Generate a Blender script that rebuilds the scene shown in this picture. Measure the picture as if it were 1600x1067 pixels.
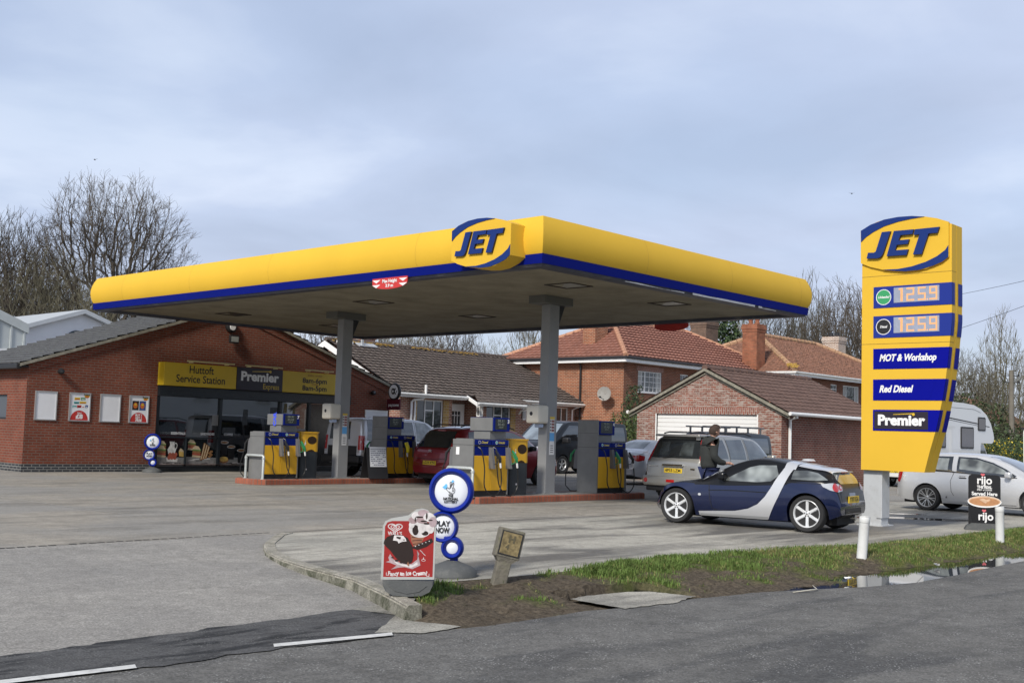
import bpy, bmesh, math, random
from mathutils import Vector, Matrix, noise
from mathutils.geometry import delaunay_2d_cdt
from mathutils.bvhtree import BVHTree
from math import sin, cos, pi, radians, sqrt, atan2
random.seed(7)
for o in list(bpy.data.objects): bpy.data.objects.remove(o)
sc = bpy.context.scene
col = sc.collection
# ------------------------------------------------------------------ camera
# site axes: X runs away to the right along the canopy end, Y away to the left along its front
TH = radians(47.144)
def site(v): return Vector((v[0]*cos(TH)+v[1]*sin(TH), -v[0]*sin(TH)+v[1]*cos(TH), v[2]))
PITCH, ROLL = radians(4.635), radians(1.7705)
fw = Vector((0, cos(PITCH), sin(PITCH))); up = Vector((0, -sin(PITCH), cos(PITCH))); rt = Vector((1, 0, 0))
r2 = cos(ROLL)*rt+sin(ROLL)*up; u2 = -sin(ROLL)*rt+cos(ROLL)*up
R_, U_, F_ = site(r2), site(u2), site(fw)
cd = bpy.data.cameras.new('camera'); cam = bpy.data.objects.new('camera', cd); col.objects.link(cam)
M_ = Matrix((R_, U_, -F_)).transposed().to_4x4(); M_.translation = Vector((-15.72, -13.89, 1.45)); cam.matrix_world = M_
cd.lens = 40.34; cd.sensor_width = 36; cd.sensor_fit = 'HORIZONTAL'; cd.clip_end = 3000; cd.clip_start = .1
sc.camera = cam
# ------------------------------------------------------------------ world, sun, exposure
SUN_EL, SUN_AZ = radians(38), atan2(-.28, -.96)       # direction towards the sun in the XY plane
w = bpy.data.worlds.new('World'); sc.world = w; w.use_nodes = True
nt = w.node_tree; N = nt.nodes; Lk = nt.links
for n in list(N): N.remove(n)
def nn(t, **k):
    n = N.new(t)
    for a, b in k.items(): setattr(n, a, b)
    return n
wo = nn('ShaderNodeOutputWorld'); bg = nn('ShaderNodeBackground'); sky = nn('ShaderNodeTexSky')
sky.sky_type = 'NISHITA'; sky.sun_disc = False; sky.sun_elevation = SUN_EL; sky.sun_rotation = pi/2-SUN_AZ
sky.air_density = 1.0; sky.dust_density = 1.5; sky.ozone_density = 1.2
tc = nn('ShaderNodeTexCoord'); sep = nn('ShaderNodeSeparateXYZ'); Lk.new(tc.outputs['Generated'], sep.inputs[0])
# cloud layer laid out on a flat sheet overhead: direction / height
mx = nn('ShaderNodeMath', operation='MAXIMUM'); mx.inputs[1].default_value = 0.0; Lk.new(sep.outputs['Z'], mx.inputs[0])
ad = nn('ShaderNodeMath', operation='ADD'); ad.inputs[1].default_value = .16; Lk.new(mx.outputs[0], ad.inputs[0])
dv = nn('ShaderNodeVectorMath', operation='DIVIDE'); Lk.new(tc.outputs['Generated'], dv.inputs[0])
cb = nn('ShaderNodeCombineXYZ'); Lk.new(ad.outputs[0], cb.inputs[0]); Lk.new(ad.outputs[0], cb.inputs[1]); cb.inputs[2].default_value = 1.0
Lk.new(cb.outputs[0], dv.inputs[1])
n1 = nn('ShaderNodeTexNoise'); n1.inputs['Scale'].default_value = 1.35; n1.inputs['Detail'].default_value = 7; n1.inputs['Roughness'].default_value = .5; n1.inputs['Distortion'].default_value = .25
n2 = nn('ShaderNodeTexNoise'); n2.inputs['Scale'].default_value = .55; n2.inputs['Detail'].default_value = 5
Lk.new(dv.outputs[0], n1.inputs['Vector']); Lk.new(dv.outputs[0], n2.inputs['Vector'])
cr = nn('ShaderNodeValToRGB')       # thin / thick cloud shade
e = cr.color_ramp.elements; e[0].position = .33; e[0].color = (.44, .505, .66, 1); e[1].position = .66; e[1].color = (.66, .73, .88, 1)
m_ = cr.color_ramp.elements.new(.52); m_.color = (.52, .595, .77, 1)
Lk.new(n1.outputs['Fac'], cr.inputs[0])
cv = nn('ShaderNodeValToRGB'); e = cv.color_ramp.elements; e[0].position = .36; e[0].color = (1, 1, 1, 1); e[1].position = .70; e[1].color = (.62, .62, .62, 1)
Lk.new(n2.outputs['Fac'], cv.inputs[0])
sk = nn('ShaderNodeVectorMath', operation='SCALE'); sk.inputs['Scale'].default_value = .14; Lk.new(sky.outputs[0], sk.inputs[0])
# cloud layer dimmed towards the zenith to lower the fill light
zr = nn('ShaderNodeMapRange'); zr.inputs['From Min'].default_value = .38; zr.inputs['From Max'].default_value = .9; zr.inputs['To Min'].default_value = 1.0; zr.inputs['To Max'].default_value = .5
Lk.new(sep.outputs['Z'], zr.inputs[0])
hz = nn('ShaderNodeMapRange'); hz.inputs['From Min'].default_value = .0; hz.inputs['From Max'].default_value = .16; hz.inputs['To Min'].default_value = .55; hz.inputs['To Max'].default_value = 0
Lk.new(sep.outputs['Z'], hz.inputs[0])
mh_ = nn('ShaderNodeMix', data_type='RGBA'); Lk.new(hz.outputs[0], mh_.inputs[0]); Lk.new(cr.outputs[0], mh_.inputs[6]); mh_.inputs[7].default_value = (.60, .66, .78, 1)
cs = nn('ShaderNodeVectorMath', operation='SCALE'); Lk.new(mh_.outputs[2], cs.inputs[0]); Lk.new(zr.outputs[0], cs.inputs['Scale'])
mixw = nn('ShaderNodeMix', data_type='RGBA'); cvb = nn('ShaderNodeMath', operation='MULTIPLY'); cvb.inputs[1].default_value = 1.0
Lk.new(cv.outputs[0], cvb.inputs[0]); Lk.new(cvb.outputs[0], mixw.inputs[0]); Lk.new(sk.outputs[0], mixw.inputs[6]); Lk.new(cs.outputs[0], mixw.inputs[7])
Lk.new(mixw.outputs[2], bg.inputs[0]); bg.inputs[1].default_value = 1.0; Lk.new(bg.outputs[0], wo.inputs[0])
sd = bpy.data.lights.new('sun', 'SUN'); sun = bpy.data.objects.new('sun', sd); col.objects.link(sun)
sd.energy = 3.4; sd.angle = radians(10); sd.color = (1, .945, .85)
sun.rotation_euler = Vector((cos(SUN_EL)*cos(SUN_AZ), cos(SUN_EL)*sin(SUN_AZ), sin(SUN_EL))).to_track_quat('Z', 'Y').to_euler()
sun.location = (-20, -10, 30)
sc.view_settings.view_transform = 'Standard'; sc.view_settings.look = 'None'; sc.view_settings.exposure = 0.2; sc.view_settings.gamma = 1
sc.render.engine = 'CYCLES'; sc.cycles.max_bounces = 6; sc.cycles.transparent_max_bounces = 12
# ------------------------------------------------------------------ object helpers
def tag(o, label=None, cat=None, group=None, kind=None):
    for k, v in (('label', label), ('category', cat), ('group', group), ('kind', kind)):
        if v: o[k] = v
    return o
def thing(name, label, cat, loc=(0, 0, 0), rz=0, group=None, scale=1):
    o = bpy.data.objects.new(name, None); col.objects.link(o); o.location = loc; o.rotation_euler = (0, 0, rz); o.scale = (scale,)*3
    o.empty_display_size = .2
    return tag(o, label, cat, group)
def children(o): return [c for c in bpy.data.objects if c.parent == o]
def copy_tree(o, parent=None):
    c = o.copy(); col.objects.link(c)
    if parent: c.parent = parent
    for ch in children(o): copy_tree(ch, c)
    return c
SPLIT = {'yellow_panel', 'roof_rail', 'opening', 'white_disc', 'window_notice', 'yellow_stone_panel', 'downpipe', 'clamp', 'side_panel'}
class MB:
    def __init__(s): s.v = []; s.f = []; s.m = []; s.sm = []
    def add(s, vs, fs, mi=0, smooth=False):
        b = len(s.v); s.v += [tuple(x) for x in vs]
        for f in fs: s.f.append([b+i for i in f]); s.m.append(mi); s.sm.append(smooth)
        return s
    def box(s, x0, x1, y0, y1, z0, z1, mi=0, b=0):
        if x0 > x1: x0, x1 = x1, x0
        if y0 > y1: y0, y1 = y1, y0
        if b:
            bm = bmesh.new(); bmesh.ops.create_cube(bm, size=1)
            for v in bm.verts: v.co = Vector((x0+(v.co.x+.5)*(x1-x0), y0+(v.co.y+.5)*(y1-y0), z0+(v.co.z+.5)*(z1-z0)))
            bmesh.ops.bevel(bm, geom=bm.edges[:], offset=b, segments=2, affect='EDGES', profile=.5)
            bm.verts.ensure_lookup_table(); bm.verts.index_update()
            s.add([v.co for v in bm.verts], [[v.index for v in f.verts] for f in bm.faces], mi); bm.free(); return s
        v = [(x0, y0, z0), (x1, y0, z0), (x1, y1, z0), (x0, y1, z0), (x0, y0, z1), (x1, y0, z1), (x1, y1, z1), (x0, y1, z1)]
        return s.add(v, [(3, 2, 1, 0), (4, 5, 6, 7), (0, 1, 5, 4), (1, 2, 6, 5), (2, 3, 7, 6), (3, 0, 4, 7)], mi)
    def obox(s, c, ax, ay, az, mi=0):      # oriented box from centre and half-axis vectors
        c, ax, ay, az = map(Vector, (c, ax, ay, az)); v = []
        for k in (-1, 1):
            for (i, j) in ((-1, -1), (1, -1), (1, 1), (-1, 1)): v.append(c+ax*i+ay*j+az*k)
        return s.add(v, [(3, 2, 1, 0), (4, 5, 6, 7), (0, 1, 5, 4), (1, 2, 6, 5), (2, 3, 7, 6), (3, 0, 4, 7)], mi)
    def prism(s, pts, fn, d0, d1, mi=0, side_mi=None):   # pts 2D ccw; fn(u,v,d)->xyz
        n = len(pts); v = [fn(p[0], p[1], d0) for p in pts]+[fn(p[0], p[1], d1) for p in pts]
        s.add(v, [list(range(n))[::-1], [n+i for i in range(n)]], mi)
        s.add(v, [(i, (i+1) % n, n+(i+1) % n, n+i) for i in range(n)], mi if side_mi is None else side_mi)
        return s
    def tube(s, path, r, n=8, mi=0, smooth=True, cap=True):
        path = [Vector(p) for p in path]; rs = r if isinstance(r, (list, tuple)) else [r]*len(path)
        vs = []; prev = None
        for i, p in enumerate(path):
            d = (path[min(i+1, len(path)-1)]-path[max(i-1, 0)]).normalized()
            if prev is None:
                a = d.orthogonal().normalized()
            else:
                a = (prev-d*prev.dot(d))
                a = a.normalized() if a.length > 1e-6 else d.orthogonal().normalized()
            prev = a; b = d.cross(a)
            for k in range(n): t = 2*pi*k/n; vs.append(p+(a*cos(t)+b*sin(t))*rs[i])
        fs = [(i*n+k, i*n+(k+1) % n, (i+1)*n+(k+1) % n, (i+1)*n+k) for i in range(len(path)-1) for k in range(n)]
        if cap: fs += [tuple(range(n))[::-1], tuple((len(path)-1)*n+k for k in range(n))]
        return s.add(vs, fs, mi, smooth)
    def lathe(s, prof, c=(0, 0, 0), ax='Z', n=24, mi=0, smooth=True):
        vs = []; c = Vector(c)
        for (r, h) in prof:
            for k in range(n):
                t = 2*pi*k/n; a, b = r*cos(t), r*sin(t)
                vs.append(c+Vector({'Z': (a, b, h), 'Y': (a, h, b), 'X': (h, a, b)}[ax]))
        fs = [(i*n+k, i*n+(k+1) % n, (i+1)*n+(k+1) % n, (i+1)*n+k) for i in range(len(prof)-1) for k in range(n)]
        if prof[0][0] > 1e-5: fs.append(tuple(range(n))[::-1])
        if prof[-1][0] > 1e-5: fs.append(tuple((len(prof)-1)*n+k for k in range(n)))
        return s.add(vs, fs, mi, smooth)
    def build(s, name, mats, parent=None, recalc=True, uv=True, loc=None):
        if name in SPLIT:                # pieces that stand apart become parts of their own
            p = list(range(len(s.v)))
            def fd(a):
                while p[a] != a: p[a] = p[p[a]]; a = p[a]
                return a
            for f in s.f:
                for b in f[1:]: p[fd(b)] = fd(f[0])
            G_ = {}
            for i, f in enumerate(s.f): G_.setdefault(fd(f[0]), []).append(i)
            if len(G_) > 1:
                for ids in G_.values():
                    m_ = MB(); mp = {}
                    for i in ids:
                        for a in s.f[i]:
                            if a not in mp: mp[a] = len(m_.v); m_.v.append(s.v[a])
                        m_.f.append([mp[a] for a in s.f[i]]); m_.m.append(s.m[i]); m_.sm.append(s.sm[i])
                    o = m_.build(name, mats, parent, recalc, uv, loc)
                return o
        me = bpy.data.meshes.new(name); me.from_pydata(s.v, [], s.f)
        if not isinstance(mats, (list, tuple)): mats = [mats]
        for m in mats: me.materials.append(m)
        me.polygons.foreach_set('material_index', s.m); me.polygons.foreach_set('use_smooth', s.sm)
        if recalc:
            bm = bmesh.new(); bm.from_mesh(me); bmesh.ops.recalc_face_normals(bm, faces=bm.faces); bm.to_mesh(me); bm.free()
        me.update()
        if any(s.sm): me.set_sharp_from_angle(angle=radians(42))
        if uv and len(me.polygons) < 60000:
            ul = me.uv_layers.new(name='UVMap'); d = ul.data; vv = me.vertices
            for p in me.polygons:
                n = p.normal
                if abs(n.z) > .97: t, b = Vector((1, 0, 0)), Vector((0, 1, 0))
                else:
                    t = Vector((-n.y, n.x, 0)).normalized(); b = n.cross(t)
                for li in p.loop_indices:
                    q = vv[me.loops[li].vertex_index].co; d[li].uv = (q.dot(t), q.dot(b))
        o = bpy.data.objects.new(name, me); col.objects.link(o)
        if parent: o.parent = parent
        if loc: o.location = loc
        return o
FX = lambda x: (lambda u, v, d: (x+d, -u, v))      # plane facing -X seen from outside: u to the right (= -Y)
def text_pts(txt, size, bold=0, shear=0, spacing=1.0, align='CENTER'):
    cu = bpy.data.curves.new('lettering', 'FONT'); cu.body = txt; cu.size = size; cu.offset = bold; cu.shear = shear; cu.space_character = spacing
    cu.align_x = align; cu.align_y = 'CENTER'; cu.fill_mode = 'FRONT'; cu.resolution_u = 3
    o = bpy.data.objects.new('t', cu); col.objects.link(o)
    dg = bpy.context.evaluated_depsgraph_get(); me = bpy.data.meshes.new_from_object(o.evaluated_get(dg))
    vs = [(v.co.x, v.co.y) for v in me.vertices]; fs = [list(p.vertices) for p in me.polygons]
    bpy.data.objects.remove(o); bpy.data.meshes.remove(me); bpy.data.curves.remove(cu)
    return vs, fs
def text(mb, txt, size, fn, mi=0, bold=0, shear=0, spacing=1.0, align='CENTER', u=0, v=0, sx=1, maxw=None, d=.0035):
    vs, fs = text_pts(txt, size, bold, shear, spacing, align)
    if maxw and vs:
        wd = max(a[0] for a in vs)-min(a[0] for a in vs)
        sx = maxw/wd if wd > 0 else sx
    mb.add([fn(a*sx+u, b+v, d) for a, b in vs], fs, mi); return mb
def disc_pts(cx, cy, rx, ry=None, n=28, a0=0, a1=2*pi):
    ry = ry or rx
    full = abs(a1-a0-2*pi) < 1e-4
    return [(cx+rx*cos(a0+(a1-a0)*k/(n if full else n-1)), cy+ry*sin(a0+(a1-a0)*k/(n if full else n-1))) for k in range(n)]
def rrect(x0, x1, y0, y1, r, n=4):
    P = []
    for cx, cy, a in ((x1-r, y1-r, 0), (x0+r, y1-r, pi/2), (x0+r, y0+r, pi), (x1-r, y0+r, 1.5*pi)):
        for k in range(n+1): P.append((cx+r*cos(a+pi/2*k/n), cy+r*sin(a+pi/2*k/n)))
    return P
def flat(mb, pts, fn, d=0, mi=0): return mb.add([fn(p[0], p[1], d) for p in pts], [list(range(len(pts)))], mi)
# ------------------------------------------------------------------ materials
def mat(name, c, rough=.5, metal=0, var=0, vs=3., bump=0, bs=40., spec=.5, coat=0, emit=0, dirt=None, dscale=1.5, damt=.5, detail=6):
    m = bpy.data.materials.new(name); m.use_nodes = True; t = m.node_tree; b = t.nodes['Principled BSDF']
    b.inputs['Base Color'].default_value = (*c, 1); b.inputs['Roughness'].default_value = rough; b.inputs['Metallic'].default_value = metal
    b.inputs['Specular IOR Level'].default_value = spec; b.inputs['Coat Weight'].default_value = coat; b.inputs['Coat Roughness'].default_value = .04
    if emit: b.inputs['Emission Color'].default_value = (*c, 1); b.inputs['Emission Strength'].default_value = emit
    if var or bump or dirt:
        tc = t.nodes.new('ShaderNodeTexCoord'); cur = None
        if var:
            n = t.nodes.new('ShaderNodeTexNoise'); n.inputs['Scale'].default_value = vs; n.inputs['Detail'].default_value = detail; n.inputs['Roughness'].default_value = .6
            t.links.new(tc.outputs['Object'], n.inputs['Vector'])
            r = t.nodes.new('ShaderNodeValToRGB'); r.color_ramp.elements[0].position = .32; r.color_ramp.elements[1].position = .68
            r.color_ramp.elements[0].color = (*[x*(1-var) for x in c], 1); r.color_ramp.elements[1].color = (*[min(1, x*(1+var)) for x in c], 1)
            t.links.new(n.outputs['Fac'], r.inputs[0]); cur = r.outputs[0]
        if dirt:
            n = t.nodes.new('ShaderNodeTexNoise'); n.inputs['Scale'].default_value = dscale; n.inputs['Detail'].default_value = 8; n.inputs['Roughness'].default_value = .7
            t.links.new(tc.outputs['Object'], n.inputs['Vector'])
            r = t.nodes.new('ShaderNodeMapRange'); r.inputs['From Min'].default_value = .5; r.inputs['From Max'].default_value = .72; r.inputs['To Max'].default_value = damt
            t.links.new(n.outputs['Fac'], r.inputs[0]); mm = t.nodes.new('ShaderNodeMix'); mm.data_type = 'RGBA'
            t.links.new(r.outputs[0], mm.inputs[0])
            if cur: t.links.new(cur, mm.inputs[6])
            else: mm.inputs[6].default_value = (*c, 1)
            mm.inputs[7].default_value = (*dirt, 1); cur = mm.outputs[2]
        if cur: t.links.new(cur, b.inputs['Base Color'])
        if bump:
            n = t.nodes.new('ShaderNodeTexNoise'); n.inputs['Scale'].default_value = bs; n.inputs['Detail'].default_value = 6
            t.links.new(tc.outputs['Object'], n.inputs['Vector']); bp = t.nodes.new('ShaderNodeBump'); bp.inputs['Strength'].default_value = bump; bp.inputs['Distance'].default_value = .02
            t.links.new(n.outputs['Fac'], bp.inputs['Height']); t.links.new(bp.outputs[0], b.inputs['Normal'])
    return m
def brick(name, c1, c2, mortar, pale=0, palec=(.6, .57, .52), bw=.225, bh=.075, ms=.011, vertical=False, big=.25, plo=.56):
    m = bpy.data.materials.new(name); m.use_nodes = True; t = m.node_tree; b = t.nodes['Principled BSDF']; L = t.links
    b.inputs['Roughness'].default_value = .85; b.inputs['Specular IOR Level'].default_value = .25
    tc = t.nodes.new('ShaderNodeTexCoord'); br = t.nodes.new('ShaderNodeTexBrick'); src = tc.outputs['UV']
    if vertical:
        mp = t.nodes.new('ShaderNodeMapping'); mp.inputs['Rotation'].default_value = (0, 0, pi/2); L.new(src, mp.inputs[0]); src = mp.outputs[0]
    L.new(src, br.inputs['Vector'])
    br.inputs['Scale'].default_value = 1; br.inputs['Brick Width'].default_value = bw; br.inputs['Row Height'].default_value = bh
    br.inputs['Mortar Size'].default_value = ms; br.inputs['Mortar Smooth'].default_value = .15; br.inputs['Bias'].default_value = 0
    br.inputs['Color1'].default_value = (*c1, 1); br.inputs['Color2'].default_value = (*c2, 1); br.inputs['Mortar'].default_value = (*mortar, 1)
    n = t.nodes.new('ShaderNodeTexNoise'); n.inputs['Scale'].default_value = 1.2; n.inputs['Detail'].default_value = 8; n.inputs['Roughness'].default_value = .65
    L.new(tc.outputs['UV'], n.inputs['Vector'])
    r = t.nodes.new('ShaderNodeMapRange'); r.inputs['From Min'].default_value = .3; r.inputs['From Max'].default_value = .7; r.inputs['To Min'].default_value = 1-big; r.inputs['To Max'].default_value = 1+big
    L.new(n.outputs['Fac'], r.inputs[0]); vm = t.nodes.new('ShaderNodeVectorMath'); vm.operation = 'SCALE'; L.new(br.outputs['Color'], vm.inputs[0]); L.new(r.outputs[0], vm.inputs['Scale'])
    cur = vm.outputs[0]
    if pale:
        n3 = t.nodes.new('ShaderNodeTexNoise'); n3.inputs['Scale'].default_value = 6; n3.inputs['Detail'].default_value = 6; n3.inputs['Roughness'].default_value = .75
        mp3 = t.nodes.new('ShaderNodeMapping'); mp3.inputs['Scale'].default_value = (.6, 2.2, 1); L.new(tc.outputs['UV'], mp3.inputs[0]); L.new(mp3.outputs[0], n3.inputs['Vector'])
        r3 = t.nodes.new('ShaderNodeMapRange'); r3.inputs['From Min'].default_value = plo; r3.inputs['From Max'].default_value = plo+.06; r3.inputs['To Max'].default_value = pale
        L.new(n3.outputs['Fac'], r3.inputs[0]); mm = t.nodes.new('ShaderNodeMix'); mm.data_type = 'RGBA'; L.new(r3.outputs[0], mm.inputs[0]); L.new(cur, mm.inputs[6]); mm.inputs[7].default_value = (*palec, 1); cur = mm.outputs[2]
    L.new(cur, b.inputs['Base Color'])
    bp = t.nodes.new('ShaderNodeBump'); bp.inputs['Strength'].default_value = .5; bp.inputs['Distance'].default_value = .01; bp.invert = True
    L.new(br.outputs['Fac'], bp.inputs['Height']); L.new(bp.outputs[0], b.inputs['Normal'])
    return m
# ------------------------------------------------------------------ ground
def G(px, py, z=0.0):
    d = F_+(px-800)/1792.79*R_-(py-533.5)/1792.79*U_
    t = (z-1.45)/d.z; return Vector((-15.72, -13.89, 1.45))+d*t
def ground_mat(name, base, speck=.0, speckc=(.5, .5, .48), stain=(.1, .1, .1), samt=.5, sscale=.6, rough=.9, bump=.3, bs=60, stretch=(1, 1, 1), rot=0, tint=None, slo=.5, shi=.75, wet=0, spots=()):
    m = bpy.data.materials.new(name); m.use_nodes = True; t = m.node_tree; b = t.nodes['Principled BSDF']; L = t.links
    b.inputs['Specular IOR Level'].default_value = .3; b.inputs['Roughness'].default_value = rough
    tc = t.nodes.new('ShaderNodeTexCoord'); mp = t.nodes.new('ShaderNodeMapping'); mp.inputs['Scale'].default_value = stretch; mp.inputs['Rotation'].default_value = (0, 0, rot)
    L.new(tc.outputs['Object'], mp.inputs[0])
    def noi(sc_, det=8, ro=.6, src=None, dist=0):
        n = t.nodes.new('ShaderNodeTexNoise'); n.inputs['Scale'].default_value = sc_; n.inputs['Detail'].default_value = det; n.inputs['Roughness'].default_value = ro; n.inputs['Distortion'].default_value = dist
        L.new(src or tc.outputs['Object'], n.inputs['Vector']); return n.outputs['Fac']
    def rng(s, a, b_, c=0, d=1):
        r = t.nodes.new('ShaderNodeMapRange'); r.inputs['From Min'].default_value = a; r.inputs['From Max'].default_value = b_; r.inputs['To Min'].default_value = c; r.inputs['To Max'].default_value = d; L.new(s, r.inputs[0]); return r.outputs[0]
    def mix(f, A, B):
        mm = t.nodes.new('ShaderNodeMix'); mm.data_type = 'RGBA'
        L.new(f, mm.inputs[0])
        for i, X in ((6, A), (7, B)):
            if isinstance(X, tuple): mm.inputs[i].default_value = (*X, 1)
            else: L.new(X, mm.inputs[i])
        return mm.outputs[2]
    lo = tuple(x*.84 for x in base); hi = tuple(x*1.16 for x in base)
    c = mix(rng(noi(2.2, 9, .62), .35, .65), lo, hi)
    if tint: c = mix(rng(noi(.35, 4, .5, dist=.5), .42, .6, 0, .8), c, tint)
    st = noi(sscale, 9, .62, mp.outputs[0], .6)
    for (cx, cy, r, amt) in spots:      # oily, damp areas of the slab with ragged edges
        vd = t.nodes.new('ShaderNodeVectorMath'); vd.operation = 'DISTANCE'; vd.inputs[1].default_value = (cx, cy, 0); L.new(tc.outputs['Object'], vd.inputs[0])
        ad_ = t.nodes.new('ShaderNodeMath'); ad_.operation = 'ADD'; L.new(st, ad_.inputs[0]); L.new(rng(vd.outputs['Value'], 0, r, amt, 0), ad_.inputs[1]); st = ad_.outputs[0]
    c = mix(rng(st, slo, shi, 0, samt), c, stain)
    # fine grain
    g = noi(55, 3, .7); c2 = t.nodes.new('ShaderNodeVectorMath'); c2.operation = 'SCALE'; L.new(c, c2.inputs[0]); L.new(rng(g, .3, .7, .55, 1.45), c2.inputs['Scale']); c = c2.outputs[0]
    g = noi(9, 6, .7); c2 = t.nodes.new('ShaderNodeVectorMath'); c2.operation = 'SCALE'; L.new(c, c2.inputs[0]); L.new(rng(g, .3, .7, .82, 1.18), c2.inputs['Scale']); c = c2.outputs[0]
    if speck:
        v = t.nodes.new('ShaderNodeTexVoronoi'); v.inputs['Scale'].default_value = 38; L.new(tc.outputs['Object'], v.inputs['Vector'])
        s1 = rng(v.outputs['Distance'], .30, .20); n_ = noi(5, 4, .7); s2 = rng(n_, .48, .6)
        mu = t.nodes.new('ShaderNodeMath'); mu.operation = 'MULTIPLY'; L.new(s1, mu.inputs[0]); L.new(s2, mu.inputs[1])
        mu2 = t.nodes.new('ShaderNodeMath'); mu2.operation = 'MULTIPLY'; L.new(mu.outputs[0], mu2.inputs[0]); mu2.inputs[1].default_value = speck
        c = mix(mu2.outputs[0], c, speckc)
    L.new(c, b.inputs['Base Color'])
    if wet: L.new(rng(st, slo, shi, rough, wet), b.inputs['Roughness'])
    if bump:
        bp = t.nodes.new('ShaderNodeBump'); bp.inputs['Strength'].default_value = bump; bp.inputs['Distance'].default_value = .012
        L.new(noi(bs, 6, .7), bp.inputs['Height']); L.new(bp.outputs[0], b.inputs['Normal'])
    return m
m_road = ground_mat('asphalt', (.138, .135, .128), 1.0, (.36, .36, .35), (.078, .078, .078), .9, .9, bump=.8, bs=45, stretch=(.35, 1.6, 1), slo=.48, shi=.62)
m_patch = ground_mat('patched asphalt', (.088, .088, .089), .6, (.25, .25, .24), (.026, .027, .029), .95, 2.6, bump=.9, bs=40, stretch=(.6, 1.7, 1), slo=.50, shi=.60)
m_ramp = ground_mat('worn tarmac', (.285, .272, .250), .45, (.55, .53, .49), (.16, .16, .155), .35, .5, bump=.45, bs=70, tint=(.25, .24, .225))
m_conc = ground_mat('forecourt concrete', (.285, .262, .225), 0, stain=(.115, .108, .095), samt=.75, sscale=.8, bump=.15, stretch=(.35, 1.6, 1), rot=.7, tint=(.25, .243, .228), slo=.5, shi=.72, spots=((3.5, 7, 4.5, .10), (4, 1.5, 3, .07), (3, 14, 4, .09), (-3, 5, 3, .05)))
m_slab = ground_mat('weathered concrete slab', (.40, .38, .33), 0, stain=(.115, .108, .098), samt=.9, sscale=.95, bump=.35, stretch=(.30, 1.5, 1), rot=.75, slo=.47, shi=.66, tint=(.31, .30, .265), wet=.5, spots=((2.4, -3.6, 2.8, .20), (.2, -4.9, 1.5, .12), (6.5, -3.5, 3.0, .14), (-4.6, -4.9, 1.4, .10)))
m_kerb = ground_mat('kerb concrete', (.33, .31, .265), 0, stain=(.13, .125, .09), samt=.6, sscale=2.2, bump=.6, slo=.46, shi=.62)
m_kerbface = ground_mat('kerb face', (.25, .24, .20), 0, stain=(.055, .06, .035), samt=.9, sscale=3.5, bump=.8, slo=.42, shi=.6)
m_white = mat('road paint', (.62, .62, .60), .7, var=.12, vs=12, dirt=(.22, .22, .22), dscale=9, damt=.7)
def ragged(P, amp=.035, step=.12, seed=0):
    Q = []; n = len(P)
    for i in range(n):
        a, b = Vector(P[i][:2]), Vector(P[(i+1) % n][:2]); k = min(160, max(1, int((b-a).length/step)))
        for j in range(k):
            q = a.lerp(b, j/k); Q.append((q.x+amp*noise.noise(Vector((q.x*4, q.y*4, seed)))+amp*.6*noise.noise(Vector((q.x*15, q.y*15, seed))), q.y+amp*noise.noise(Vector((q.x*4, q.y*4, seed+5)))+amp*.6*noise.noise(Vector((q.x*15, q.y*15, seed+7)))))
    return Q
def sheet(name, pts, z, m, kind='structure', hole=None):
    mb = MB(); mb.add([(p[0], p[1], z if len(p) < 3 else p[2]) for p in pts], [list(range(len(pts)))]); o = mb.build(name, m, recalc=False)
    if o.data.polygons[0].normal.z < 0: o.data.flip_normals()
    tag(o, kind=kind); return o
m_field = ground_mat('field', (.07, .085, .035), 0, stain=(.09, .07, .04), samt=.6, sscale=.2, bump=0)
sheet('ground', [(-900, -900), (1500, -900), (1500, 1500), (-900, 1500)], -.22, m_field)
kerb_out = [(-6.04, -.705), (-6.35, -.93), (-6.75, -1.373), (-7.12, -1.78), (-7.416, -2.207), (-7.68, -2.62), (-7.86, -3.01), (-8.03, -3.45), (-8.201, -4.022), (-8.33, -4.6), (-8.454, -5.158), (-8.78, -5.92), (-9.16, -6.70)]
slab_low = [(-9.10, -6.62), (-8.9, -6.50), (-8.249, -5.954), (-7.915, -5.742), (-7.25, -5.80), (-6.393, -5.85), (-5.999, -5.84), (-5.132, -5.726), (-4.479, -5.672), (-3.653, -5.74), (-2.544, -5.731), (-1.175, -5.92), (.101, -6.28), (2.935, -6.351), (6.59, -6.313), (14, -6.3), (40, -6.3)]
road_edge = [(-9.452, -7.066), (-9.207, -7.2), (-8.805, -7.27), (-7.989, -7.276), (-7.481, -7.24), (-6.657, -7.42), (-5.96, -7.38), (-5.616, -7.45), (-5.018, -7.50), (-4.116, -7.78), (-3.443, -8.02), (-2.492, -8.2), (-1.247, -8.17), (-.184, -8.1), (1.465, -8.05), (4, -8.05), (40, -8.3)]
sheet('forecourt', [(-45, -.8), (60, -.8), (60, 50), (-45, 50)], 0, m_conc)
sheet('road', [(-80, -6.90), (-9.9, -6.98)]+road_edge+[(90, -8.3), (90, -15), (-80, -15)], -.12, m_road)
sheet('concrete_apron', [k for k in kerb_out]+slab_low+[(40, -.8), (-6.0, -.8)], .001-.001, m_slab)
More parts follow.
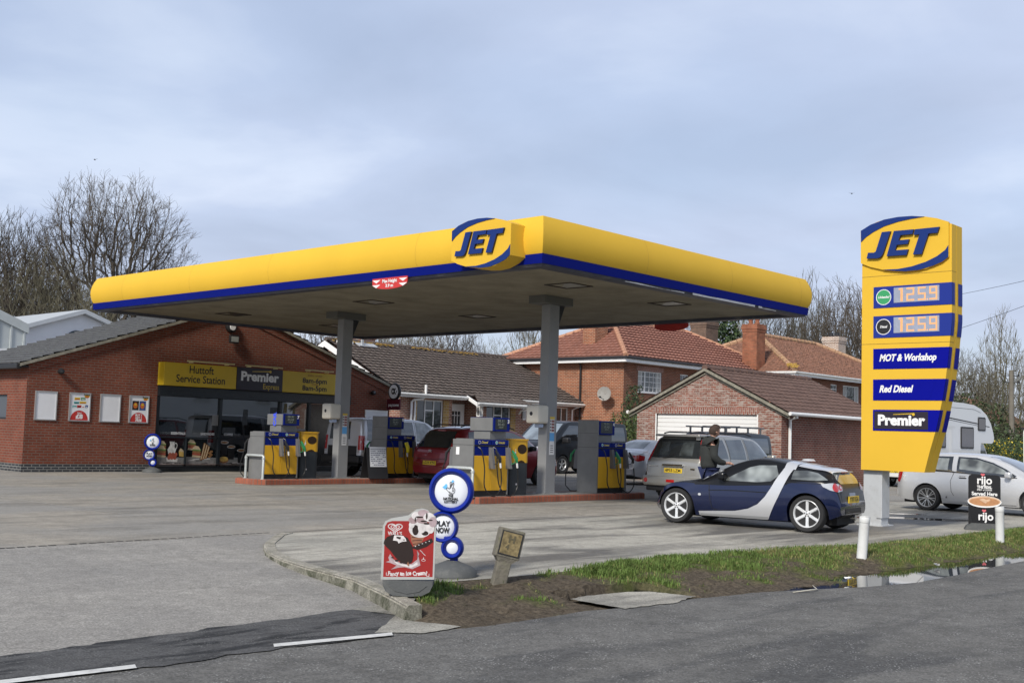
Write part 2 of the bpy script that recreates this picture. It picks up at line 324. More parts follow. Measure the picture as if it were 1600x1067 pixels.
# sloping entry between forecourt and road
mb = MB(); xs = [-45, -30, -20, -16, -13, -11, -10, -9.4, -8.9, -8.4, -7.9, -7.4, -6.9, -6.4, -5.9]
def rz_(y): return -.118*min(1, max(0, (-.8-y)/5.2))
ys = [-.8, -1.5, -2.2, -3, -3.8, -4.6, -5.3, -6.1, -6.5]
vs = [(x, y, (rz_(y) if y > -.79 or True else 0)-.0015) for y in ys for x in xs]; nx = len(xs)
mb.add(vs, [(j*nx+i, j*nx+i+1, (j+1)*nx+i+1, (j+1)*nx+i) for j in range(len(ys)-1) for i in range(nx-1)], smooth=True)
o = mb.build('entry_ramp', m_ramp, recalc=True); tag(o, kind='structure')
if o.data.polygons[0].normal.z < 0: o.data.flip_normals()
sheet('asphalt_patch', ragged([(-22, -6.98), (-13.6, -6.96), (-12, -7.05), (-10.9, -7.10), (-9.75, -7.16), (-9.3, -6.75), (-9.05, -6.45), (-9.15, -5.98), (-10, -6.05), (-11.076, -6.10), (-12.315, -6.19), (-16, -6.25), (-22, -6.3)], .07), -.1125, m_patch)
sheet('concrete_strip', ragged([(-9.05, -6.45), (-9.15, -5.98), (-8.79, -5.93), (-9.16, -6.72), (-9.0, -7.2), (-9.45, -7.25), (-9.75, -7.0)], .03, .06, 3), -.1115, m_slab)
sheet('drain_cover_slab', ragged([(-7.02, -6.70), (-6.8, -6.64), (-6.5, -6.66), (-6.2, -6.72), (-5.92, -6.82), (-5.88, -7.1), (-5.8, -7.36), (-6.1, -7.42), (-6.4, -7.46), (-6.8, -7.42), (-7.1, -7.40), (-7.08, -7.1)], .05, .06, 9), -.1125, m_slab)
# kerb: a real step with its own top and face
def offset_path(P, d):
    Q = []
    for i, p in enumerate(P):
        a = Vector(P[max(i-1, 0)]); b = Vector(P[min(i+1, len(P)-1)]); t = (b-a).normalized(); n = Vector((-t.y, t.x)); Q.append((p[0]+n.x*d, p[1]+n.y*d))
    return Q
mb = MB(); inn = offset_path(kerb_out, .135); n = len(kerb_out)
out2 = offset_path(kerb_out, -.02); lip = offset_path(kerb_out, .02)
rows = [[(p[0], p[1], rz_(p[1])-.06) for p in out2], [(p[0], p[1], -.018) for p in offset_path(kerb_out, -.004)], [(p[0], p[1], .009) for p in lip], [(p[0], p[1], .010) for p in inn], [(p[0], p[1], -.2) for p in inn]]
V = [p for r in rows for p in r]
for j in range(4): mb.add([*rows[j], *rows[j+1]], [(i, i+1, n+i+1, n+i) for i in range(n-1)], 1 if j == 0 else 0)
mb.add([r[-1] for r in rows], [(0, 1, 2, 3, 4)], 1)
o = mb.build('kerb', [m_kerb, m_kerbface]); tag(o, kind='structure')
# kerb joints and the drain channel
m_dark = mat('dark gap', (.02, .02, .02), .9)
m_joint = mat('pale joint', (.42, .41, .38), .9)
mb = MB()
for k in range(34):
    x = -10.3+k*.125+random.uniform(-.01, .01); y = -.86+(k*.125)*.062
    if random.random() < .88: mb.box(x, x+.085, y-.018, y+.018, -.01, .0035)
mb2 = MB()
for k in range(60):
    x = -16+k*.16; y = -.86+(x+10.3)*.062
    if x < -10.35 and random.random() < .8: mb.box(x, x+.10, y-.016, y+.016, -.02, .0035)
o = mb.build('channel_drain', m_dark); tag(o, kind='structure')
def strip(name, pts, wd, z, m):
    mb = MB()
    for a, b in zip(pts, pts[1:]):
        a = Vector(a[:2]); b = Vector(b[:2]); t = (b-a).normalized(); n = Vector((-t.y, t.x))*wd/2
        mb.add([(a.x+n.x, a.y+n.y, z), (a.x-n.x, a.y-n.y, z), (b.x-n.x, b.y-n.y, z), (b.x+n.x, b.y+n.y, z)], [(0, 1, 2, 3)])
    o = mb.build(name, m, recalc=False); tag(o, kind='structure'); return o
def wob(a, b, n=14, amp=.02):
    a = Vector(a); b = Vector(b); return [a.lerp(b, i/n)+Vector((random.uniform(-amp, amp), random.uniform(-amp, amp), 0)) for i in range(n+1)]
strip('concrete_joint', wob(G(245, 742), G(375, 762)), .022, .004, m_joint)
strip('concrete_joint', wob(G(205, 766), G(400, 788)), .022, .004, m_joint)
strip('concrete_joint', wob(G(0, 777), G(215, 806)), .022, .004, m_joint)
strip('slab_crack', wob((-6.0, -.66, 0), (3.6, -.52, 0), 40, .018), .024, .0045, m_dark)
strip('slab_crack', wob((3.6, -.52, 0), (16, -.6, 0), 30, .02), .02, .0045, m_dark)
strip('slab_crack', wob((7.9, -2.0, 0), (11.5, -1.0, 0), 12, .03), .02, .0045, m_dark)
for a in ([(-10.656, -6.932), (-9.661, -7.09), (-9.735, -7.19), (-10.72, -7.03)], [(-13.6, -6.83), (-11.775, -6.985), (-11.82, -7.09), (-13.6, -6.94)], [(-16.6, -6.7), (-15.0, -6.8), (-15.0, -6.92), (-16.6, -6.82)]):
    o = sheet('road_marking', a, -.106, m_white)
# verge
def interp(P, x):
    for a, b in zip(P, P[1:]):
        if a[0] <= x <= b[0]: return a[1]+(b[1]-a[1])*(x-a[0])/(b[0]-a[0]+1e-9)
    return P[0][1] if x < P[0][0] else P[-1][1]
SL = [(-9.10, -6.62)]+slab_low[1:]; RE = [(-9.452, -7.066)]+road_edge[1:]
def vz(x, y, t):
    z = -.002+(-.125)*(t**1.1)
    nzz = noise.noise(Vector((x*1.6, y*1.6, 0)))*.05+noise.noise(Vector((x*5, y*5, 3)))*.030+noise.noise(Vector((x*13, y*13, 5)))*.018
    env = min(1, t*6)*min(1, (1-t)*5)
    env *= max(0, min(1, (x+9.1)/.5)); z = z*min(1, (x+9.1)/.35) - .122*(1-min(1, (x+9.1)/.35)) if x < -8.75 else z
    z += nzz*env+.035*env*(1 if x > -5.5 else .3)
    # rut that holds the puddle
    if -7.2 < x < -5.8 and y < -6.6: z = min(z, -.150)
    pd = max(0, min(1, (x+4.9)/2.6))*max(0, 1-max(0, (x-3.2))/.9) if x > -5.6 else 0
    z -= .12*pd*max(0, 1-((t-.84)/.36)**2)
    return z
mb = MB(); NX, NT = 620, 48; xs = [-9.12+i*(14+9.12)/NX for i in range(NX+1)]
vs = []; att = []
for x in xs:
    y0 = interp(SL, x)+.03; y1 = interp(RE, x)-.05
    for j in range(NT+1):
        t = j/NT; y = y0+(y1-y0)*t; vs.append((x, y, vz(x, y, t)))
        g = 0
        nz = noise.noise(Vector((x*1.1, y*1.6, 9)))*.65+noise.noise(Vector((x*4.2, y*4.2, 2)))*.45
        if x > -6.1: g = (.74-t)*2.3+nz*2.0+min(0, (x+5.6))*1.2
        if x > 1.5: g += .6
        if x <= -6.1: g = -.22+nz*1.6+(.7 if (abs(x+8.35) < .45 and t < .3) else 0)+max(0, (x+7.0))*.5*(1 if t < .6 else 0)
        att.append(max(0, min(1, g)))
mb.add(vs, [(i*(NT+1)+j, i*(NT+1)+j+1, (i+1)*(NT+1)+j+1, (i+1)*(NT+1)+j) for i in range(NX) for j in range(NT)], smooth=True)
mv = bpy.data.materials.new('verge soil and grass'); mv.use_nodes = True; t_ = mv.node_tree; b_ = t_.nodes['Principled BSDF']; b_.inputs['Roughness'].default_value = .95; b_.inputs['Specular IOR Level'].default_value = .15
at = t_.nodes.new('ShaderNodeAttribute'); at.attribute_name = 'cover'; tcn = t_.nodes.new('ShaderNodeTexCoord')
na = t_.nodes.new('ShaderNodeTexNoise'); na.inputs['Scale'].default_value = 22; na.inputs['Detail'].default_value = 8; na.inputs['Roughness'].default_value = .75; t_.links.new(tcn.outputs['Object'], na.inputs['Vector'])
ra = t_.nodes.new('ShaderNodeValToRGB'); ra.color_ramp.elements[0].position = .3; ra.color_ramp.elements[0].color = (.022, .017, .012, 1); ra.color_ramp.elements[1].position = .72; ra.color_ramp.elements[1].color = (.19, .155, .115, 1); t_.links.new(na.outputs['Fac'], ra.inputs[0])
rb = t_.nodes.new('ShaderNodeValToRGB'); rb.color_ramp.elements[0].position = .3; rb.color_ramp.elements[0].color = (.045, .07, .018, 1); rb.color_ramp.elements[1].position = .7; rb.color_ramp.elements[1].color = (.15, .155, .05, 1); t_.links.new(na.outputs['Fac'], rb.inputs[0])
mm = t_.nodes.new('ShaderNodeMix'); mm.data_type = 'RGBA'; t_.links.new(at.outputs['Fac'], mm.inputs[0]); t_.links.new(ra.outputs[0], mm.inputs[6]); t_.links.new(rb.outputs[0], mm.inputs[7]); t_.links.new(mm.outputs[2], b_.inputs['Base Color'])
bp = t_.nodes.new('ShaderNodeBump'); bp.inputs['Strength'].default_value = .9; bp.inputs['Distance'].default_value = .03; t_.links.new(na.outputs['Fac'], bp.inputs['Height']); t_.links.new(bp.outputs[0], b_.inputs['Normal'])
o = mb.build('verge', mv, recalc=True); tag(o, kind='structure')
if o.data.polygons[50].normal.z < 0: o.data.flip_normals()
ca = o.data.attributes.new('cover', 'FLOAT', 'POINT'); ca.data.foreach_set('value', att)
# grass blades: green and dry
def blades(name, n, m, keep, hgt, seed):
    rnd = random.Random(seed); vs = []; fs = []
    k = 0; tries = 0
    while k < n and tries < n*12:
        tries += 1
        x = rnd.uniform(-9.0, 12); t = rnd.random(); y0 = interp(SL, x)+.03; y1 = interp(RE, x)
        y = y0+(y1-y0)*t
        i = min(NX, int((x+9.12)/(14+9.12)*NX)); j = int(t*NT); g = att[i*(NT+1)+j]
        if rnd.random() > keep(x, t, g): continue
        z = vz(x, y, t)
        if z < -.122 : continue
        h = hgt*rnd.uniform(.4, 1.25)*(.6+.6*g)*(1+.8*max(0, noise.noise(Vector((x*7, y*7, 4))))); a = rnd.uniform(0, 2*pi); ln = rnd.uniform(.2, .9)*h; wd = rnd.uniform(.003, .0055)
        dx, dy = cos(a), sin(a); px_, py_ = -dy*wd, dx*wd
        b = len(vs)
        vs += [(x-px_, y-py_, z-.01), (x+px_, y+py_, z-.01), (x+dx*ln*.4+px_*.8, y+dy*ln*.4+py_*.8, z+h*.65), (x+dx*ln*.4-px_*.8, y+dy*ln*.4-py_*.8, z+h*.65), (x+dx*ln, y+dy*ln, z+h)]
        fs += [(b, b+1, b+2, b+3), (b+3, b+2, b+4)]; k += 1
    mb = MB(); mb.v = vs; mb.f = fs; mb.m = [0]*len(fs); mb.sm = [False]*len(fs)
    o = mb.build(name, m, recalc=False, uv=False); return o
m_g1 = mat('green grass', (.105, .160, .040), .7, var=.45, vs=5, spec=.2)
m_g2 = mat('dry grass', (.22, .205, .085), .8, var=.35, vs=4, spec=.2)
o = blades('verge_grass', 30000, m_g1, lambda x, t, g: g*g*(.85 if x < -2.6 else .35)*(.35+.65*(noise.noise(Vector((x*3, t*4, 7))) > -.1)), .045, 1); tag(o, 'short green grass along the concrete edge of the verge', 'grass', kind='stuff')
o = blades('dry_verge_grass', 20000, m_g2, lambda x, t, g: g*(.22 if x < -2.6 else .8), .034, 2); tag(o, 'thin yellowed grass on the right half of the verge', 'dry grass', kind='stuff')
# clods, stones and crumbs on the soil
mb = MB(); rnd = random.Random(5)
for k in range(1500):
    x = rnd.uniform(-9, 6); t = rnd.random(); y0 = interp(SL, x); y1 = interp(RE, x)-.15; y = y0+(y1-y0)*t; i = min(NX, int((x+9.12)/(23.12)*NX)); j = int(min(t, .999)*NT)
    if att[i*(NT+1)+j] > .35: continue
    s = rnd.uniform(.003, .013); z = vz(x, y, min(t, 1))-.004
    v = [(x+s*rnd.uniform(.6, 1.3), y, z), (x-s, y+s*rnd.random(), z), (x, y-s, z), (x, y+s, z+s*.3), (x+rnd.uniform(-s, s)*.6, y+rnd.uniform(-s, s)*.5, z+s*rnd.uniform(.3, .8))]
    mb.add(v, [(0, 1, 4), (1, 2, 4), (2, 0, 4), (0, 3, 4), (3, 1, 4)])
o = mb.build('soil_crumbs', mat('soil crumbs', (.085, .07, .052), .95, var=.6, vs=30), uv=False); tag(o, 'loose crumbs of earth and small stones scattered on the verge', 'gravel', kind='stuff')
# puddles
m_water = mat('puddle water', (.012, .012, .011), .02, spec=.7); 
pts = [(x, interp(RE, x)-.03) for x in [-5.9+i*.3 for i in range(35)]]; up_ = [(x, interp(RE, x)+.95) for x in [-5.9+i*.3 for i in range(34, -1, -1)]]
sheet('puddle', pts+up_, -.1255, m_water)
def blob(cx, cy, rx, ry, n=40, seed=0, rot=0):
    P = []
    for k in range(n):
        a = 2*pi*k/n; r = 1+.38*noise.noise(Vector((cos(a)*1.7+seed, sin(a)*1.7, seed)))+.16*noise.noise(Vector((cos(a)*6+seed, sin(a)*6, seed)))
        x, y = cos(a)*rx*r, sin(a)*ry*r; P.append((cx+x*cos(rot)-y*sin(rot), cy+x*sin(rot)+y*cos(rot)))
    return P
m_film = mat('wet film', (.05, .048, .045), .06, spec=.6)
m_damp = mat('damp concrete', (.10, .095, .088), .45)
sheet('puddle', blob(7.3, -4.1, 1.25, .34, 60, 3, -.95), .0045, m_film)
sheet('puddle', blob(8.4, -3.1, .55, .22, 50, 8, -.8), .0045, m_film)
sheet('puddle', blob(6.3, -3.2, .5, .2, 50, 11, -.9), .0045, m_film)
# ------------------------------------------------------------------ building helpers
br_shop = brick('shop brick', (.205, .056, .032), (.160, .044, .027), (.17, .115, .09), bw=.225, bh=.0755, big=.22)
br_plinth = brick('blue engineering brick', (.045, .048, .055), (.03, .032, .038), (.20, .20, .19), ms=.013)
br_bung = brick('bungalow brick', (.30, .115, .07), (.19, .065, .045), (.42, .37, .31), pale=.5, palec=(.45, .33, .25))
br_yel = brick('yellow stone', (.42, .26, .09), (.30, .19, .07), (.38, .33, .24), bw=.3, bh=.12, big=.4)
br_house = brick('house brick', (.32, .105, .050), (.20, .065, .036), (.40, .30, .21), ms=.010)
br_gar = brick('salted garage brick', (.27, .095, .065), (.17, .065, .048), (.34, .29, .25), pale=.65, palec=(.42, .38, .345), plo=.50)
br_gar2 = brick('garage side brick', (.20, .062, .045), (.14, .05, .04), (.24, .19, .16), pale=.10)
br_sold = brick('soldier course', (.30, .10, .07), (.20, .08, .06), (.42, .38, .34), vertical=True)
br_chim = brick('old chimney brick', (.34, .12, .065), (.24, .085, .05), (.25, .14, .09), big=.4)
br_chim2 = brick('brown chimney brick', (.19, .11, .075), (.13, .08, .06), (.2, .16, .13), big=.3)
br_chim3 = brick('pale chimney brick', (.36, .20, .13), (.25, .13, .09), (.62, .58, .52), ms=.02)
m_upvc = mat('white plastic', (.80, .80, .79), .35, var=.04, vs=3, dirt=(.55, .55, .52), dscale=3, damt=.3)
m_gutter = mat('weathered white plastic', (.66, .66, .64), .5, dirt=(.25, .24, .22), dscale=4, damt=.6)
m_pane = mat('window glass', (.035, .04, .045), .04, spec=.9)
m_net = mat('net curtain', (.42, .42, .40), .8, var=.2, vs=8)
m_black = mat('black plastic', (.018, .018, .02), .45)
m_grey = mat('grey painted metal', (.36, .37, .38), .45, var=.05, vs=2)
m_tile_b = mat('brown concrete tile', (.082, .062, .053), .9, var=.35, vs=3.5, dirt=(.32, .29, .25), dscale=19, damt=.7, bump=.5, bs=30)
m_tile_r = mat('red pantile', (.27, .125, .092), .8, var=.20, vs=2.2, dirt=(.30, .13, .09), dscale=5, damt=.5)
m_tile_o = mat('old clay pantile', (.215, .105, .068), .9, var=.40, vs=6, dirt=(.14, .085, .06), dscale=4, damt=.8)
m_tile_g = mat('garage roof tile', (.125, .075, .06), .85, var=.25, vs=3, dirt=(.12, .08, .065), dscale=4, damt=.5)
m_slate = mat('grey interlocking tile', (.105, .108, .115), .8, var=.22, vs=3, dirt=(.07, .08, .06), dscale=3, damt=.5)
m_ridge = mat('ridge tile', (.40, .24, .15), .9, var=.3, vs=6, dirt=(.45, .33, .12), dscale=3, damt=.7)
m_mortar = mat('verge mortar', (.25, .235, .19), .9, var=.3, vs=7)
m_lich = mat('orange lichen', (.36, .22, .045), .95, var=.5, vs=14)
m_lead = mat('lead flashing', (.40, .42, .44), .6, var=.15, vs=4)
m_cream = mat('cream soffit board', (.40, .39, .33), .7, var=.1, vs=3)
def wall(mb, o, ud, L, z0, z1, op=(), mi=0, rv=.09, rmi=None, th=None):
    """wall from o along unit ud; outward normal is to the right of ud; openings (u0,u1,z0,z1) with reveals"""
    ud = Vector((*ud, 0)).normalized(); n = Vector((ud.y, -ud.x, 0)); o = Vector((o[0], o[1], 0))
    us = sorted({0, L, *[a for q in op for a in q[:2]]}); zs = sorted({z0, z1, *[a for q in op for a in q[2:4]]})
    P = lambda u, z, d=0: o+ud*u+n*d+Vector((0, 0, z))
    for i in range(len(us)-1):
        for j in range(len(zs)-1):
            uc, zc = (us[i]+us[i+1])/2, (zs[j]+zs[j+1])/2
            if any(q[0] < uc < q[1] and q[2] < zc < q[3] for q in op): continue
            mb.add([P(us[i], zs[j]), P(us[i+1], zs[j]), P(us[i+1], zs[j+1]), P(us[i], zs[j+1])], [(0, 1, 2, 3)], mi)
    for q in op:
        a, b, c, d = q[:4]; k = mi if rmi is None else rmi
        mb.add([P(a, c), P(b, c), P(b, d), P(a, d), P(a, c, -rv), P(b, c, -rv), P(b, d, -rv), P(a, d, -rv)], [(0, 1, 5, 4), (1, 2, 6, 5), (2, 3, 7, 6), (3, 0, 4, 7)], k)
def window(parent, o, ud, u0, u1, z0, z1, vbars=(), hbars=(), rv=.07, fw_=.05, georg=None, panem=None, framem=None, label=None, name='window', topc=None, sill=True, curtains=False):
    ud = Vector((*ud, 0)).normalized(); n = Vector((ud.y, -ud.x, 0)); o = Vector((o[0], o[1], 0))
    mb = MB()
    def bar(a, b, c, d, dep=.05, off=0):
        ctr = o+ud*(a+b)/2+Vector((0, 0, (c+d)/2))+n*(-rv+off); mb.obox(ctr, ud*(b-a)/2, n*dep/2, Vector((0, 0, (d-c)/2)))
    bar(u0, u0+fw_, z0, z1); bar(u1-fw_, u1, z0, z1); bar(u0+fw_, u1-fw_, z0, z0+fw_); bar(u0+fw_, u1-fw_, z1-fw_, z1)
    for v in vbars: bar(v-fw_*.4, v+fw_*.4, z0+fw_, z1-fw_, .045)
    for h in hbars:
        if isinstance(h, tuple): bar(h[1], h[2], h[0]-fw_*.4, h[0]+fw_*.4, .044)
        else: bar(u0+fw_, u1-fw_, h-fw_*.4, h+fw_*.4, .044)
    if georg:
        nx, nz = georg
        for i in range(1, nx): x = u0+(u1-u0)*i/nx; bar(x-.011, x+.011, z0+fw_, z1-fw_, .03)
        for j in range(1, nz): z = z0+(z1-z0)*j/nz; bar(u0+fw_, u1-fw_, z-.011, z+.011, .028)
    if sill: bar(u0-.04, u1+.04, z0-.045, z0-.002, .16, .03)
    f = mb.build(name, framem or m_upvc, parent)
    if label: f['label'] = label
    mb = MB(); P = lambda u, z, d: o+ud*u+n*d+Vector((0, 0, z))
    mb.add([P(u0+.01, z0+.01, -rv-.012), P(u1-.01, z0+.01, -rv-.012), P(u1-.01, z1-.01, -rv-.012), P(u0+.01, z1-.01, -rv-.012)], [(0, 1, 2, 3)])
    mb.build('pane', panem or m_pane, f)
    if curtains:
        mb = MB()
        for a, b in ((u0+.05, u0+.05+(u1-u0)*.20), (u1-.05-(u1-u0)*.20, u1-.05)):
            k = 8
            for i in range(k):
                x0, x1 = a+(b-a)*i/k, a+(b-a)*(i+1)/k; d0 = -rv-.0105+.001*(i % 2)
                mb.add([P(x0, z0+.05, d0), P(x1, z0+.05, d0), P(x1, z1-.05, d0), P(x0, z1-.05, d0)], [(0, 1, 2, 3)])
        mb.build('curtain', m_net, f)
    return f
def tiled(mb, A, B, C, D, course=.3, wave=.3, amp=.028, lap=.022, mi=0, npw=4, jit=.004, kind='pan'):
    A, B, C, D = map(Vector, (A, B, C, D)); ud = (B-A).normalized(); 
    vd = ((D+C)/2-(A+B)/2); vd = (vd-ud*vd.dot(ud)); H = vd.length; vd.normalize(); nrm = ud.cross(vd)
    if nrm.z < 0: nrm = -nrm
    nc = max(1, round(H/course)); step = wave/npw
    def row(t): return (A-A).dot(ud)+(D-A).dot(ud)*t, (B-A).dot(ud)+((C-B).dot(ud))*t
    umin = min(0, (D-A).dot(ud)); umax = max((B-A).dot(ud), (C-A).dot(ud)); prevtop = None
    for k in range(nc):
        t0, t1 = k/nc, (k+1)/nc; a0, b0 = row(t0); a1, b1 = row(t1)
        lo = int(math.floor(min(a0, a1)/step)); hi = int(math.ceil(max(b0, b1)/step))
        us = [i for i in range(lo, hi+1)]
        v0 = []; v1 = []; sk = (k % 2)*wave/2 if kind == 'flat' else 0
        for i in us:
            u = i*step; p = ((u+sk) % wave)/wave
            if kind == 'pan': wv = amp*(.5+.5*cos(2*pi*p))
            elif kind == 'roll': wv = amp*(1 if p < .3 else .0)
            else: wv = amp*(0 if p < .12 else 1)
            j = random.uniform(-jit, jit)
            u0 = min(max(u, a0), b0); u1 = min(max(u, a1), b1)
            v0.append(A+ud*u0+vd*H*t0+nrm*(wv+lap+j)); v1.append(A+ud*u1+vd*H*t1+nrm*(wv+j*.3))
        n = len(us); base = [p-nrm*(lap+amp*.6) for p in v0]
        mb.add(v0+v1+base, [(i, i+1, n+i+1, n+i) for i in range(n-1)]+[(2*n+i, 2*n+i+1, i+1, i) for i in range(n-1)], mi)
def chimney(name, label, x0, x1, y0, y1, z0, z1, m, pots=2, cap=.12, lead=False):
    t = thing(name, label, 'chimney', ((x0+x1)/2, (y0+y1)/2, z0)); ox, oy = (x0+x1)/2, (y0+y1)/2; hx, hy = (x1-x0)/2, (y1-y0)/2; H = z1-z0
    mb = MB(); mb.box(-hx, hx, -hy, hy, 0, H-.42)
    for k, e in enumerate((.03, .06, .035)): mb.box(-hx-e, hx+e, -hy-e, hy+e, H-.42+k*.14+.001, H-.42+(k+1)*.14)
    mb.build('stack', m, t)
    for i in range(pots):
        mb = MB(); x = (i-(pots-1)/2)*.42; mb.lathe([(.13, H), (.12, H+.22), (.14, H+.24), (.14, H+.29), (.10, H+.29), (.10, H+.05)], (x if hx > hy else 0, 0 if hx > hy else x, 0), n=12); mb.build('pot', br_chim if m != br_chim3 else m_black, t)
    return t
# ------------------------------------------------------------------ the shop
shop = thing('shop_building', 'long low red brick forecourt shop with a wide gable and dark glazed front', 'shop', (5, 17.7, 0))
SX, SY = 5.0, 17.7
def S_(x, y): return (x-SX, y-SY)
GX0, GX1, GZ, AX, AZ = -1.45, 11.9, 3.06, 5.22, 5.26
mb = MB()
x0, y0 = S_(GX0, 17.7); x1, _ = S_(GX1, 17.7)
wall(mb, (x0, y0), (1, 0), GX1-GX0, .22, 2.9, [(4.02, 11.45, .22, 2.62)], rv=.25)
ax = AX-SX
mb.add([(x0, 0, 2.9), (x1, 0, 2.9), (x1, 0, GZ), (ax, 0, AZ), (x0, 0, GZ)], [(0, 1, 2, 3, 4)])
# recessed brick band under the verge
wall(mb, (x0, 5.0), (0, -1), 5.0, .22, 3.02, [(2.6, 3.8, 1.45, 2.15)])
mb.add([(x1, 0, .22), (x1, 5, .22), (x1, 5, GZ), (x1, 0, GZ)], [(0, 1, 2, 3)]); mb.add([(x0, 5, 0), (x1, 5, 0), (x1, 5, GZ), (AX-SX, 5, AZ), (x0, 5, GZ)], [(0, 1, 2, 3, 4)])
for f in range(1): pass
mb.build('wall', br_shop, shop)
mb = MB()
for sgn, xa, za in ((-1, x0, GZ), (1, x1, GZ)):     # projecting brick courses that follow the roof
    a = Vector((xa, -.03, za-.02)); b = Vector((ax, -.03, AZ-.02)); d = Vector((0, 0, -.26))
    mb.add([a, b, b+d, a+d, a+Vector((0, .03, 0)), b+Vector((0, .03, 0)), b+d+Vector((0, .03, 0)), a+d+Vector((0, .03, 0))], [(0, 1, 2, 3), (3, 2, 6, 7), (0, 4, 5, 1)])
mb.build('brick_band', br_shop, shop)
mb = MB(); mb.box(x0-.03, 4.02+x0, -.035, .1, 0, .22); mb.box(11.45+x0, x1+.03, -.035, .1, 0, .22); mb.box(x0-.035, x0+.1, .1, 5, 0, .22); mb.build('plinth', br_plinth, shop)
mb = MB(); BD = 5.15
tiled(mb, (x0-.28, -.10, GZ-.05), (x0-.28, BD, GZ-.05), (ax, BD, AZ+.07), (ax, -.10, AZ+.07), course=.33, wave=.33, amp=.006, lap=.045, kind='flat')
tiled(mb, (x1+.28, -.10, GZ-.05), (x1+.28, BD, GZ-.05), (ax, BD, AZ+.07), (ax, -.10, AZ+.07), course=.33, wave=.33, amp=.006, lap=.045, kind='flat')
r_ = mb.build('roof', m_slate, shop)
mb = MB(); mb.tube([(ax, -.1, AZ+.1), (ax, BD, AZ+.1)], .12, 10); mb.build('ridge_tiles', m_slate, r_)
mb = MB()
for xa in (x0-.28, x1+.28):
    a = Vector((xa, -.11, GZ-.06)); b = Vector((ax, -.11, AZ+.06)); d = Vector((0, 0, -.085))
    mb.add([a, b, b+d, a+d]+[p+Vector((0, .12, 0)) for p in (a, b, b+d, a+d)], [(0, 1, 2, 3), (3, 2, 6, 7), (7, 6, 5, 4), (0, 4, 5, 1)])
mb.build('verge_mortar', m_mortar, r_)
mb = MB(); mb.box(x0-.36, x0-.22, -.08, BD, GZ-.21, GZ-.07, 0, .02); mb.box(x0-.22, x0, -.05, BD, GZ-.16, GZ-.12); mb.build('gutter', m_black, shop)
# side window
window(shop, (x0, 5.0), (0, -1), 2.6, 3.8, 1.45, 2.15, rv=.06, framem=m_black, sill=False)
# shop front
m_frame = mat('black aluminium', (.012, .016, .02), .3); m_int = mat('dim interior', (.02, .022, .025), .6)
m_sglass = mat('tinted shop glass', (.006, .009, .011), .03, spec=.5); m_sglass.node_tree.nodes['Principled BSDF'].inputs['IOR'].default_value = 2.4
fx0, fx1 = x0+4.02, x0+11.45
mb = MB(); mb.box(fx0, fx1, .05, .13, .10, .16); mb.box(fx0, fx1, -.12, .13, 2.30, 2.62, 0, .01)
for k in range(9): mb.box(fx0, fx1, -.128, -.12, 2.315+k*.032, 2.335+k*.032)
for u, wd in ((fx0, .13), (fx0+1.12-.02, .03), (fx0+2.25, .09), (fx0+3.4, .03), (fx0+4.55, .09), (fx0+5.75, .09), (fx0+7.0, .10), (fx1-.08, .08)): mb.box(u, u+wd, .04, .14, .16, 2.30 if wd > .05 else 1.03)
mb.box(fx0+.13, fx0+5.75, .06, .135, 1.03, 1.07); mb.box(fx0, fx1, .0, .2, 0, .10)
sf = mb.build('shopfront_frame', m_frame, shop)
mb = MB(); mb.add([(fx0+.1, .11, .16), (fx1, .11, .16), (fx1, .11, 2.3), (fx0+.1, .11, 2.3)], [(0, 1, 2, 3)]); mb.build('shop_glass', m_sglass, sf)
FY = lambda y: (lambda u, v, d: (u, y-d, v))
# vinyl lower panels with food pictures
cols = {'bread': (.30, .15, .06), 'crumb': (.62, .50, .33), 'white': (.70, .70, .68), 'egg': (.40, .10, .06), 'green': (.16, .28, .08), 'table': (.24, .24, .24), 'dark': (.012, .012, .013), 'cheese': (.62, .42, .12)}
ks = list(cols); mv_ = [mat('vinyl '+k, tuple(x*.75 for x in cols[k]), .35, var=.25, vs=14) for k in ks]
mb = MB(); FV = FY(.104); f = lambda u, v, d: FV(u, .17+(v-.17)*1.12, d); I = ks.index
def vf(p, k, d=0): flat(mb, p, f, d, I(k))
for a, b in ((fx0+.14, fx0+1.09), (fx0+1.14, fx0+2.24), (fx0+2.36, fx0+3.39), (fx0+3.44, fx0+4.54)):
    vf([(a, .17), (b, .17), (b, .40), (a, .43)], 'table')
    for q in range(5): xx = random.uniform(a+.05, b-.3); zz = random.uniform(.2, .36); vf([(xx, zz), (xx+.25, zz+.01), (xx+.22, zz+.03), (xx+.02, zz+.02)], 'dark' if q % 2 else 'white', .0006)
def sandwich(cx, cz, s=1, dd=.001):
    for k in range(4):
        z = cz+k*.055*s; vf([(cx-.14*s, z), (cx+.12*s, z-.02*s), (cx+.15*s, z+.03*s), (cx-.12*s, z+.05*s)], ('crumb', 'egg', 'bread', 'green')[k % 4], dd+k*.0003)
    vf([(cx-.15*s, cz+.2*s), (cx+.13*s, cz+.18*s), (cx+.06*s, cz+.27*s), (cx-.06*s, cz+.29*s)], 'crumb', dd+.002)
a = fx0+.14
sandwich(a+.16, .42, 1.1); sandwich(a+.18, .60, .9); 
vf([(a+.40, .50), (a+.62, .50), (a+.66, .62), (a+.58, .74), (a+.60, .84), (a+.43, .84), (a+.45, .74), (a+.37, .62)], 'white', .001); vf(disc_pts(a+.64, .72, .06, .09), 'white', .0011); vf(disc_pts(a+.64, .72, .04, .065), 'dark', .0013)
for k in range(3):
    for j in range(2): vf(disc_pts(a+.43+k*.1+j*.03, .40+j*.08, .055, .06, 14), 'egg', .003-j*.0005)
vf([(a+.36, .30), (a+.72, .28), (a+.74, .37), (a+.34, .39)], 'white', .002)
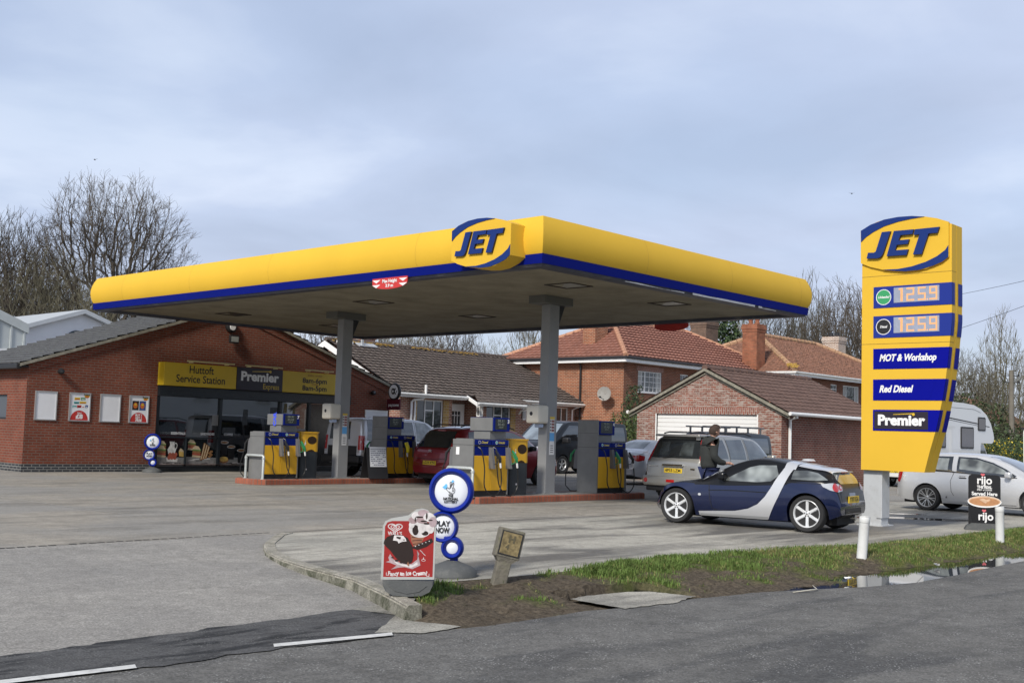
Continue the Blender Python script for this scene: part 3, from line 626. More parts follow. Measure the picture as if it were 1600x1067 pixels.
vf([(a+.78, .44), (a+.93, .42), (a+.93, .58), (a+.80, .64), (a+.76, .58)], 'cheese', .001); vf([(a+.76, .58), (a+.93, .55), (a+.92, .60), (a+.82, .66)], 'crumb', .0015)
a = fx0+1.14
sandwich(a+.2, .62, 1.0); sandwich(a+.38, .42, 1.1)
for k in range(3): vf([(a+.52+k*.08, .34+k*.02), (a+.59+k*.08, .33+k*.02), (a+.70+k*.08, .80-k*.04), (a+.63+k*.08, .82-k*.04)], 'bread', .002+k*.0004); vf([(a+.54+k*.08, .36+k*.02), (a+.57+k*.08, .36+k*.02), (a+.68+k*.08, .79-k*.04), (a+.65+k*.08, .80-k*.04)], 'crumb', .0023+k*.0004)
for k in range(4): vf(disc_pts(a+.86+.05*(k % 2), .44+k*.045, .06, .035, 10), 'bread', .003+k*.0003)
a = fx0+2.36
for cx, cz in ((a+.16, .84), (a+.42, .72), (a+.80, .62)):
    vf([(cx-.11, cz-.36), (cx+.11, cz-.36), (cx+.14, cz), (cx-.14, cz)], 'dark', .001); vf(disc_pts(cx, cz, .155, .045), 'white', .0015); vf(disc_pts(cx, cz, .13, .03), 'bread', .002)
vf(disc_pts(a+.16, .34, .18, .09), 'bread', .003); vf(disc_pts(a+.16, .37, .16, .07), 'cheese', .0035)
a = fx0+3.44; vf(disc_pts(a+.3, .4, .2, .12), 'bread', .002); vf(disc_pts(a+.7, .45, .2, .14), 'egg', .002); vf(disc_pts(a+.7, .47, .15, .10), 'cheese', .0025)
mb.build('food_picture_vinyl', mv_, sf)
mb = MB(); ff = FY(.1035)
m_let = mat('pale lettering', (.55, .56, .58), .5); m_let2 = mat('grey lettering', (.16, .17, .18), .5)
for x, a, b in ((fx0+.62, 'EVERYDAY', 'ESSENTIALS'), (fx0+1.72, 'FRESH', 'SANDWICHES'), (fx0+2.88, 'COFFEE', 'TO GO'), (fx0+4.0, 'CHILLED', 'DRINKS')):
    first = 0 if b == 'TO GO' else 1
    text(mb, a, .10, ff, first, .004*(first == 0), u=x-.06 if a != 'FRESH' else x-.12, v=1.17, align='RIGHT', maxw=.34 if a != 'FRESH' else .24)
    text(mb, b, .10, ff, 1-first if b == 'TO GO' else 0, .004, u=x-.03 if a != 'FRESH' else x-.09, v=1.17, align='LEFT', maxw=.26 if b == 'TO GO' else .50)
mb.build('window_lettering', [m_let, m_let2], sf)
mb = MB()        # dim things just behind the glass
for (u, z, a, b, k) in ((2.0, 1.45, .26, .33, 0), (3.15, 1.5, .2, .5, 1), (2.4, 1.2, .5, .2, 1), (4.2, 1.2, .3, .9, 1), (5.1, 1.3, .12, .8, 2), (4.75, 1.95, .14, .3, 2)):
    mb.add([(fx0+u, .105, z), (fx0+u+a, .105, z-.01), (fx0+u+a, .105, z+b), (fx0+u+.03, .105, z+b)], [(0, 1, 2, 3)], k)
mb.build('window_notice', [mat('notice card', (.22, .22, .22), .6), mat('dim shelf', (.035, .04, .045), .5, var=.4, vs=12), mat('dim yellow strip', (.12, .09, .02), .5)], sf)
mb = MB()
mb.box(fx0+5.86, fx0+6.98, .09, .12, .18, 2.28); mb.build('door', mat('dark door', (.006, .008, .01), .15), shop)
# fascia sign of the shop
m_sy = mat('yellow sign panel', (.62, .42, .02), .45, var=.05, vs=1.5); m_sd = mat('dark purple panel', (.018, .012, .022), .4)
m_ink = mat('black ink', (.012, .012, .014), .5); m_lw = mat('white lettering', (.78, .78, .78), .45)
sg = thing('shop_sign', 'long yellow and dark sign box above the glazed shop front', 'sign', (2.55, 17.7, 0))
L_ = 6.95; q0, q1, q2 = 0, 2.56, 4.33
mb = MB(); mb.box(q0, q1-.002, -.36, -.003, 2.62, 3.32, 0, .008); mb.box(q2+.002, L_, -.36, -.003, 2.62, 3.32, 0, .008); mb.build('yellow_panel', m_sy, sg)
mb = MB(); mb.box(q1, q2, -.375, -.003, 2.605, 3.335, 0, .008); mb.build('dark_panel', m_sd, sg)
mb = MB(); f = FY(-.3615); g = FY(-.3765)
text(mb, 'Huttoft', .33, f, 0, .004, u=1.28, v=3.13, maxw=.86); text(mb, 'Service Station', .33, f, 0, .004, u=1.28, v=2.84, maxw=1.72)
text(mb, '8am-6pm', .24, f, 0, .006, u=5.66, v=3.04, maxw=1.02); text(mb, '8am-5pm', .24, f, 0, .006, u=5.66, v=2.79, maxw=1.02)
text(mb, 'MONDAY - SATURDAY', .07, f, 3, .001, u=5.66, v=3.215, maxw=.6); text(mb, 'SUNDAY', .07, f, 3, .001, u=5.66, v=2.925, maxw=.26)
text(mb, 'Premier', .40, g, 1, .016, u=3.43, v=3.04, maxw=1.46); text(mb, 'Express', .24, g, 2, .002, u=3.88, v=2.75, maxw=.62)
flat(mb, [(3.13, 3.205), (3.78, 3.235), (3.83, 3.27), (3.76, 3.262), (3.13, 3.222)], g, .0002, 2); flat(mb, disc_pts(3.83, 3.245, .045), g, .0003, 2)
mb.build('lettering', [m_ink, m_lw, mat('gold lettering', (.60, .42, .05), .4), mat('faint red lettering', (.35, .12, .02), .5)], sg)
for a, b in ((.65, 2.35), (2.75, 4.2), (5.1, 6.3)):
    mb = MB(); mb.box(a, b, -.56, -.52, 3.37, 3.405, 0, .01); mb.box(a+.2, a+.22, -.54, -.3, 3.34, 3.375); mb.box(b-.22, b-.2, -.54, -.3, 3.34, 3.375)
    mb.build('trough_light', mat('cream light bar', (.66, .58, .28), .4), sg)
# posters on the shop wall
m_alu = mat('aluminium frame', (.55, .55, .55), .35, metal=.6); m_paper = mat('white poster board', (.76, .77, .80), .5, var=.03)
m_pred = mat('poster red', (.50, .035, .03), .5)
pc = [m_paper, m_pred, m_lw, m_ink, mat('poster yellow', (.62, .45, .04), .5), mat('poster green', (.05, .25, .10), .5), mat('poster orange', (.55, .14, .02), .5), mat('poster blue', (.03, .07, .24), .5), mat('poster teal', (.1, .35, .35), .5)]
def poster(x, lab, kind, z=1.45, W=.64, H=.82, grp='poster frames on the shop wall'):
    t = thing('poster_frame', lab, 'poster', (x, 17.7, z), group=grp)
    mb = MB(); s = .03
    mb.box(0, W, -.03, 0, 0, s, 0); mb.box(0, W, -.03, 0, H-s, H); mb.box(0, s, -.031, 0, s, H-s); mb.box(W-s, W, -.031, 0, s, H-s); mb.build('frame', m_alu, t)
    mb = MB(); f = FY(-.012); flat(mb, [(s, s), (W-s, s), (W-s, H-s), (s, H-s)], f)
    if kind:
        flat(mb, disc_pts(W/2, s+.001, .27, .28, 24, 0, pi), f, .001, 1)
        flat(mb, disc_pts(W*.82, H*.88, .08, .05), f, .001, 4); flat(mb, disc_pts(W*.82, H*.86, .06, .03), f, .0015, 6)
        text(mb, 'Premier', .06, f, 3, .002, u=W*.82, v=H*.93)
    if kind == 1:
        text(mb, '\u00a38', .17, f, 2, .010, u=W/2, v=.13, maxw=.22); text(mb, 'ONLY', .05, f, 2, .002, u=W/2, v=.235)
        for k, (a, b, c, e, q) in enumerate(((.15, .60, .17, .08, 4), (.34, .60, .14, .08, 5), (.14, .49, .16, .07, 8), (.31, .50, .2, .07, 4), (.10, .38, .13, .07, 8), (.24, .38, .13, .08, 1), (.38, .38, .1, .08, 2), (.49, .39, .08, .08, 7))): flat(mb, [(a, b), (a+c, b+.01), (a+c, b+e), (a, b+e)], f, .001+k*.0001, q); flat(mb, [(a+.02, b+.02), (a+c-.02, b+.02), (a+c-.02, b+e*.5), (a+.02, b+e*.5)], f, .0025, (1, 2, 3)[k % 3])
    if kind == 2:
        text(mb, 'BUY 1', .085, f, 2, .004, .2, u=W/2, v=.235); text(mb, 'GET 1', .085, f, 2, .004, .2, u=W/2, v=.155); text(mb, 'FREE', .10, f, 2, .005, .2, u=W/2, v=.075)
        for a, q in ((.10, 3), (.33, 7)): flat(mb, [(a, .38), (a+.21, .38), (a+.21, .66), (a, .66)], f, .001, q); flat(mb, disc_pts(a+.1, .52, .07, .09), f, .002, 6); flat(mb, disc_pts(a+.1, .55, .04, .03), f, .003, 4)
    mb.build('poster_sheet', pc, t)
poster(-1.20, 'blank white poster in an aluminium frame nearest the left corner of the shop', 0)
poster(-.20, 'framed poster with a red half circle reading £8', 1)
poster(.74, 'blank white poster frame between the two printed posters', 0)
poster(1.66, 'framed poster with a red half circle reading BUY 1 GET 1 FREE', 2)
t = thing('poster_frame', 'wide white framed notice on the brick wall right of the shop door', 'poster', (10.75, 17.7, 1.55), group='poster frames on the shop wall')
mb = MB(); mb.box(0, 1.05, -.03, 0, 0, .62, 0, .008); mb.build('frame', m_upvc, t); mb = MB(); f = FY(-.0305); flat(mb, [(.05, .05), (1.0, .05), (1.0, .56), (.05, .56)], f)
for k in range(7): flat(mb, [(.12+k*.12, .1), (.19+k*.12, .1), (.2+k*.12, .25+.03*(k % 3)), (.13+k*.12, .28)], f, .001, (3, 7, 6)[k % 3])
mb.build('poster_sheet', pc, t)
# lamps and alarm box
def flood(x, z, lab, y=17.7):
    t = thing('flood_light', lab, 'light', (x, y, z)); mb = MB(); mb.box(-.17, .17, -.18, -.08, -.13, .12, 0, .02); mb.box(-.03, .03, -.08, 0, -.05, .05); mb.build('housing', m_black, t)
    mb = MB(); mb.box(-.13, .13, -.188, -.181, -.09, .08); mb.build('lens', mat('lamp lens', (.35, .36, .33), .2), t)
flood(5.1, 4.22, 'square black floodlight below the gable peak of the shop')
t = thing('alarm_box', 'round white and black alarm box under the canopy edge on the gable', 'alarm', (5.02, 17.7, 4.62)); mb = MB(); mb.lathe([(.0, -.16), (.13, -.15), (.19, -.10), (.19, -.02), (.19, 0)], ax='Y', n=20); mb.build('case', m_black, t); mb = MB(); mb.lathe([(.0, -.166), (.10, -.165), (.11, -.15)], (0, 0, -.02), ax='Y', n=18); mb.build('badge', m_lw, t)
for x, lab in ((-.55, 'small black dome lamp at the left end of the shop gable'), (11.0, 'small black camera on the brick wall right of the canopy column')):
    t = thing('wall_camera', lab, 'camera', (x, 17.7, 2.84 if x < 0 else 2.78)); mb = MB(); mb.lathe([(0, -.22), (.07, -.2), (.09, -.12), (.07, -.04), (.03, 0)], ax='Y', n=14); mb.build('housing', m_black, t); mb = MB(); mb.lathe([(0, -.232), (.045, -.222)], ax='Y', n=12); mb.build('lens', m_pane, t)
# projecting round sign
t = thing('projecting_sign', 'round white sign above a dark red panel at the right corner of the shop', 'sign', (11.75, 17.7, 2.3))
mb = MB(); mb.box(-.03, .03, -.75, -.05, -.1, .30, 0, .01); mb.build('red_panel', mat('dark red panel', (.10, .008, .02), .4), t)
mb = MB(); mb.lathe([(0, -.05), (.30, -.05), (.32, 0), (.30, .05), (0, .05)], (0, -.42, .56), ax='X', n=28); mb.build('roundel', m_black, t)
mb = MB(); f = lambda u, v, d: (-.055-d, -.42-u, .56+v); flat(mb, disc_pts(0, 0, .25), f, .001, 0); text(mb, 'CK', .26, f, 1, .02, maxw=.26); 
ff = lambda u, v, d: (-.0315-d, -.42-u, .0+v); text(mb, 'payzone', .15, ff, 0, .004, v=.08, maxw=.56); flat(mb, disc_pts(.17, 0, .03), f, .002, 1)
for vv in range(len(mb.v)):
    x, y, z = mb.v[vv]
mb.build('lettering', [m_lw, m_ink], t)
# ------------------------------------------------------------------ sheds behind the shop
m_clad = mat('pale grey cladding', (.42, .45, .45), .5, var=.07, vs=.8, dirt=(.30, .32, .31), dscale=2, damt=.5)
t = thing('metal_shed', 'pale grey profiled metal shed behind the left end of the shop roof', 'shed', (4.4, 31.0, 0))
# gable end faces the road side: its top edge falls to the right
def sz(x): return 5.08+(-x)*.40
mb = MB(); mb.add([(0, 0, 4.15), (0, 0, sz(0)), (-9, 0, sz(-9)), (-9, 0, 4.15), (0, 12, 4.15), (0, 12, sz(0)), (-9, 12, sz(-9)), (-9, 12, 4.15)], [(0, 1, 2, 3), (0, 4, 5, 1), (1, 5, 6, 2), (4, 7, 6, 5)])
for k in range(18):
    x = -.05-k*.52; mb.add([(x, -.05, 4.15), (x-.07, -.05, 4.15), (x-.07, -.05, sz(x-.07)), (x, -.05, sz(x)), (x, 0, 4.15), (x-.07, 0, 4.15), (x-.07, 0, sz(x-.07)), (x, 0, sz(x))], [(0, 1, 2, 3), (0, 4, 7, 3), (1, 5, 6, 2)])
mb.build('cladding', m_clad, t)
mb = MB(); a = Vector((.06, -.09, sz(0)+.12)); b = Vector((-9, -.09, sz(-9)+.12)); d = Vector((0, 0, -.36)); e = Vector((0, .08, 0)); g_ = Vector((0, 12, 0))
mb.add([a, b, b+d, a+d, a+e, b+e, b+d+e, a+d+e, a+g_, b+g_, a+g_+d], [(0, 1, 2, 3), (2, 3, 7, 6), (0, 8, 9, 1), (0, 3, 10, 8)]); mb.build('fascia', m_clad, t)
mb = MB(); mb.box(-9, .0, -.01, .3, 0, 4.14); mb.box(-9, .3, -.06, .04, 4.06, 4.16); mb.build('window_band', mat('dark blue band', (.03, .045, .07), .3), t)
mb = MB(); mb.add([(-6, -2.6, 3.55), (1.2, -2.6, 3.62), (2.2, .2, 4.35), (-6, .2, 4.0)], [(0, 1, 2, 3)]); mb.build('lead_valley', m_lead, t)
t = thing('white_hall', 'white gabled hall with a dark arched window behind the shop', 'hall', (12.9, 43.5, 0))
m_wh = mat('white render', (.72, .74, .77), .8, var=.05, vs=1.0)
mb = MB(); W2 = 5.0; zA = 7.05; zE = zA-W2*.34
mb.add([(-W2, 0, 0), (W2, 0, 0), (W2, 0, zE), (0, 0, zA), (-W2, 0, zE), (-W2, 14, 0), (W2, 14, 0), (W2, 14, zE), (0, 14, zA), (-W2, 14, zE)], [(0, 1, 2, 3, 4), (1, 6, 7, 2), (0, 4, 9, 5), (5, 9, 8, 7, 6)])
mb.build('wall', m_wh, t)
mb = MB()
for s_ in (-1, 1):
    a, b = Vector((s_*(W2+.3), -.35, zE-.10)), Vector((0, -.35, zA+.02)); e = Vector((0, 14.6, 0)); d = Vector((0, 0, .22)); mb.add([a, b, b+e, a+e, a+d, b+d, b+e+d, a+e+d], [(0, 1, 2, 3), (4, 5, 6, 7), (0, 1, 5, 4), (1, 2, 6, 5), (2, 3, 7, 6), (3, 0, 4, 7)])
mb.build('roof', mat('pale sheet roof', (.46, .49, .52), .5, var=.05), t)
mb = MB(); mb.prism(disc_pts(-.25, 5.55, .62, .62, 20, 0, pi)+[(-.87, 4.6), (.37, 4.6)], lambda u, v, d: (u, -.02-d, v), 0, .04); mb.build('arched_window', mat('dark arch glass', (.03, .045, .055), .2), t)
# flue behind the right end of the shop roof
t = thing('metal_flue', 'white slatted vent stack rising behind the right slope of the shop roof', 'flue', (12.6, 21.3, 2.2)); mb = MB()
for k in range(5): mb.box(-.32+k*.14, -.23+k*.14, -.03, .03, 0, 3.2)
mb.box(-.36, .42, -.02, .05, .2, .3); mb.box(-.36, .42, -.02, .05, 2.6, 2.7); mb.build('slats', m_upvc, t)
# ------------------------------------------------------------------ bungalow
bg_ = thing('bungalow', 'low brick bungalow with a dark brown tiled roof beside the shop', 'bungalow', (16.6, 22.4, 0))
B = lambda x, y: (x-16.6, y-22.4)
mb = MB(); bx1 = 28.1-16.6
wall(mb, (0, 0), (1, 0), 3.05, 0, 3.0, [(.95, 2.5, 1.55, 2.83)])
wall(mb, (7.0, 0), (1, 0), bx1-7.0, 0, 3.1, [(3.1, 4.0, 1.7, 2.85)])
wall(mb, (3.05, .55), (1, 0), 1.35, 0, 3.0, [(.25, 1.25, .2, 2.75)])
mb.add([(3.05, 0, 0), (3.05, .55, 0), (3.05, .55, 3), (3.05, 0, 3)], [(0, 1, 2, 3)])
wall(mb, (4.4, -.4), (1, 0), 2.75, 0, 2.9, [(.42, 2.0, 1.3, 2.74)])
mb.add([(4.4, -.4, 0), (4.4, .55, 0), (4.4, .55, 3), (4.4, -.4, 3)], [(0, 1, 2, 3)]); mb.add([(7.15, -.4, 0), (7.15, .0, 0), (7.15, .0, 3), (7.15, -.4, 3)], [(0, 1, 2, 3)])
mb.add([(0, 0, 0), (0, 9.4, 0), (0, 9.4, 3.0), (0, 4.6, 5.2), (0, 0, 3.0)], [(0, 1, 2, 3, 4)]); mb.add([(bx1, 0, 0), (bx1, 9.4, 0), (bx1, 9.4, 3.0), (bx1, 4.6, 5.2), (bx1, 0, 3.0)], [(0, 1, 2, 3, 4)])
mb.build('wall', br_bung, bg_)
mb = MB()
for a, b, y in ((.78, .95, -.004), (2.5, 2.85, -.004), (6.4, 6.75, -.404)): mb.box(a, b, y-.012, y+.02, .3, 2.83)
mb.build('yellow_stone_panel', br_yel, bg_)
window(bg_, (0, 0), (1, 0), .95, 2.5, 1.55, 2.83, vbars=(1.47, 1.98), hbars=((2.38, 1.49, 1.96),))
window(bg_, (4.4, -.4), (1, 0), .42, 2.0, 1.3, 2.74, vbars=(.95, 1.47), hbars=((2.3, .97, 1.45),))
window(bg_, (7.0, 0), (1, 0), 3.1, 4.0, 1.7, 2.85, vbars=(3.55,))
mb = MB(); mb.box(3.32, 3.40, .48, .54, .2, 2.74); mb.box(4.20, 4.28, .48, .54, .2, 2.74); mb.box(3.40, 4.20, .48, .54, 2.66, 2.74); mb.box(3.40, 4.20, .50, .54, .2, 1.0)
mb.box(3.40, 3.53, .50, .54, 1.0, 2.66); mb.box(4.07, 4.20, .50, .54, 1.0, 2.66); mb.box(3.53, 4.07, .50, .54, 2.42, 2.66)
for x in (3.70, 3.88): mb.box(x, x+.03, .505, .535, 1.0, 2.42)
mb.box(3.53, 4.07, .506, .534, 2.22, 2.25)
d_ = mb.build('door', m_upvc, bg_); mb = MB(); mb.box(3.53, 4.07, .53, .545, 1.0, 2.42); mb.build('pane', m_pane, d_)
mb = MB()
tiled(mb, (-.5, -.4, 3.08), (bx1+.3, -.4, 3.08), (bx1+.3, 4.6, 5.42), (-.5, 4.6, 5.42), course=.33, wave=.32, amp=.035, lap=.05)
tiled(mb, (-.5, 9.7, 3.08), (bx1+.3, 9.7, 3.08), (bx1+.3, 4.6, 5.42), (-.5, 4.6, 5.42), course=.33, wave=.32, amp=.035, lap=.05)
tiled(mb, (3.6, -1.0, 2.83), (7.3, -1.0, 2.83), (6.6, -.1, 3.25), (4.3, -.1, 3.25), course=.33, wave=.32, amp=.03)
rf = mb.build('roof', m_tile_b, bg_)
mb = MB()
for k in range(27):
    x = -.5+k*.46; mb.tube([(x, 4.6, 5.44), (x+.45, 4.6, 5.45)], [.115, .125], 8)
mb.build('ridge_tiles', m_tile_b, rf)
mb = MB(); rnd = random.Random(3)
for k in range(420):
    x = rnd.choice([rnd.uniform(-.3, 3.4), rnd.uniform(4.5, 9)]); a = rnd.uniform(0, 1); s = rnd.uniform(.03, .11); y = 4.6-rnd.gauss(.08, .1); z = 5.50-abs(y-4.6)*.46+rnd.uniform(0, .04)
    mb.add([(x-s, y, z), (x, y-s*.6, z-.01), (x+s, y, z+.01), (x, y+s*.6, z+.03)], [(0, 1, 2, 3)])
mb.build('lichen', m_lich, rf)
mb = MB()
A_ = Vector((-.53, -.5, 3.0)); Bq = Vector((-.53, 4.6, 5.38)); dz = Vector((0, 0, -.27)); e = Vector((-.035, 0, 0))
mb.add([A_, Bq, Bq+dz, A_+dz, A_+e, Bq+e, Bq+dz+e, A_+dz+e], [(0, 1, 2, 3), (4, 5, 6, 7), (0, 1, 5, 4), (2, 3, 7, 6), (0, 3, 7, 4), (1, 2, 6, 5)])
A_ = Vector((-.53, 9.7, 3.0)); mb.add([A_, Bq, Bq+dz, A_+dz, A_+e, Bq+e, Bq+dz+e, A_+dz+e], [(0, 1, 2, 3), (4, 5, 6, 7), (0, 1, 5, 4), (2, 3, 7, 6), (0, 3, 7, 4)])
A_ = Vector((3.58, -1.06, 2.80)); Bq = Vector((3.58, -.35, 3.14)); dz = Vector((0, 0, -.17)); mb.add([A_, Bq, Bq+dz, A_+dz, A_+e, Bq+e, Bq+dz+e, A_+dz+e], [(0, 1, 2, 3), (4, 5, 6, 7), (0, 1, 5, 4), (2, 3, 7, 6), (0, 3, 7, 4), (1, 2, 6, 5)])
mb.box(-.5, 3.55, -.42, -.40, 2.9, 3.07); mb.box(3.6, 7.3, -1.03, -1.0, 2.66, 2.82); mb.box(7.32, bx1+.3, -.42, -.40, 2.9, 3.07)
mb.box(-.5, 3.55, -.40, .0, 2.9, 2.93); mb.box(7.32, bx1+.3, -.40, .0, 2.9, 2.93)
mb.build('bargeboard', m_upvc, bg_)
mb = MB()
for a, b, y, z in ((-.5, 3.55, -.49, 3.02), (3.6, 7.4, -1.09, 2.76), (7.0, bx1+.35, -.49, 3.02)): mb.tube([(a, y, z), (b, y, z-.02)], .055, 8)
mb.build('gutter', m_gutter, bg_)
mb = MB(); mb.tube([(1.05, -.42, 3.45), (1.05, -.42, 2.95), (.95, -.30, 2.84), (.65, -.15, 2.80), (.55, -.10, 2.72), (.55, -.08, .1)], .055, 8); mb.tube([(.75, -.1, 2.75), (.75, -.08, .1)], .045, 8)
mb.tube([(bx1-.1, -.45, 2.95), (bx1-.3, -.1, 2.75), (bx1-.3, -.06, .1)], .04, 8); mb.tube([(7.2, -.95, 2.72), (6.9, -.6, 2.55), (6.9, -.47, 2.4)], .04, 8)
mb.build('downpipe', m_upvc, bg_)
mb = MB(); mb.obox((1.55, 4.2, 5.32), (.55, 0, 0), (0, .17, .08), (0, -.01, .02)); mb.box(1.2, 1.3, 4.1, 4.2, 5.3, 5.62); mb.build('roof_flashing', m_lead, bg_)
c_ = chimney('chimney', 'short brown brick chimney on the bungalow ridge behind the canopy edge', 18.3, 19.1, 27.2, 27.8, 4.8, 5.95, br_bung, 1)
for (x, y, z, lab) in ((20.8, 21.95, 2.2, 'white wall lantern left of the middle bungalow window'), (24.1, 22.35, 2.15, 'white wall lantern right of the middle bungalow window')):
    t = thing('wall_lantern', lab, 'lantern', (x, y, z), group='white lanterns on the bungalow'); mb = MB(); mb.box(-.11, .11, -.24, -.02, .42, .46); mb.add([(-.13, -.26, .46), (.13, -.26, .46), (.13, 0, .46), (-.13, 0, .46), (0, -.13, .62)], [(0, 1, 4), (1, 2, 4), (2, 3, 4), (3, 0, 4), (0, 3, 2, 1)]); mb.box(-.1, .1, -.23, -.03, 0, .05)
    for i in (-1, 1):
        for j in (-.22, -.04): mb.box(i*.09-.014, i*.09+.014, j-.014, j+.014, .05, .42)
    mb.box(-.012, .012, -.235, -.21, .05, .42); mb.box(-.03, .03, -.05, .02, .15, .35); mb.build('cage', m_upvc, t); mb = MB(); mb.box(-.075, .075, -.205, -.055, .06, .41); mb.build('glass', mat('lantern glass', (.2, .2, .2), .15), t)
t = thing('meter_box', 'small grey box with a black rim on the bungalow end wall', 'meter box', (15.9, 22.3, 2.3)); 
t.location = (16.6, 23.3, 2.45); mb = MB(); mb.box(-.08, 0, -.22, .22, -.2, .2, 0, .01); mb.build('rim', m_black, t); mb = MB(); mb.box(-.09, -.081, -.17, .17, -.15, .15); mb.build('cover', m_grey, t)
t = thing('garden_gate', 'narrow white panel between the shop corner and the bungalow wall', 'gate', (15.2, 23.4, 0)); mb = MB()
for k in range(7): mb.box(-.5+k*.2, -.35+k*.2, -.02, .02, .1, 2.2+.05*(k % 2))
mb.build('boards', m_upvc, t); mb = MB(); mb.box(-.5, .85, .021, .05, .5, .6); mb.box(-.5, .85, .021, .05, 1.7, 1.8); mb.build('rail', m_upvc, t)
# ------------------------------------------------------------------ two-storey house
hs = thing('brick_house', 'tall orange brick house with a salmon pantile hipped roof', 'house', (28.27, 19.55, 0))
hx1, hy1 = 14.5, 7.6; ze = 5.22
mb = MB()
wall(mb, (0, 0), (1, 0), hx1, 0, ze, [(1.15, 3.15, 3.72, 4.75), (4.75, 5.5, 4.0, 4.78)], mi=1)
wall(mb, (0, hy1), (0, -1), hy1, 0, ze)
mb.add([(hx1, 0, 0), (hx1, hy1, 0), (hx1, hy1, ze), (hx1, 0, ze)], [(0, 1, 2, 3)])
br_house_shade = brick('shaded house brick', (.20, .062, .033), (.14, .045, .026), (.25, .18, .13), ms=.010)  # same brick darkened: shade of the front walls put into its colour
mb.build('wall', [br_house, br_house_shade], hs)
mb = MB(); mb.box(1.05, 3.25, -.012, .05, 4.75, 4.98); mb.build('brick_arch', br_sold, hs); 
mb = MB(); mb.prism([(0, 0), (2.2, 0), (1.95, .35), (.25, .35)], lambda u, v, d: (-.012-d, 3.4-u+1.2, 2.45+v), 0, .03); mb.build('brick_arch', br_sold, hs)
window(hs, (0, 0), (1, 0), 1.15, 3.15, 3.72, 4.75, vbars=(1.75,), georg=(6, 4), curtains=True)
window(hs, (0, 0), (1, 0), 4.75, 5.5, 4.0, 4.78, georg=(3, 2))
ov = .42; zr2 = 7.6; cxm, cym = 7.25, 3.8
mb = MB(); e0, e1 = (-ov, -ov, ze+.12), (hx1+ov, -ov, ze+.12); rl, rr = (3.9, cym, zr2), (hx1-3.9, cym, zr2); b0, b1 = (-ov, hy1+ov, ze+.12), (hx1+ov, hy1+ov, ze+.12)
tiled(mb, e0, e1, rr, rl, .36, .32, .045, lap=.085); tiled(mb, b0, e0, rl, rl, .36, .32, .045, lap=.085); tiled(mb, e1, b1, rr, rr, .34, .3, .03); tiled(mb, b1, b0, rl, rr, .34, .3, .03)
rf = mb.build('roof', m_tile_r, hs)
mb = MB()
for a, b in ((e0, rl), (e1, rr), (b0, rl), (b1, rr), (rl, rr)):
    a, b = Vector(a)+Vector((0, 0, .05)), Vector(b)+Vector((0, 0, .05)); n = int((b-a).length/.42)
    for k in range(n): mb.tube([a.lerp(b, k/n), a.lerp(b, (k+.95)/n)], [.13, .115], 8)
mb.build('hip_tiles', mat('hip tile', (.46, .24, .15), .8, var=.15, vs=3), rf)
mb = MB()
for (a, b, c, d) in ((-ov+.02, hx1+ov, -ov+.0, -ov+.04), (-ov, -ov+.04, -ov+.041, hy1+ov)): mb.box(a, b, c, d, ze-.14, ze+.05)
mb.box(-ov+.04, hx1+ov, -ov+.04, 0, ze-.14, ze-.1); mb.box(-ov+.04, 0, 0.001, hy1+ov, ze-.14, ze-.1)
mb.build('fascia_board', m_upvc, hs)
mb = MB(); mb.tube([(-ov-.06, hy1, ze+.07), (-ov-.06, -ov-.06, ze+.07), (hx1, -ov-.06, ze+.07)], .06, 8); mb.tube([(-.4, 2.6, ze+.05), (-.1, 2.6, ze-.25), (-.07, 2.6, .1)], .05, 8); mb.build('gutter', m_black, hs)
c_ = chimney('chimney', 'square orange brick chimney on the near slope of the salmon roof', 29.2, 30.2, 22.1, 22.9, 5.6, 7.6, br_house, 2); mb = MB(); mb.obox((-.42, .0, .42), (.16, 0, .10), (0, .6, 0), (-.01, 0, .02)); mb.build('flashing', m_lead, c_)
t = thing('satellite_dish', 'grey satellite dish on the lit side wall of the brick house', 'satellite dish', (28.2, 20.3, 3.55)); mb = MB(); 
V = []; 
for k in range(20):
    a = 2*pi*k/20; V.append((-.40-.06, cos(a)*.42, sin(a)*.34))
V.append((-.36, 0, 0)); mb.add(V, [(k, (k+1) % 20, 20) for k in range(20)], smooth=True); mb.build('dish', mat('dish grey', (.34, .33, .31), .5, dirt=(.2, .17, .12), dscale=6, damt=.6), t); mb = MB(); mb.tube([(0, 0, -.15), (-.3, 0, -.05), (-.36, 0, 0)], .025); mb.tube([(-.4, 0, -.3), (-.75, 0, -.2)], .015); mb.box(-.82, -.72, -.04, .04, -.22, -.14); mb.build('bracket', m_black, t)
# ------------------------------------------------------------------ garage
gr = thing('brick_garage', 'single storey garage of pale-stained brick with a white door in its gable', 'garage', (17.35, 4.86, 0))
GL = 7.2; GW = 5.75; gz = 2.50; ga = 3.82
mb = MB()
wall(mb, (0, GW), (0, -1), GW, 0, 2.45, [(.85, 4.85, 0, 2.34)], mi=0, rv=.12)
mb.add([(0, GW, 2.45), (0, 0, 2.45), (0, 0, gz), (0, GW/2, ga), (0, GW, gz)], [(0, 1, 2, 3, 4)])
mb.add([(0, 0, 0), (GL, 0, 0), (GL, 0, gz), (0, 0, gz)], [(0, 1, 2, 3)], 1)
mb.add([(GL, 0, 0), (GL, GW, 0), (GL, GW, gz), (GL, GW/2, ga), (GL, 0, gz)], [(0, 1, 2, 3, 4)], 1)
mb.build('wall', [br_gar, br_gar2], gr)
mb = MB(); mb.box(-.012, .05, GW-4.9, GW-.8, 2.345, 2.57); mb.build('soldier_course', br_sold, gr)
mb = MB()
for k in range(16): mb.box(.06+.006*(k % 2), .12, GW-4.85, GW-.85, .02+k*.145, .155+k*.145)
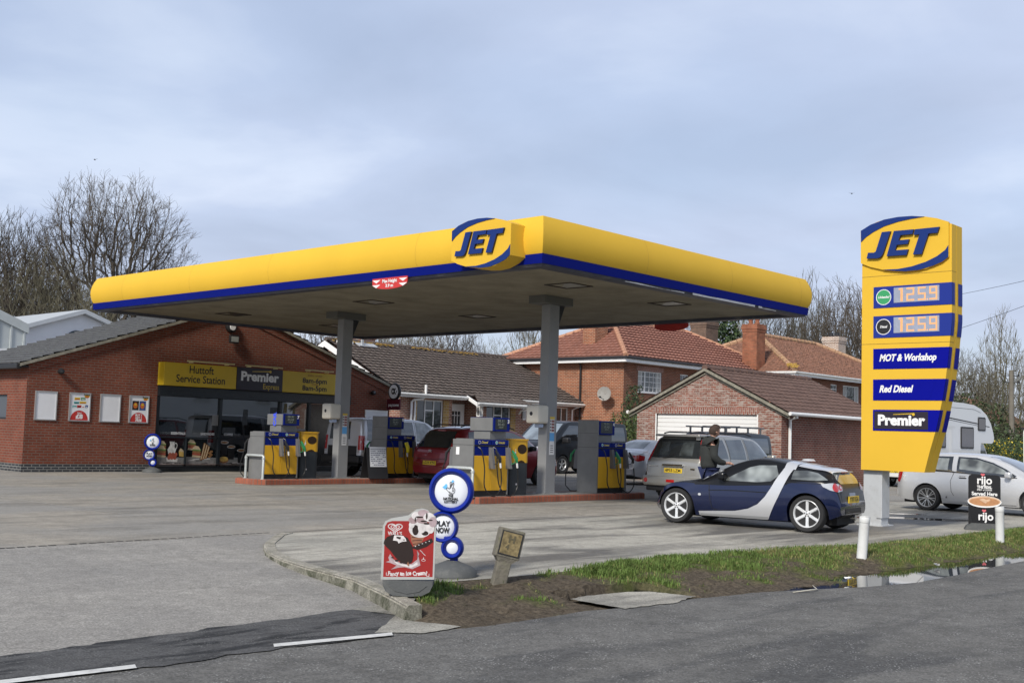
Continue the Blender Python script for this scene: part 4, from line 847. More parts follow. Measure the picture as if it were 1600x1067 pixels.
mb.box(-.005, .1, GW-.85, GW-.80, 0, 2.34); mb.box(-.005, .1, GW-4.90, GW-4.85, 0, 2.34); mb.build('garage_door', m_upvc, gr)
mb = MB()
tiled(mb, (-.12, -.28, gz-.08), (GL+.1, -.28, gz-.08), (GL+.1, GW/2, ga+.08), (-.12, GW/2, ga+.08), .31, .30, .03)
tiled(mb, (-.12, GW+.28, gz-.08), (GL+.1, GW+.28, gz-.08), (GL+.1, GW/2, ga+.08), (-.12, GW/2, ga+.08), .31, .30, .03)
rf = mb.build('roof', m_tile_g, gr)
mb = MB()
for k in range(17): mb.tube([(-.12+k*.43, GW/2, ga+.09), (.29+k*.43, GW/2, ga+.09)], [.12, .105], 8)
mb.build('ridge_tiles', m_tile_g, rf)
mb = MB()
for s, ya in ((-1, -.30), (1, GW+.30)):
    for off, h_, dd in ((0, .09, .14), (-.13, .05, .05)):
        a = Vector((-dd, ya, gz-.10+off)); b = Vector((-dd, GW/2, ga+.07+off)); d = Vector((0, 0, -h_)); e = Vector((dd+.03, 0, 0))
        mb.add([a, b, b+d, a+d, a+e, b+e, b+d+e, a+d+e], [(0, 1, 2, 3), (2, 3, 7, 6), (0, 1, 5, 4), (0, 3, 7, 4)])
mb.build('verge_mortar', m_mortar, rf)
mb = MB(); mb.tube([(-.1, -.36, gz-.11), (GL+.1, -.36, gz-.13)], .06, 8); mb.tube([(-.1, GW+.36, gz-.11), (.5, GW+.36, gz-.11)], .06, 8); mb.build('gutter', m_upvc, gr)
mb = MB(); mb.tube([(.42, -.34, gz-.2), (.42, -.08, gz-.3), (.42, -.07, .05)], .05, 8); mb.build('downpipe', m_upvc, gr)
# ------------------------------------------------------------------ far house
fh = thing('brick_house', 'further brick house with an old mottled clay pantile roof behind the garage', 'house', (40.0, 17.1, 0))
fx, fy = 15, 9.0; ze = 5.2; op = [(1.3, 3.2, 3.95, 4.85), (4.4, 5.2, 3.85, 4.87), (5.9, 7.95, 3.8, 4.88)]
mb = MB(); wall(mb, (0, 0), (1, 0), fx, 0, ze, op, mi=1); wall(mb, (0, fy), (0, -1), fy, 0, ze); mb.build('wall', [br_house, br_house_shade], fh)
window(fh, (0, 0), (1, 0), 1.3, 3.2, 3.95, 4.85, vbars=(1.75, 2.7)); window(fh, (0, 0), (1, 0), 4.4, 5.2, 3.85, 4.87, hbars=(4.6,)); window(fh, (0, 0), (1, 0), 5.9, 7.95, 3.8, 4.88, vbars=(6.4, 7.5), curtains=True)
e0, e1 = (-.4, -.4, ze+.1), (fx+.4, -.4, ze+.1); rl, rr = (4.0, 4.5, 7.75), (fx-4, 4.5, 7.75); b0, b1 = (-.4, fy+.4, ze+.1), (fx+.4, fy+.4, ze+.1)
mb = MB(); tiled(mb, e0, e1, rr, rl, .28, .26, .035, jit=.02); tiled(mb, b0, e0, rl, rl, .28, .26, .035, jit=.02); rf = mb.build('roof', m_tile_o, fh)
mb = MB()
for a, b in ((e0, rl), (e1, rr), (b0, rl), (rl, rr)):
    a, b = Vector(a)+Vector((0, 0, .06)), Vector(b)+Vector((0, 0, .06)); n = int((b-a).length/.42)
    for k in range(n): mb.tube([a.lerp(b, k/n), a.lerp(b, (k+.95)/n)], [.16, .14], 8)
mb.build('hip_tiles', m_ridge, rf)
mb = MB(); rnd = random.Random(8)
for k in range(90): u = rnd.uniform(0, .10); p = Vector(e0).lerp(Vector(rl), u)+Vector((rnd.gauss(0, .12), rnd.gauss(0, .10), .19)); s = rnd.uniform(.02, .07); mb.add([p+Vector((-s, s, 0)), p+Vector((-s*.3, -s, -.02)), p+Vector((s, -s*.3, .03)), p+Vector((s*.3, s, .06))], [(0, 1, 2, 3)])
mb.build('lichen', m_lich, rf)
mb = MB(); mb.box(-.4, fx, -.4, -.36, ze-.13, ze+.04); mb.box(-.4, -.36, -.36, fy, ze-.13, ze+.04); mb.build('fascia_board', m_upvc, fh)
mb = MB(); mb.tube([(-.48, fy, ze+.05), (-.48, -.48, ze+.05), (fx, -.48, ze+.05)], .06, 8); mb.build('gutter', m_gutter, fh)
chimney('chimney', 'tall weathered orange chimney at the left slope of the old clay roof', 39.5, 40.4, 19.0, 19.9, 5.4, 7.95, br_chim, 2)
chimney('chimney', 'broad brown chimney behind the right slope of the salmon roof', 47.0, 48.4, 27.2, 28.4, 5.0, 9.2, br_chim2, 0)
chimney('chimney', 'pale brick chimney beyond the far end of the old clay roof', 52.0, 53.0, 20.5, 21.6, 5.0, 8.35, br_chim3, 2)
# pale cottage across the road, seen only in the glass and paintwork
ct = thing('white_cottage', 'white rendered cottage across the road reflected in the shop glass', 'cottage', (29, -24, 0))
mb = MB(); mb.box(-12, 9, -6, 0, 0, 5.2); mb.build('wall', m_wh, ct); mb = MB(); mb.add([(-12.3, .3, 5.2), (9.3, .3, 5.2), (9.3, -3, 7.6), (-12.3, -3, 7.6), (-12.3, -6.3, 5.2), (9.3, -6.3, 5.2)], [(0, 1, 2, 3), (3, 2, 5, 4), (0, 3, 4), (1, 5, 2)]); mb.build('roof', m_slate, ct)
for u in (-6.5, -1.2, 4.5): 
    window(ct, (9, 0), (-1, 0), u+8, u+9.4, 3.3, 4.6, vbars=(u+8.7,), rv=-.02); window(ct, (9, 0), (-1, 0), u+8, u+9.4, .9, 2.3, vbars=(u+8.7,), rv=-.02)
# ------------------------------------------------------------------ canopy
m_yel = mat('canopy yellow', (.71, .44, .042), .55, var=.03, vs=.6, spec=.15); m_blue = mat('canopy blue', (.003, .009, .16), .6, var=.05, vs=.7, spec=.06)
m_logoblue = mat('logo blue', (.014, .036, .17), .55, spec=.1); m_logodark = mat('logo side', (.008, .012, .05), .5)
ca = thing('fuel_canopy', 'large yellow and blue petrol canopy on two grey columns', 'canopy', (0, 0, 0))
CX, CY = 10.0, 17.0
prof = [(.0, 4.80), (.035, 4.87), (.062, 4.97), (.075, 5.08), (.07, 5.19), (.045, 5.30), (.01, 5.40), (-.045, 5.51), (-.10, 5.53)]
def ring(mb, pr, mi=0, smooth=True):
    rows = [[(-o, -o, z), (CX+o, -o, z), (CX+o, CY+o, z), (-o, CY+o, z)] for o, z in pr]
    for k in range(4):
        q = [(r[k], r[(k+1) % 4]) for r in rows]; n = len(q); V = []
        for a, b in q: V += [a, b]
        mb.add(V, [(2*i, 2*i+1, 2*i+3, 2*i+2) for i in range(n-1)], mi, smooth)
mb = MB(); ring(mb, prof); mb.build('yellow_fascia', m_yel, ca)
mb = MB()
for k in range(1, 11):
    y = k*1.7
    if k in (9,) or k in (2, 5, 7): 
        for (o, z), (o2, z2) in zip(prof[:-1], prof[1:]): mb.add([(-o-.002, y-.004, z), (-o-.002, y+.004, z), (-o2-.002, y+.004, z2), (-o2-.002, y-.004, z2)], [(0, 1, 2, 3)])
for x in (3.2, 6.4, 9.55):
    for (o, z), (o2, z2) in zip(prof[:-1], prof[1:]): mb.add([(x-.004, -o-.002, z), (x+.004, -o-.002, z), (x+.004, -o2-.002, z2), (x-.004, -o2-.002, z2)], [(0, 1, 2, 3)])
mb.build('panel_joint', mat('yellow seam', (.50, .30, .03), .7), ca)
mb = MB(); ring(mb, [(-.02, 4.62), (0, 4.62), (.012, 4.80), (.0, 4.80)], smooth=False); mb.build('blue_trim', m_blue, ca)
mb = MB(); ring(mb, [(-.34, 4.655), (-.30, 4.57), (-.05, 4.575), (-.02, 4.63)], smooth=False); mb.build('gutter_lip', mat('dark blue grey lip', (.045, .05, .075), .5, dirt=(.2, .2, .2), dscale=2, damt=.5), ca)
mb = MB(); mb.add([(.3, .3, 4.66), (.3, CY-.3, 4.66), (CX-.3, CY-.3, 4.66), (CX-.3, .3, 4.66)], [(0, 1, 2, 3)]); 
for k in range(94):     # shallow planks
    x = .35+k*.099; mb.box(x, x+.078, .3, CY-.3, 4.642, 4.6598)
mb.add([(.05, .05, 5.48), (CX-.05, .05, 5.48), (CX-.05, CY-.05, 5.48), (.05, CY-.05, 5.48)], [(0, 1, 2, 3)])
mb.build('soffit', mat('dirty cream soffit', (.28, .25, .18), .75, var=.18, vs=1.1, dirt=(.15, .13, .085), dscale=.9, damt=.7), ca)
mb = MB(); rnd = random.Random(2)     # peeled pale edge on the right side
x = 2.2
pts_up = []; 
for k in range(40):
    a = x+k*.16; 
    h = .012+.025*noise.noise(Vector((a*1.2, 0, 0)))+(.03 if 4.5 < a < 7.8 else 0)
    if rnd.random() < .9: mb.add([(a, -.012, 4.57), (a+.161, -.012, 4.57), (a+.161, -.010, 4.57+h), (a, -.010, 4.57+h)], [(0, 1, 2, 3)])
mb.build('peeled_strip', mat('peeled white edge', (.36, .37, .40), .5, var=.2, vs=4), ca)
m_lframe = mat('rusty light frame', (.055, .045, .035), .8)
for i, y in enumerate((1.7, 8.05, 14.2)):
    for x in (2.8, 6.5):
        mb = MB(); s = .37
        mb.box(x-s, x+s, y-s, y-s+.045, 4.625, 4.645); mb.box(x-s, x+s, y+s-.045, y+s, 4.625, 4.645); mb.box(x-s, x-s+.045, y-s+.045, y+s-.045, 4.625, 4.645); mb.box(x+s-.045, x+s, y-s+.045, y+s-.045, 4.625, 4.645)
        f_ = mb.build('recessed_light', m_lframe, ca); mb = MB(); mb.add([(x-s+.04, y-s+.04, 4.640), (x+s-.04, y-s+.04, 4.640), (x+s-.04, y+s-.04, 4.640), (x-s+.04, y+s-.04, 4.648)], [(0, 1, 2, 3)]); mb.build('diffuser', m_black if i == 2 and x < 4 else mat('light diffuser', (.30, .29, .25), .4), f_)
m_colm = mat('column grey', (.26, .265, .27), .5, var=.05, vs=1.5, dirt=(.22, .21, .20), dscale=5, damt=.4)
m_stk = [mat('sticker white', (.7, .7, .7), .5), mat('sticker red', (.25, .07, .06), .5), mat('sticker blue', (.12, .38, .72), .5), mat('sticker yellow', (.7, .5, .05), .5), m_ink]
for y in (3.3, 10.76):
    mb = MB(); mb.box(4.06, 4.40, y, y+.26, .145, 4.46, 0, .012); mb.box(3.98, 4.48, y-.05, y+.31, .140, .155)
    cl = mb.build('column', m_colm, ca)
    mb = MB(); mb.box(3.74, 4.74, y-.12, y+.38, 4.46, 4.655, 0, .01); mb.build('column_head', mat('column head', (.13, .13, .12), .6), cl)
    mb = MB(); mb.add([(4.40, y+.03, 4.455), (4.40, y+.23, 4.455), (4.62, y+.23, 4.455), (4.62, y+.03, 4.455), (4.40, y+.03, 3.95), (4.40, y+.23, 3.95)], [(0, 1, 5, 4), (0, 4, 3), (1, 2, 5), (3, 4, 5, 2)]); mb.build('bracket', m_black, cl)
    f = lambda u, v, d: (u, y-.004-d, v); mb = MB(); a, b = 4.16, 4.32
    flat(mb, [(a, 1.02), (b, 1.02), (b, 1.88), (a, 1.88)], f, 0, 0); flat(mb, [(a, 1.83), (b, 1.83), (b, 1.885), (a, 1.885)], f, .001, 3); flat(mb, [(a, 1.33), (b, 1.33), (b, 1.52), (a, 1.52)], f, .001, 2)
    for k in range(4): flat(mb, [(a+.06, 1.55+k*.07), (b-.008, 1.55+k*.07), (b-.008, 1.60+k*.07), (a+.06, 1.60+k*.07)], f, .001, 1); flat(mb, [(a+.01, 1.56+k*.07), (a+.045, 1.56+k*.07), (a+.045, 1.595+k*.07), (a+.01, 1.595+k*.07)], f, .001, 4)
    flat(mb, [(a-.008, 1.02), (b+.008, 1.02), (b+.008, 1.29), (a-.008, 1.29)], f, .002, 0)
    for k in range(4): flat(mb, [(a+.03, 1.07+k*.05), (b-.03, 1.07+k*.05), (b-.03, 1.085+k*.05), (a+.03, 1.085+k*.05)], f, .003, 4)
    mb.build('notice_sticker', m_stk, cl)
    mb = MB(); mb.box(4.03, 4.07, y+.06, y+.2, .15, 1.2); 
    lb = 'cream paper towel dispenser on the near column' if y < 5 else 'cream paper towel dispenser on the far column'
    t = thing('towel_dispenser', lb, 'dispenser', (4.06, y+.13, 1.72), group='towel dispensers on the columns')
    mb = MB(); mb.box(-.38, -.003, -.19, .19, .0, .42, 0, .05); mb.build('case', mat('cream plastic', (.66, .63, .55), .35), t); mb = MB(); mb.lathe([(0, -.384), (.035, -.384), (.05, -.379)], (0, .02, .22), 'X', 12); mb.build('window', m_black, t)
    mb = MB(); mb.box(-.2, -.05, -.08, .08, -.09, -.002, 0, .02); mb.build('paper', mat('blue paper', (.45, .55, .75), .8), t)
# logo roundel
OUT = [(-4.223, 5.43), (-4.392, 5.514), (-4.553, 5.57), (-4.74, 5.602), (-4.951, 5.618), (-5.21, 5.608), (-5.44, 5.573), (-5.666, 5.517), (-5.877, 5.432), (-5.877, 4.804), (-5.717, 4.706), (-5.467, 4.626), (-5.213, 4.602), (-4.954, 4.619), (-4.665, 4.666), (-4.423, 4.736), (-4.23, 4.82)]
ARC1 = [(-4.23, 5.43), (-4.419, 5.525), (-4.687, 5.595), (-4.951, 5.616), (-5.21, 5.606), (-5.44, 5.568), (-5.21, 5.557), (-4.951, 5.529), (-4.687, 5.471), (-4.474, 5.384), (-4.339, 5.307), (-4.235, 5.217)]
ARC2 = [(-5.872, 5.013), (-5.815, 4.932), (-5.667, 4.833), (-5.467, 4.75), (-5.212, 4.688), (-4.954, 4.659), (-4.665, 4.668), (-4.85, 4.637), (-5.084, 4.608), (-5.34, 4.614), (-5.592, 4.669), (-5.766, 4.73), (-5.872, 4.808)]
LJ = [(-4.661, 5.358), (-4.826, 5.358), (-4.69, 4.971), (-4.665, 4.925), (-4.63, 4.893), (-4.574, 4.88), (-4.368, 4.892), (-4.395, 4.998), (-4.51, 4.99), (-4.545, 5.01)]
LE = [(-4.891, 5.356), (-5.262, 5.35), (-5.237, 5.267), (-5.017, 5.268), (-4.978, 5.175), (-5.178, 5.177), (-5.152, 5.096), (-4.947, 5.096), (-4.914, 4.998), (-5.16, 4.996), (-5.13, 4.898), (-4.756, 4.904)]
LT = [(-5.288, 5.348), (-5.729, 5.349), (-5.696, 5.247), (-5.534, 5.248), (-5.411, 4.888), (-5.25, 4.893), (-5.372, 5.249), (-5.262, 5.249)]
def smooth_pts(P):
    return P
def jet_logo(parent, x, y0, z0, s, depth, lift=.03):
    """logo panel in the plane X=x facing -X; local origin = panel's left bottom"""
    def f(u, v, d): return (x-d, y0+(u+4.223)*s, z0+(v-4.602)*s)
    mb = MB(); mb.prism(OUT, f, -depth, 0); mb.build('logo_panel', m_yel, parent)
    mb = MB(); mb.prism(ARC1, f, .001, .012); mb.prism(ARC2, f, .001, .012); mb.build('logo_arc', m_logoblue, parent)
    mb = MB()
    for P in (LJ, LE, LT): mb.prism(P, f, .002, lift*1.6, 0, 1)
    mb.build('logo_letters', [m_logoblue, m_logodark], parent)
lg = thing('canopy_logo', 'raised yellow JET roundel on the canopy edge near its corner', 'sign', (0, 0, 0))
jet_logo(lg, -.42, 1.98, 4.555, .945, .42, .03)
# height limit signs
m_red = mat('warning red', (.55, .035, .03), .45); m_dred = m_red
def hsign(lab, loc, rz):
    t = thing('height_limit_sign', lab, 'sign', loc, rz); P = [(-.55, .0), (.55, .0), (.55, -.12)]+disc_pts(0, -.12, .55, .12, 12, 2*pi, pi)[1:-1]+[(-.55, -.12)]
    mb = MB(); mb.prism(P, lambda u, v, d: (-d, -u, v), 0, .02); mb.build('panel', m_red, t)
    mb = MB(); f = lambda u, v, d: (-.021-d, -u, v); text(mb, 'Max Height', .10, f, 0, .003, v=-.07, maxw=.46); text(mb, '3.9 m', .09, f, 0, .003, v=-.17, maxw=.24)
    for s in (-1, 1):
        for k in range(2): flat(mb, [(s*.42-.13, -.035-k*.1), (s*.42+.13, -.035-k*.1), (s*.42, -.10-k*.1)], f, 0, 0)
    mb.build('lettering', m_lw, t)
hsign('red Max Height 3.9 m sign under the long front edge of the canopy', (-.02, 4.2, 4.64), 0)
hsign('dark back of a red height sign hanging at the far edge of the canopy', (10.02, 4.1, 4.63), pi)
# ------------------------------------------------------------------ islands
br_isl = brick('red kerb brick', (.34, .11, .065), (.26, .085, .055), (.16, .12, .10), bw=.10, bh=.3, ms=.008, big=.3)
m_itop = ground_mat('island paving', (.24, .235, .225), stain=(.10, .10, .095), samt=.6, bump=.1)
for i, (x0_, x1_, y0_, y1_, lab) in enumerate(((1.18, 7.35, 2.76, 3.95, 'red brick pump island nearer the road'), (1.15, 7.6, 10.22, 11.45, 'red brick pump island nearer the shop'))):
    t = thing('pump_island', lab, 'island', (x0_, y0_, 0), group='pump islands'); L1, W1 = x1_-x0_, y1_-y0_
    mb = MB(); b = .14; c = .22
    P = [(c, 0), (L1-c, 0), (L1, c), (L1, W1-c), (L1-c, W1), (c, W1), (0, W1-c), (0, c)]
    Q = [(c+.05, b), (L1-c-.05, b), (L1-b, c+.05), (L1-b, W1-c-.05), (L1-c-.05, W1-b), (c+.05, W1-b), (b, W1-c-.05), (b, c+.05)]
    for k in range(8):
        p, q = P[k], P[(k+1) % 8]; r, s = Q[(k+1) % 8], Q[k]; e = lambda a, bb: (a[0]*.975+bb[0]*.025, a[1]*.975+bb[1]*.025)
        mb.add([(*p, 0), (*q, 0), (*q, .12), (*p, .12)], [(0, 1, 2, 3)]); mb.add([(*p, .12), (*q, .12), (q[0]*.85+r[0]*.15, q[1]*.85+r[1]*.15, .14), (p[0]*.85+s[0]*.15, p[1]*.85+s[1]*.15, .14)], [(0, 1, 2, 3)]); mb.add([(p[0]*.85+s[0]*.15, p[1]*.85+s[1]*.15, .14), (q[0]*.85+r[0]*.15, q[1]*.85+r[1]*.15, .14), (*r, .141), (*s, .141)], [(0, 1, 2, 3)])
    mb.build('brick_kerb', br_isl, t, recalc=False)
    mb = MB(); mb.add([(*q, .1405) for q in Q], [tuple(range(8))]); mb.build('paving', m_itop, t, recalc=False)
# ------------------------------------------------------------------ pumps
m_steel = mat('brushed grey steel', (.20, .20, .195), .5, metal=.3, var=.08, vs=4, bump=.05, bs=90)
m_pyel = mat('pump yellow', (.72, .40, .02), .35, var=.04, vs=2); m_pblue = mat('pump blue', (.004, .015, .17), .5, spec=.1); m_hose = mat('rubber hose', (.010, .010, .011), .4)
m_scr = mat('display', (.03, .035, .035), .2); m_dgt = mat('display digits', (.25, .28, .24), .4); m_lgrey = mat('holster grey', (.13, .13, .135), .5); m_gn = mat('green nozzle', (.02, .22, .08), .4)
def pump(name, lab, x, y, num, mirror=False, head_left=False, grp='fuel pumps on the islands', green=(False, True), blueside=None, sticker=False):
    t = thing(name, lab, 'fuel pump', (x, y, .141), group=grp)
    W, D = 1.04, .60
    mb = MB(); mb.box(.02, W-.02, .03, D-.03, 0, .12); mb.build('plinth', m_black, t)
    mb = MB()
    for a, b in ((.012, W/2-.004), (W/2+.004, W-.0)): mb.box(a, b, 0, D, .12, .85, 0, .006)
    mb.build('yellow_cabinet', m_pyel, t)
    mb = MB(); mb.box(.012, W, .004, D-.004, .851, 1.045, 0, .004); mb.build('blue_band', m_pblue, t)
    mb = MB(); mb.box(.02, W-.02, .02, D-.02, 1.046, 1.075); mb.box(.03, W-.05, -.006, .0, 1.05, 1.07); mb.build('slot', m_black, t)
    mb = MB()
    for a, b in ((.012, W/2-.008), (W/2+.008, W)): mb.box(a, b, -.01, D+.01, 1.076, 1.185, 0, .004)
    mb.build('header', m_pblue, t)
    mb = MB(); f = lambda u, v, d: (u, -.0112-d, v)
    for cx, w_ in ((.26, 'Diesel'), (.78, 'Unleaded')):
        if head_left: w_ = 'Unleaded' if w_ == 'Diesel' else 'Diesel'
        flat(mb, disc_pts(cx-.11, 1.13, .035), f, 0, 0); flat(mb, disc_pts(cx-.11, 1.13, .027), f, .0005, 1 if w_ == 'Diesel' else 3); text(mb, w_, .07, f, 2, .002, .2, u=cx-.06, v=1.13, align='LEFT', maxw=.20)
    mb.build('grade_label', [m_lw, m_pblue, mat('label gold', (.62, .50, .12), .5), mat('label teal', (.1, .4, .35), .5)], t)
    mb = MB()
    sz = 1.185 if not head_left else 1.715
    mb.box(-.03, .012, -.005, D+.005, .0, sz, 0, .006); mb.box(W, W+.03, -.005, D+.005, .0, 1.185, 0, .006); mb.box(.012, W, .05, D-.05, 1.1851, 1.20)
    mb.build('steel_side_panel', m_steel, t)
    mb = MB(); mb.box(-.033, -.0305, -.0, D, 1.066, 1.072); 
    if head_left: mb.box(-.033, -.0305, 0, D, 1.40, 1.405)
    mb.build('panel_seam', m_black, t)
    hx0, hx1 = (.012, .62) if head_left else (.50, 1.02)
    mb = MB(); mb.box(hx0+.03, hx1-.03 if head_left else hx1, .06, D-.06, 1.201, 1.37, 0, .004); mb.build('neck', m_steel, t)
    z0, z1 = 1.371, 1.66 if not head_left else 1.70
    mb = MB(); mb.box(hx0+.02, hx1, -.05 if not head_left else 0, D+.05 if not head_left else D, z0, z1, 0, .008); hd = mb.build('display_head', m_pblue, t)
    mb = MB(); ya = -.05 if not head_left else 0
    if not head_left: mb.box(hx0, hx0+.019, -.03, D+.03, z0+.006, z1-.006)
    else: mb.box(hx0+.02, hx0+.021, .1, .2, z0, z0+.01)
    mb.build('head_end_panel', m_steel, hd)
    mb = MB(); f = lambda u, v, d: (u, ya-.0015-d, v); flat(mb, [(hx0+.07, z0+.035), (hx1-.09, z0+.035), (hx1-.09, z1-.03), (hx0+.07, z1-.03)], f, 0, 0)
    text(mb, '38.31', .075, f, 1, .001, u=(hx0+hx1)/2-.02, v=z1-.07, maxw=.20); text(mb, '30.43', .075, f, 1, .001, u=(hx0+hx1)/2-.02, v=z1-.145, maxw=.20); text(mb, '125.9', .05, f, 1, .001, u=(hx0+hx1)/2-.02, v=z1-.205, maxw=.13)
    text(mb, num, .11, f, 2, .006, u=hx1-.045, v=z1-.08)
    mb.build('screen', [m_scr, m_dgt, m_lw], hd)
    if blueside:
        mb = MB(); f = lambda u, v, d: (hx0-.001-d, D/2-u, v); vs_, fs_ = text_pts(blueside, .17, .01); mb.add([(hx0-.002, D/2+b, z0+.145+a) for a, b in vs_], fs_); mb.build('side_lettering', mat('bright blue ink', (.05, .09, .75), .5), hd)
    if sticker:
        mb = MB(); f = lambda u, v, d: (-.0315-d, D/2-u, v); flat(mb, [(-.2, .86), (-.1, .86), (-.1, 1.02), (-.2, 1.02)], f); mb.build('side_sticker', m_lw, t)
    # holsters and nozzles
    for k, hx in enumerate((.50, 1.02)):
        mb = MB(); mb.add([(hx-.06, -.07, 1.03), (hx+.0, -.09, 1.03), (hx+.0, .0, 1.03), (hx-.06, 0, 1.03), (hx-.035, -.13, .58), (hx+.025, -.14, .58), (hx+.025, 0, .58), (hx-.035, 0, .58)], [(0, 1, 2, 3), (4, 5, 6, 7), (0, 1, 5, 4), (1, 2, 6, 5), (3, 0, 4, 7)]); h_ = mb.build('holster', m_lgrey, t)
        mb = MB(); mb.tube([(hx+.02, -.13, .97), (hx+.05, -.16, .90), (hx+.10, -.19, .80), (hx+.11, -.19, .70)], [.022, .03, .032, .024], 8); mb.tube([(hx+.0, -.12, .90), (hx+.05, -.2, .78), (hx+.03, -.19, .70), (hx+.0, -.13, .68)], .01, 6); nz_ = mb.build('nozzle', m_gn if green[k] else m_black, t)
        mb = MB(); mb.tube([(hx+.11, -.19, .705), (hx+.125, -.195, .60)], [.026, .020], 8); mb.build('swivel', mat('swivel white', (.7, .7, .7), .4), nz_)
        mb = MB(); tp = (.10, -.02, 1.03) if k == 0 else (.56, -.02, 1.03)
        P = [Vector(tp), Vector((tp[0]+.03, -.10, .95)), Vector((tp[0]+.02+.08*(not k), -.13, .60)), Vector((tp[0]+.10, -.15, .20)), Vector(((tp[0]+hx)/2+.10, -.20, .015)), Vector((hx+.10, -.20, .12)), Vector((hx+.15, -.2, .35)), Vector((hx+.125, -.195, .60))]
        # catmull smoothing
        Q = []
        for i in range(len(P)-1):
            p0, p1, p2, p3 = P[max(i-1, 0)], P[i], P[i+1], P[min(i+2, len(P)-1)]
            for j in range(5):
                s = j/5; Q.append(.5*((2*p1)+(p2-p0)*s+(2*p0-5*p1+4*p2-p3)*s*s+(3*p1-p0-3*p2+p3)*s**3))
        Q.append(P[-1]); mb.tube(Q, .013, 7); mb.build('hose', m_hose, t)
    # far-side nozzle seen past the steel panel
    mb = MB(); mb.add([(.0, D, 1.03), (.0, D+.11, 1.0), (.0, D+.14, .55), (.0, D, .55), (.06, D, 1.03), (.06, D+.11, 1.0), (.06, D+.14, .55), (.06, D, .55)], [(0, 1, 2, 3), (7, 6, 5, 4), (0, 1, 5, 4), (1, 2, 6, 5), (2, 3, 7, 6)]); mb.build('holster', m_lgrey, t)
    mb = MB(); mb.tube([(0, D+.10, 1.0), (-.02, D+.20, .88), (-.02, D+.22, .72)], [.02, .03, .022], 8); mb.build('nozzle', m_gn if head_left else m_black, t)
    mb = MB(); Q = [(-.02, D+.22, .72), (-.05, D+.33, .4), (-.06, D+.32, .14), (-.02, D+.2, .02), (.1, D+.12, .02), (.25, D+.03, .3), (.3, D+.01, .8)]; mb.tube(Q, .013, 7); mb.build('hose', m_hose, t)
    return t
pump('fuel_pump', 'yellow and blue fuel pump numbered 3 nearest the road', 1.40, 2.98, '3', sticker=True)
pump('fuel_pump', 'yellow and blue fuel pump numbered 7 in front of the shop windows', 1.47, 10.5, '7', green=(False, True), blueside='CAR', sticker=False)
pump('fuel_pump', 'fuel pump with a full-height grey end panel right of the near column', 5.60, 3.02, '4', head_left=True, green=(True, False))
p4 = pump('fuel_pump', 'fuel pump with a yellow nozzle cover beside the red car', 5.55, 10.5, '8', head_left=True, green=(False, False))
mb = MB(); mb.tube([(.56, -.19, 1.0), (.60, -.22, .86), (.63, -.2, .72)], [.05, .06, .05], 8); mb.build('nozzle_cover', mat('bright yellow bag', (.75, .62, .02), .5, dirt=(.1, .1, .02), dscale=14, damt=.8), p4)
def bin_(lab, x, y):
    t = thing('litter_bin', lab, 'bin', (x, y, .141), group='yellow and black forecourt bins')
    P = rrect(-.31, .31, 0, .52, .14, 5)
    mb = MB(); mb.prism(P, lambda u, v, d: (u*.97, v, d), 0, .70); mb.build('body', mat('charcoal plastic', (.025, .032, .038), .5), t)
    mb = MB(); mb.prism(P, lambda u, v, d: (u, v, d), .701, 1.19); mb.prism(rrect(-.33, .33, -.02, .54, .15, 5), lambda u, v, d: (u, v, d), 1.19, 1.22); mb.build('hood', m_pyel, t)
    mb = MB(); f = lambda u, v, d: (u, -.002-d, v); flat(mb, disc_pts(0.04, 1.0, .15, .105), f, 0, 0)
    flat(mb, [(-.12, .70), (.15, .70), (.10, .74), (.03, .76), (-.06, .74)], f, 0, 0)
    g = lambda u, v, d: (-.312-d, .26-u, v); flat(mb, disc_pts(0, 1.0, .13, .10), g, 0, 0); mb.build('opening', mat('bin mouth', (.03, .014, .005), .9), t)
    mb = MB(); flat(mb, [(-.20, .86), (-.17, .86), (-.15, .93), (-.17, .96), (-.20, .93)], f, .001); flat(mb, disc_pts(-.17, .985, .014), f, .001); flat(mb, disc_pts(-.12, .24, .022), f, .001); mb.build('tidy_mark', m_lw, t)
bin_('yellow topped bin on the near island beside the pump numbered 3', 2.93, 3.05); bin_('yellow topped bin on the far island in front of the shop door', 2.96, 10.55)
m_galv = mat('galvanised tube', (.50, .53, .52), .45, metal=.3, dirt=(.3, .3, .28), dscale=8, damt=.4)
for (x, y0_, lab) in ((1.28, 2.88, 'grey tubular hoop guarding the pump nearest the road'), (1.36, 10.35, 'grey tubular hoop guarding the pump by the shop')):
    t = thing('hoop_barrier', lab, 'barrier', (x, y0_, .141), group='tubular hoops at the island ends'); mb = MB(); mb.tube([(0, 0, 0), (0, 0, .56), (0, .03, .59), (0, .72, .59), (0, .75, .56), (0, .75, 0)], .033, 10); mb.build('hoop', m_galv, t); mb = MB(); 
    for yy in (0, .75): mb.lathe([(.042, .50), (.042, .54)], (0, yy, 0), n=12)
    for yy in (0, .75): mb.lathe([(.06, 0), (.06, .012)], (0, yy, 0), n=12)
    mb.build('clamp', m_galv, t)
t = thing('grey_post', 'slim dark grey post at the right end of the near island', 'post', (7.0, 3.3, .141)); mb = MB(); mb.box(-.05, .05, -.03, .03, .01, .62, 0, .008); mb.build('shaft', m_lgrey, t); mb = MB(); mb.box(-.08, .08, -.06, .06, 0, .012); mb.build('foot', m_black, t)
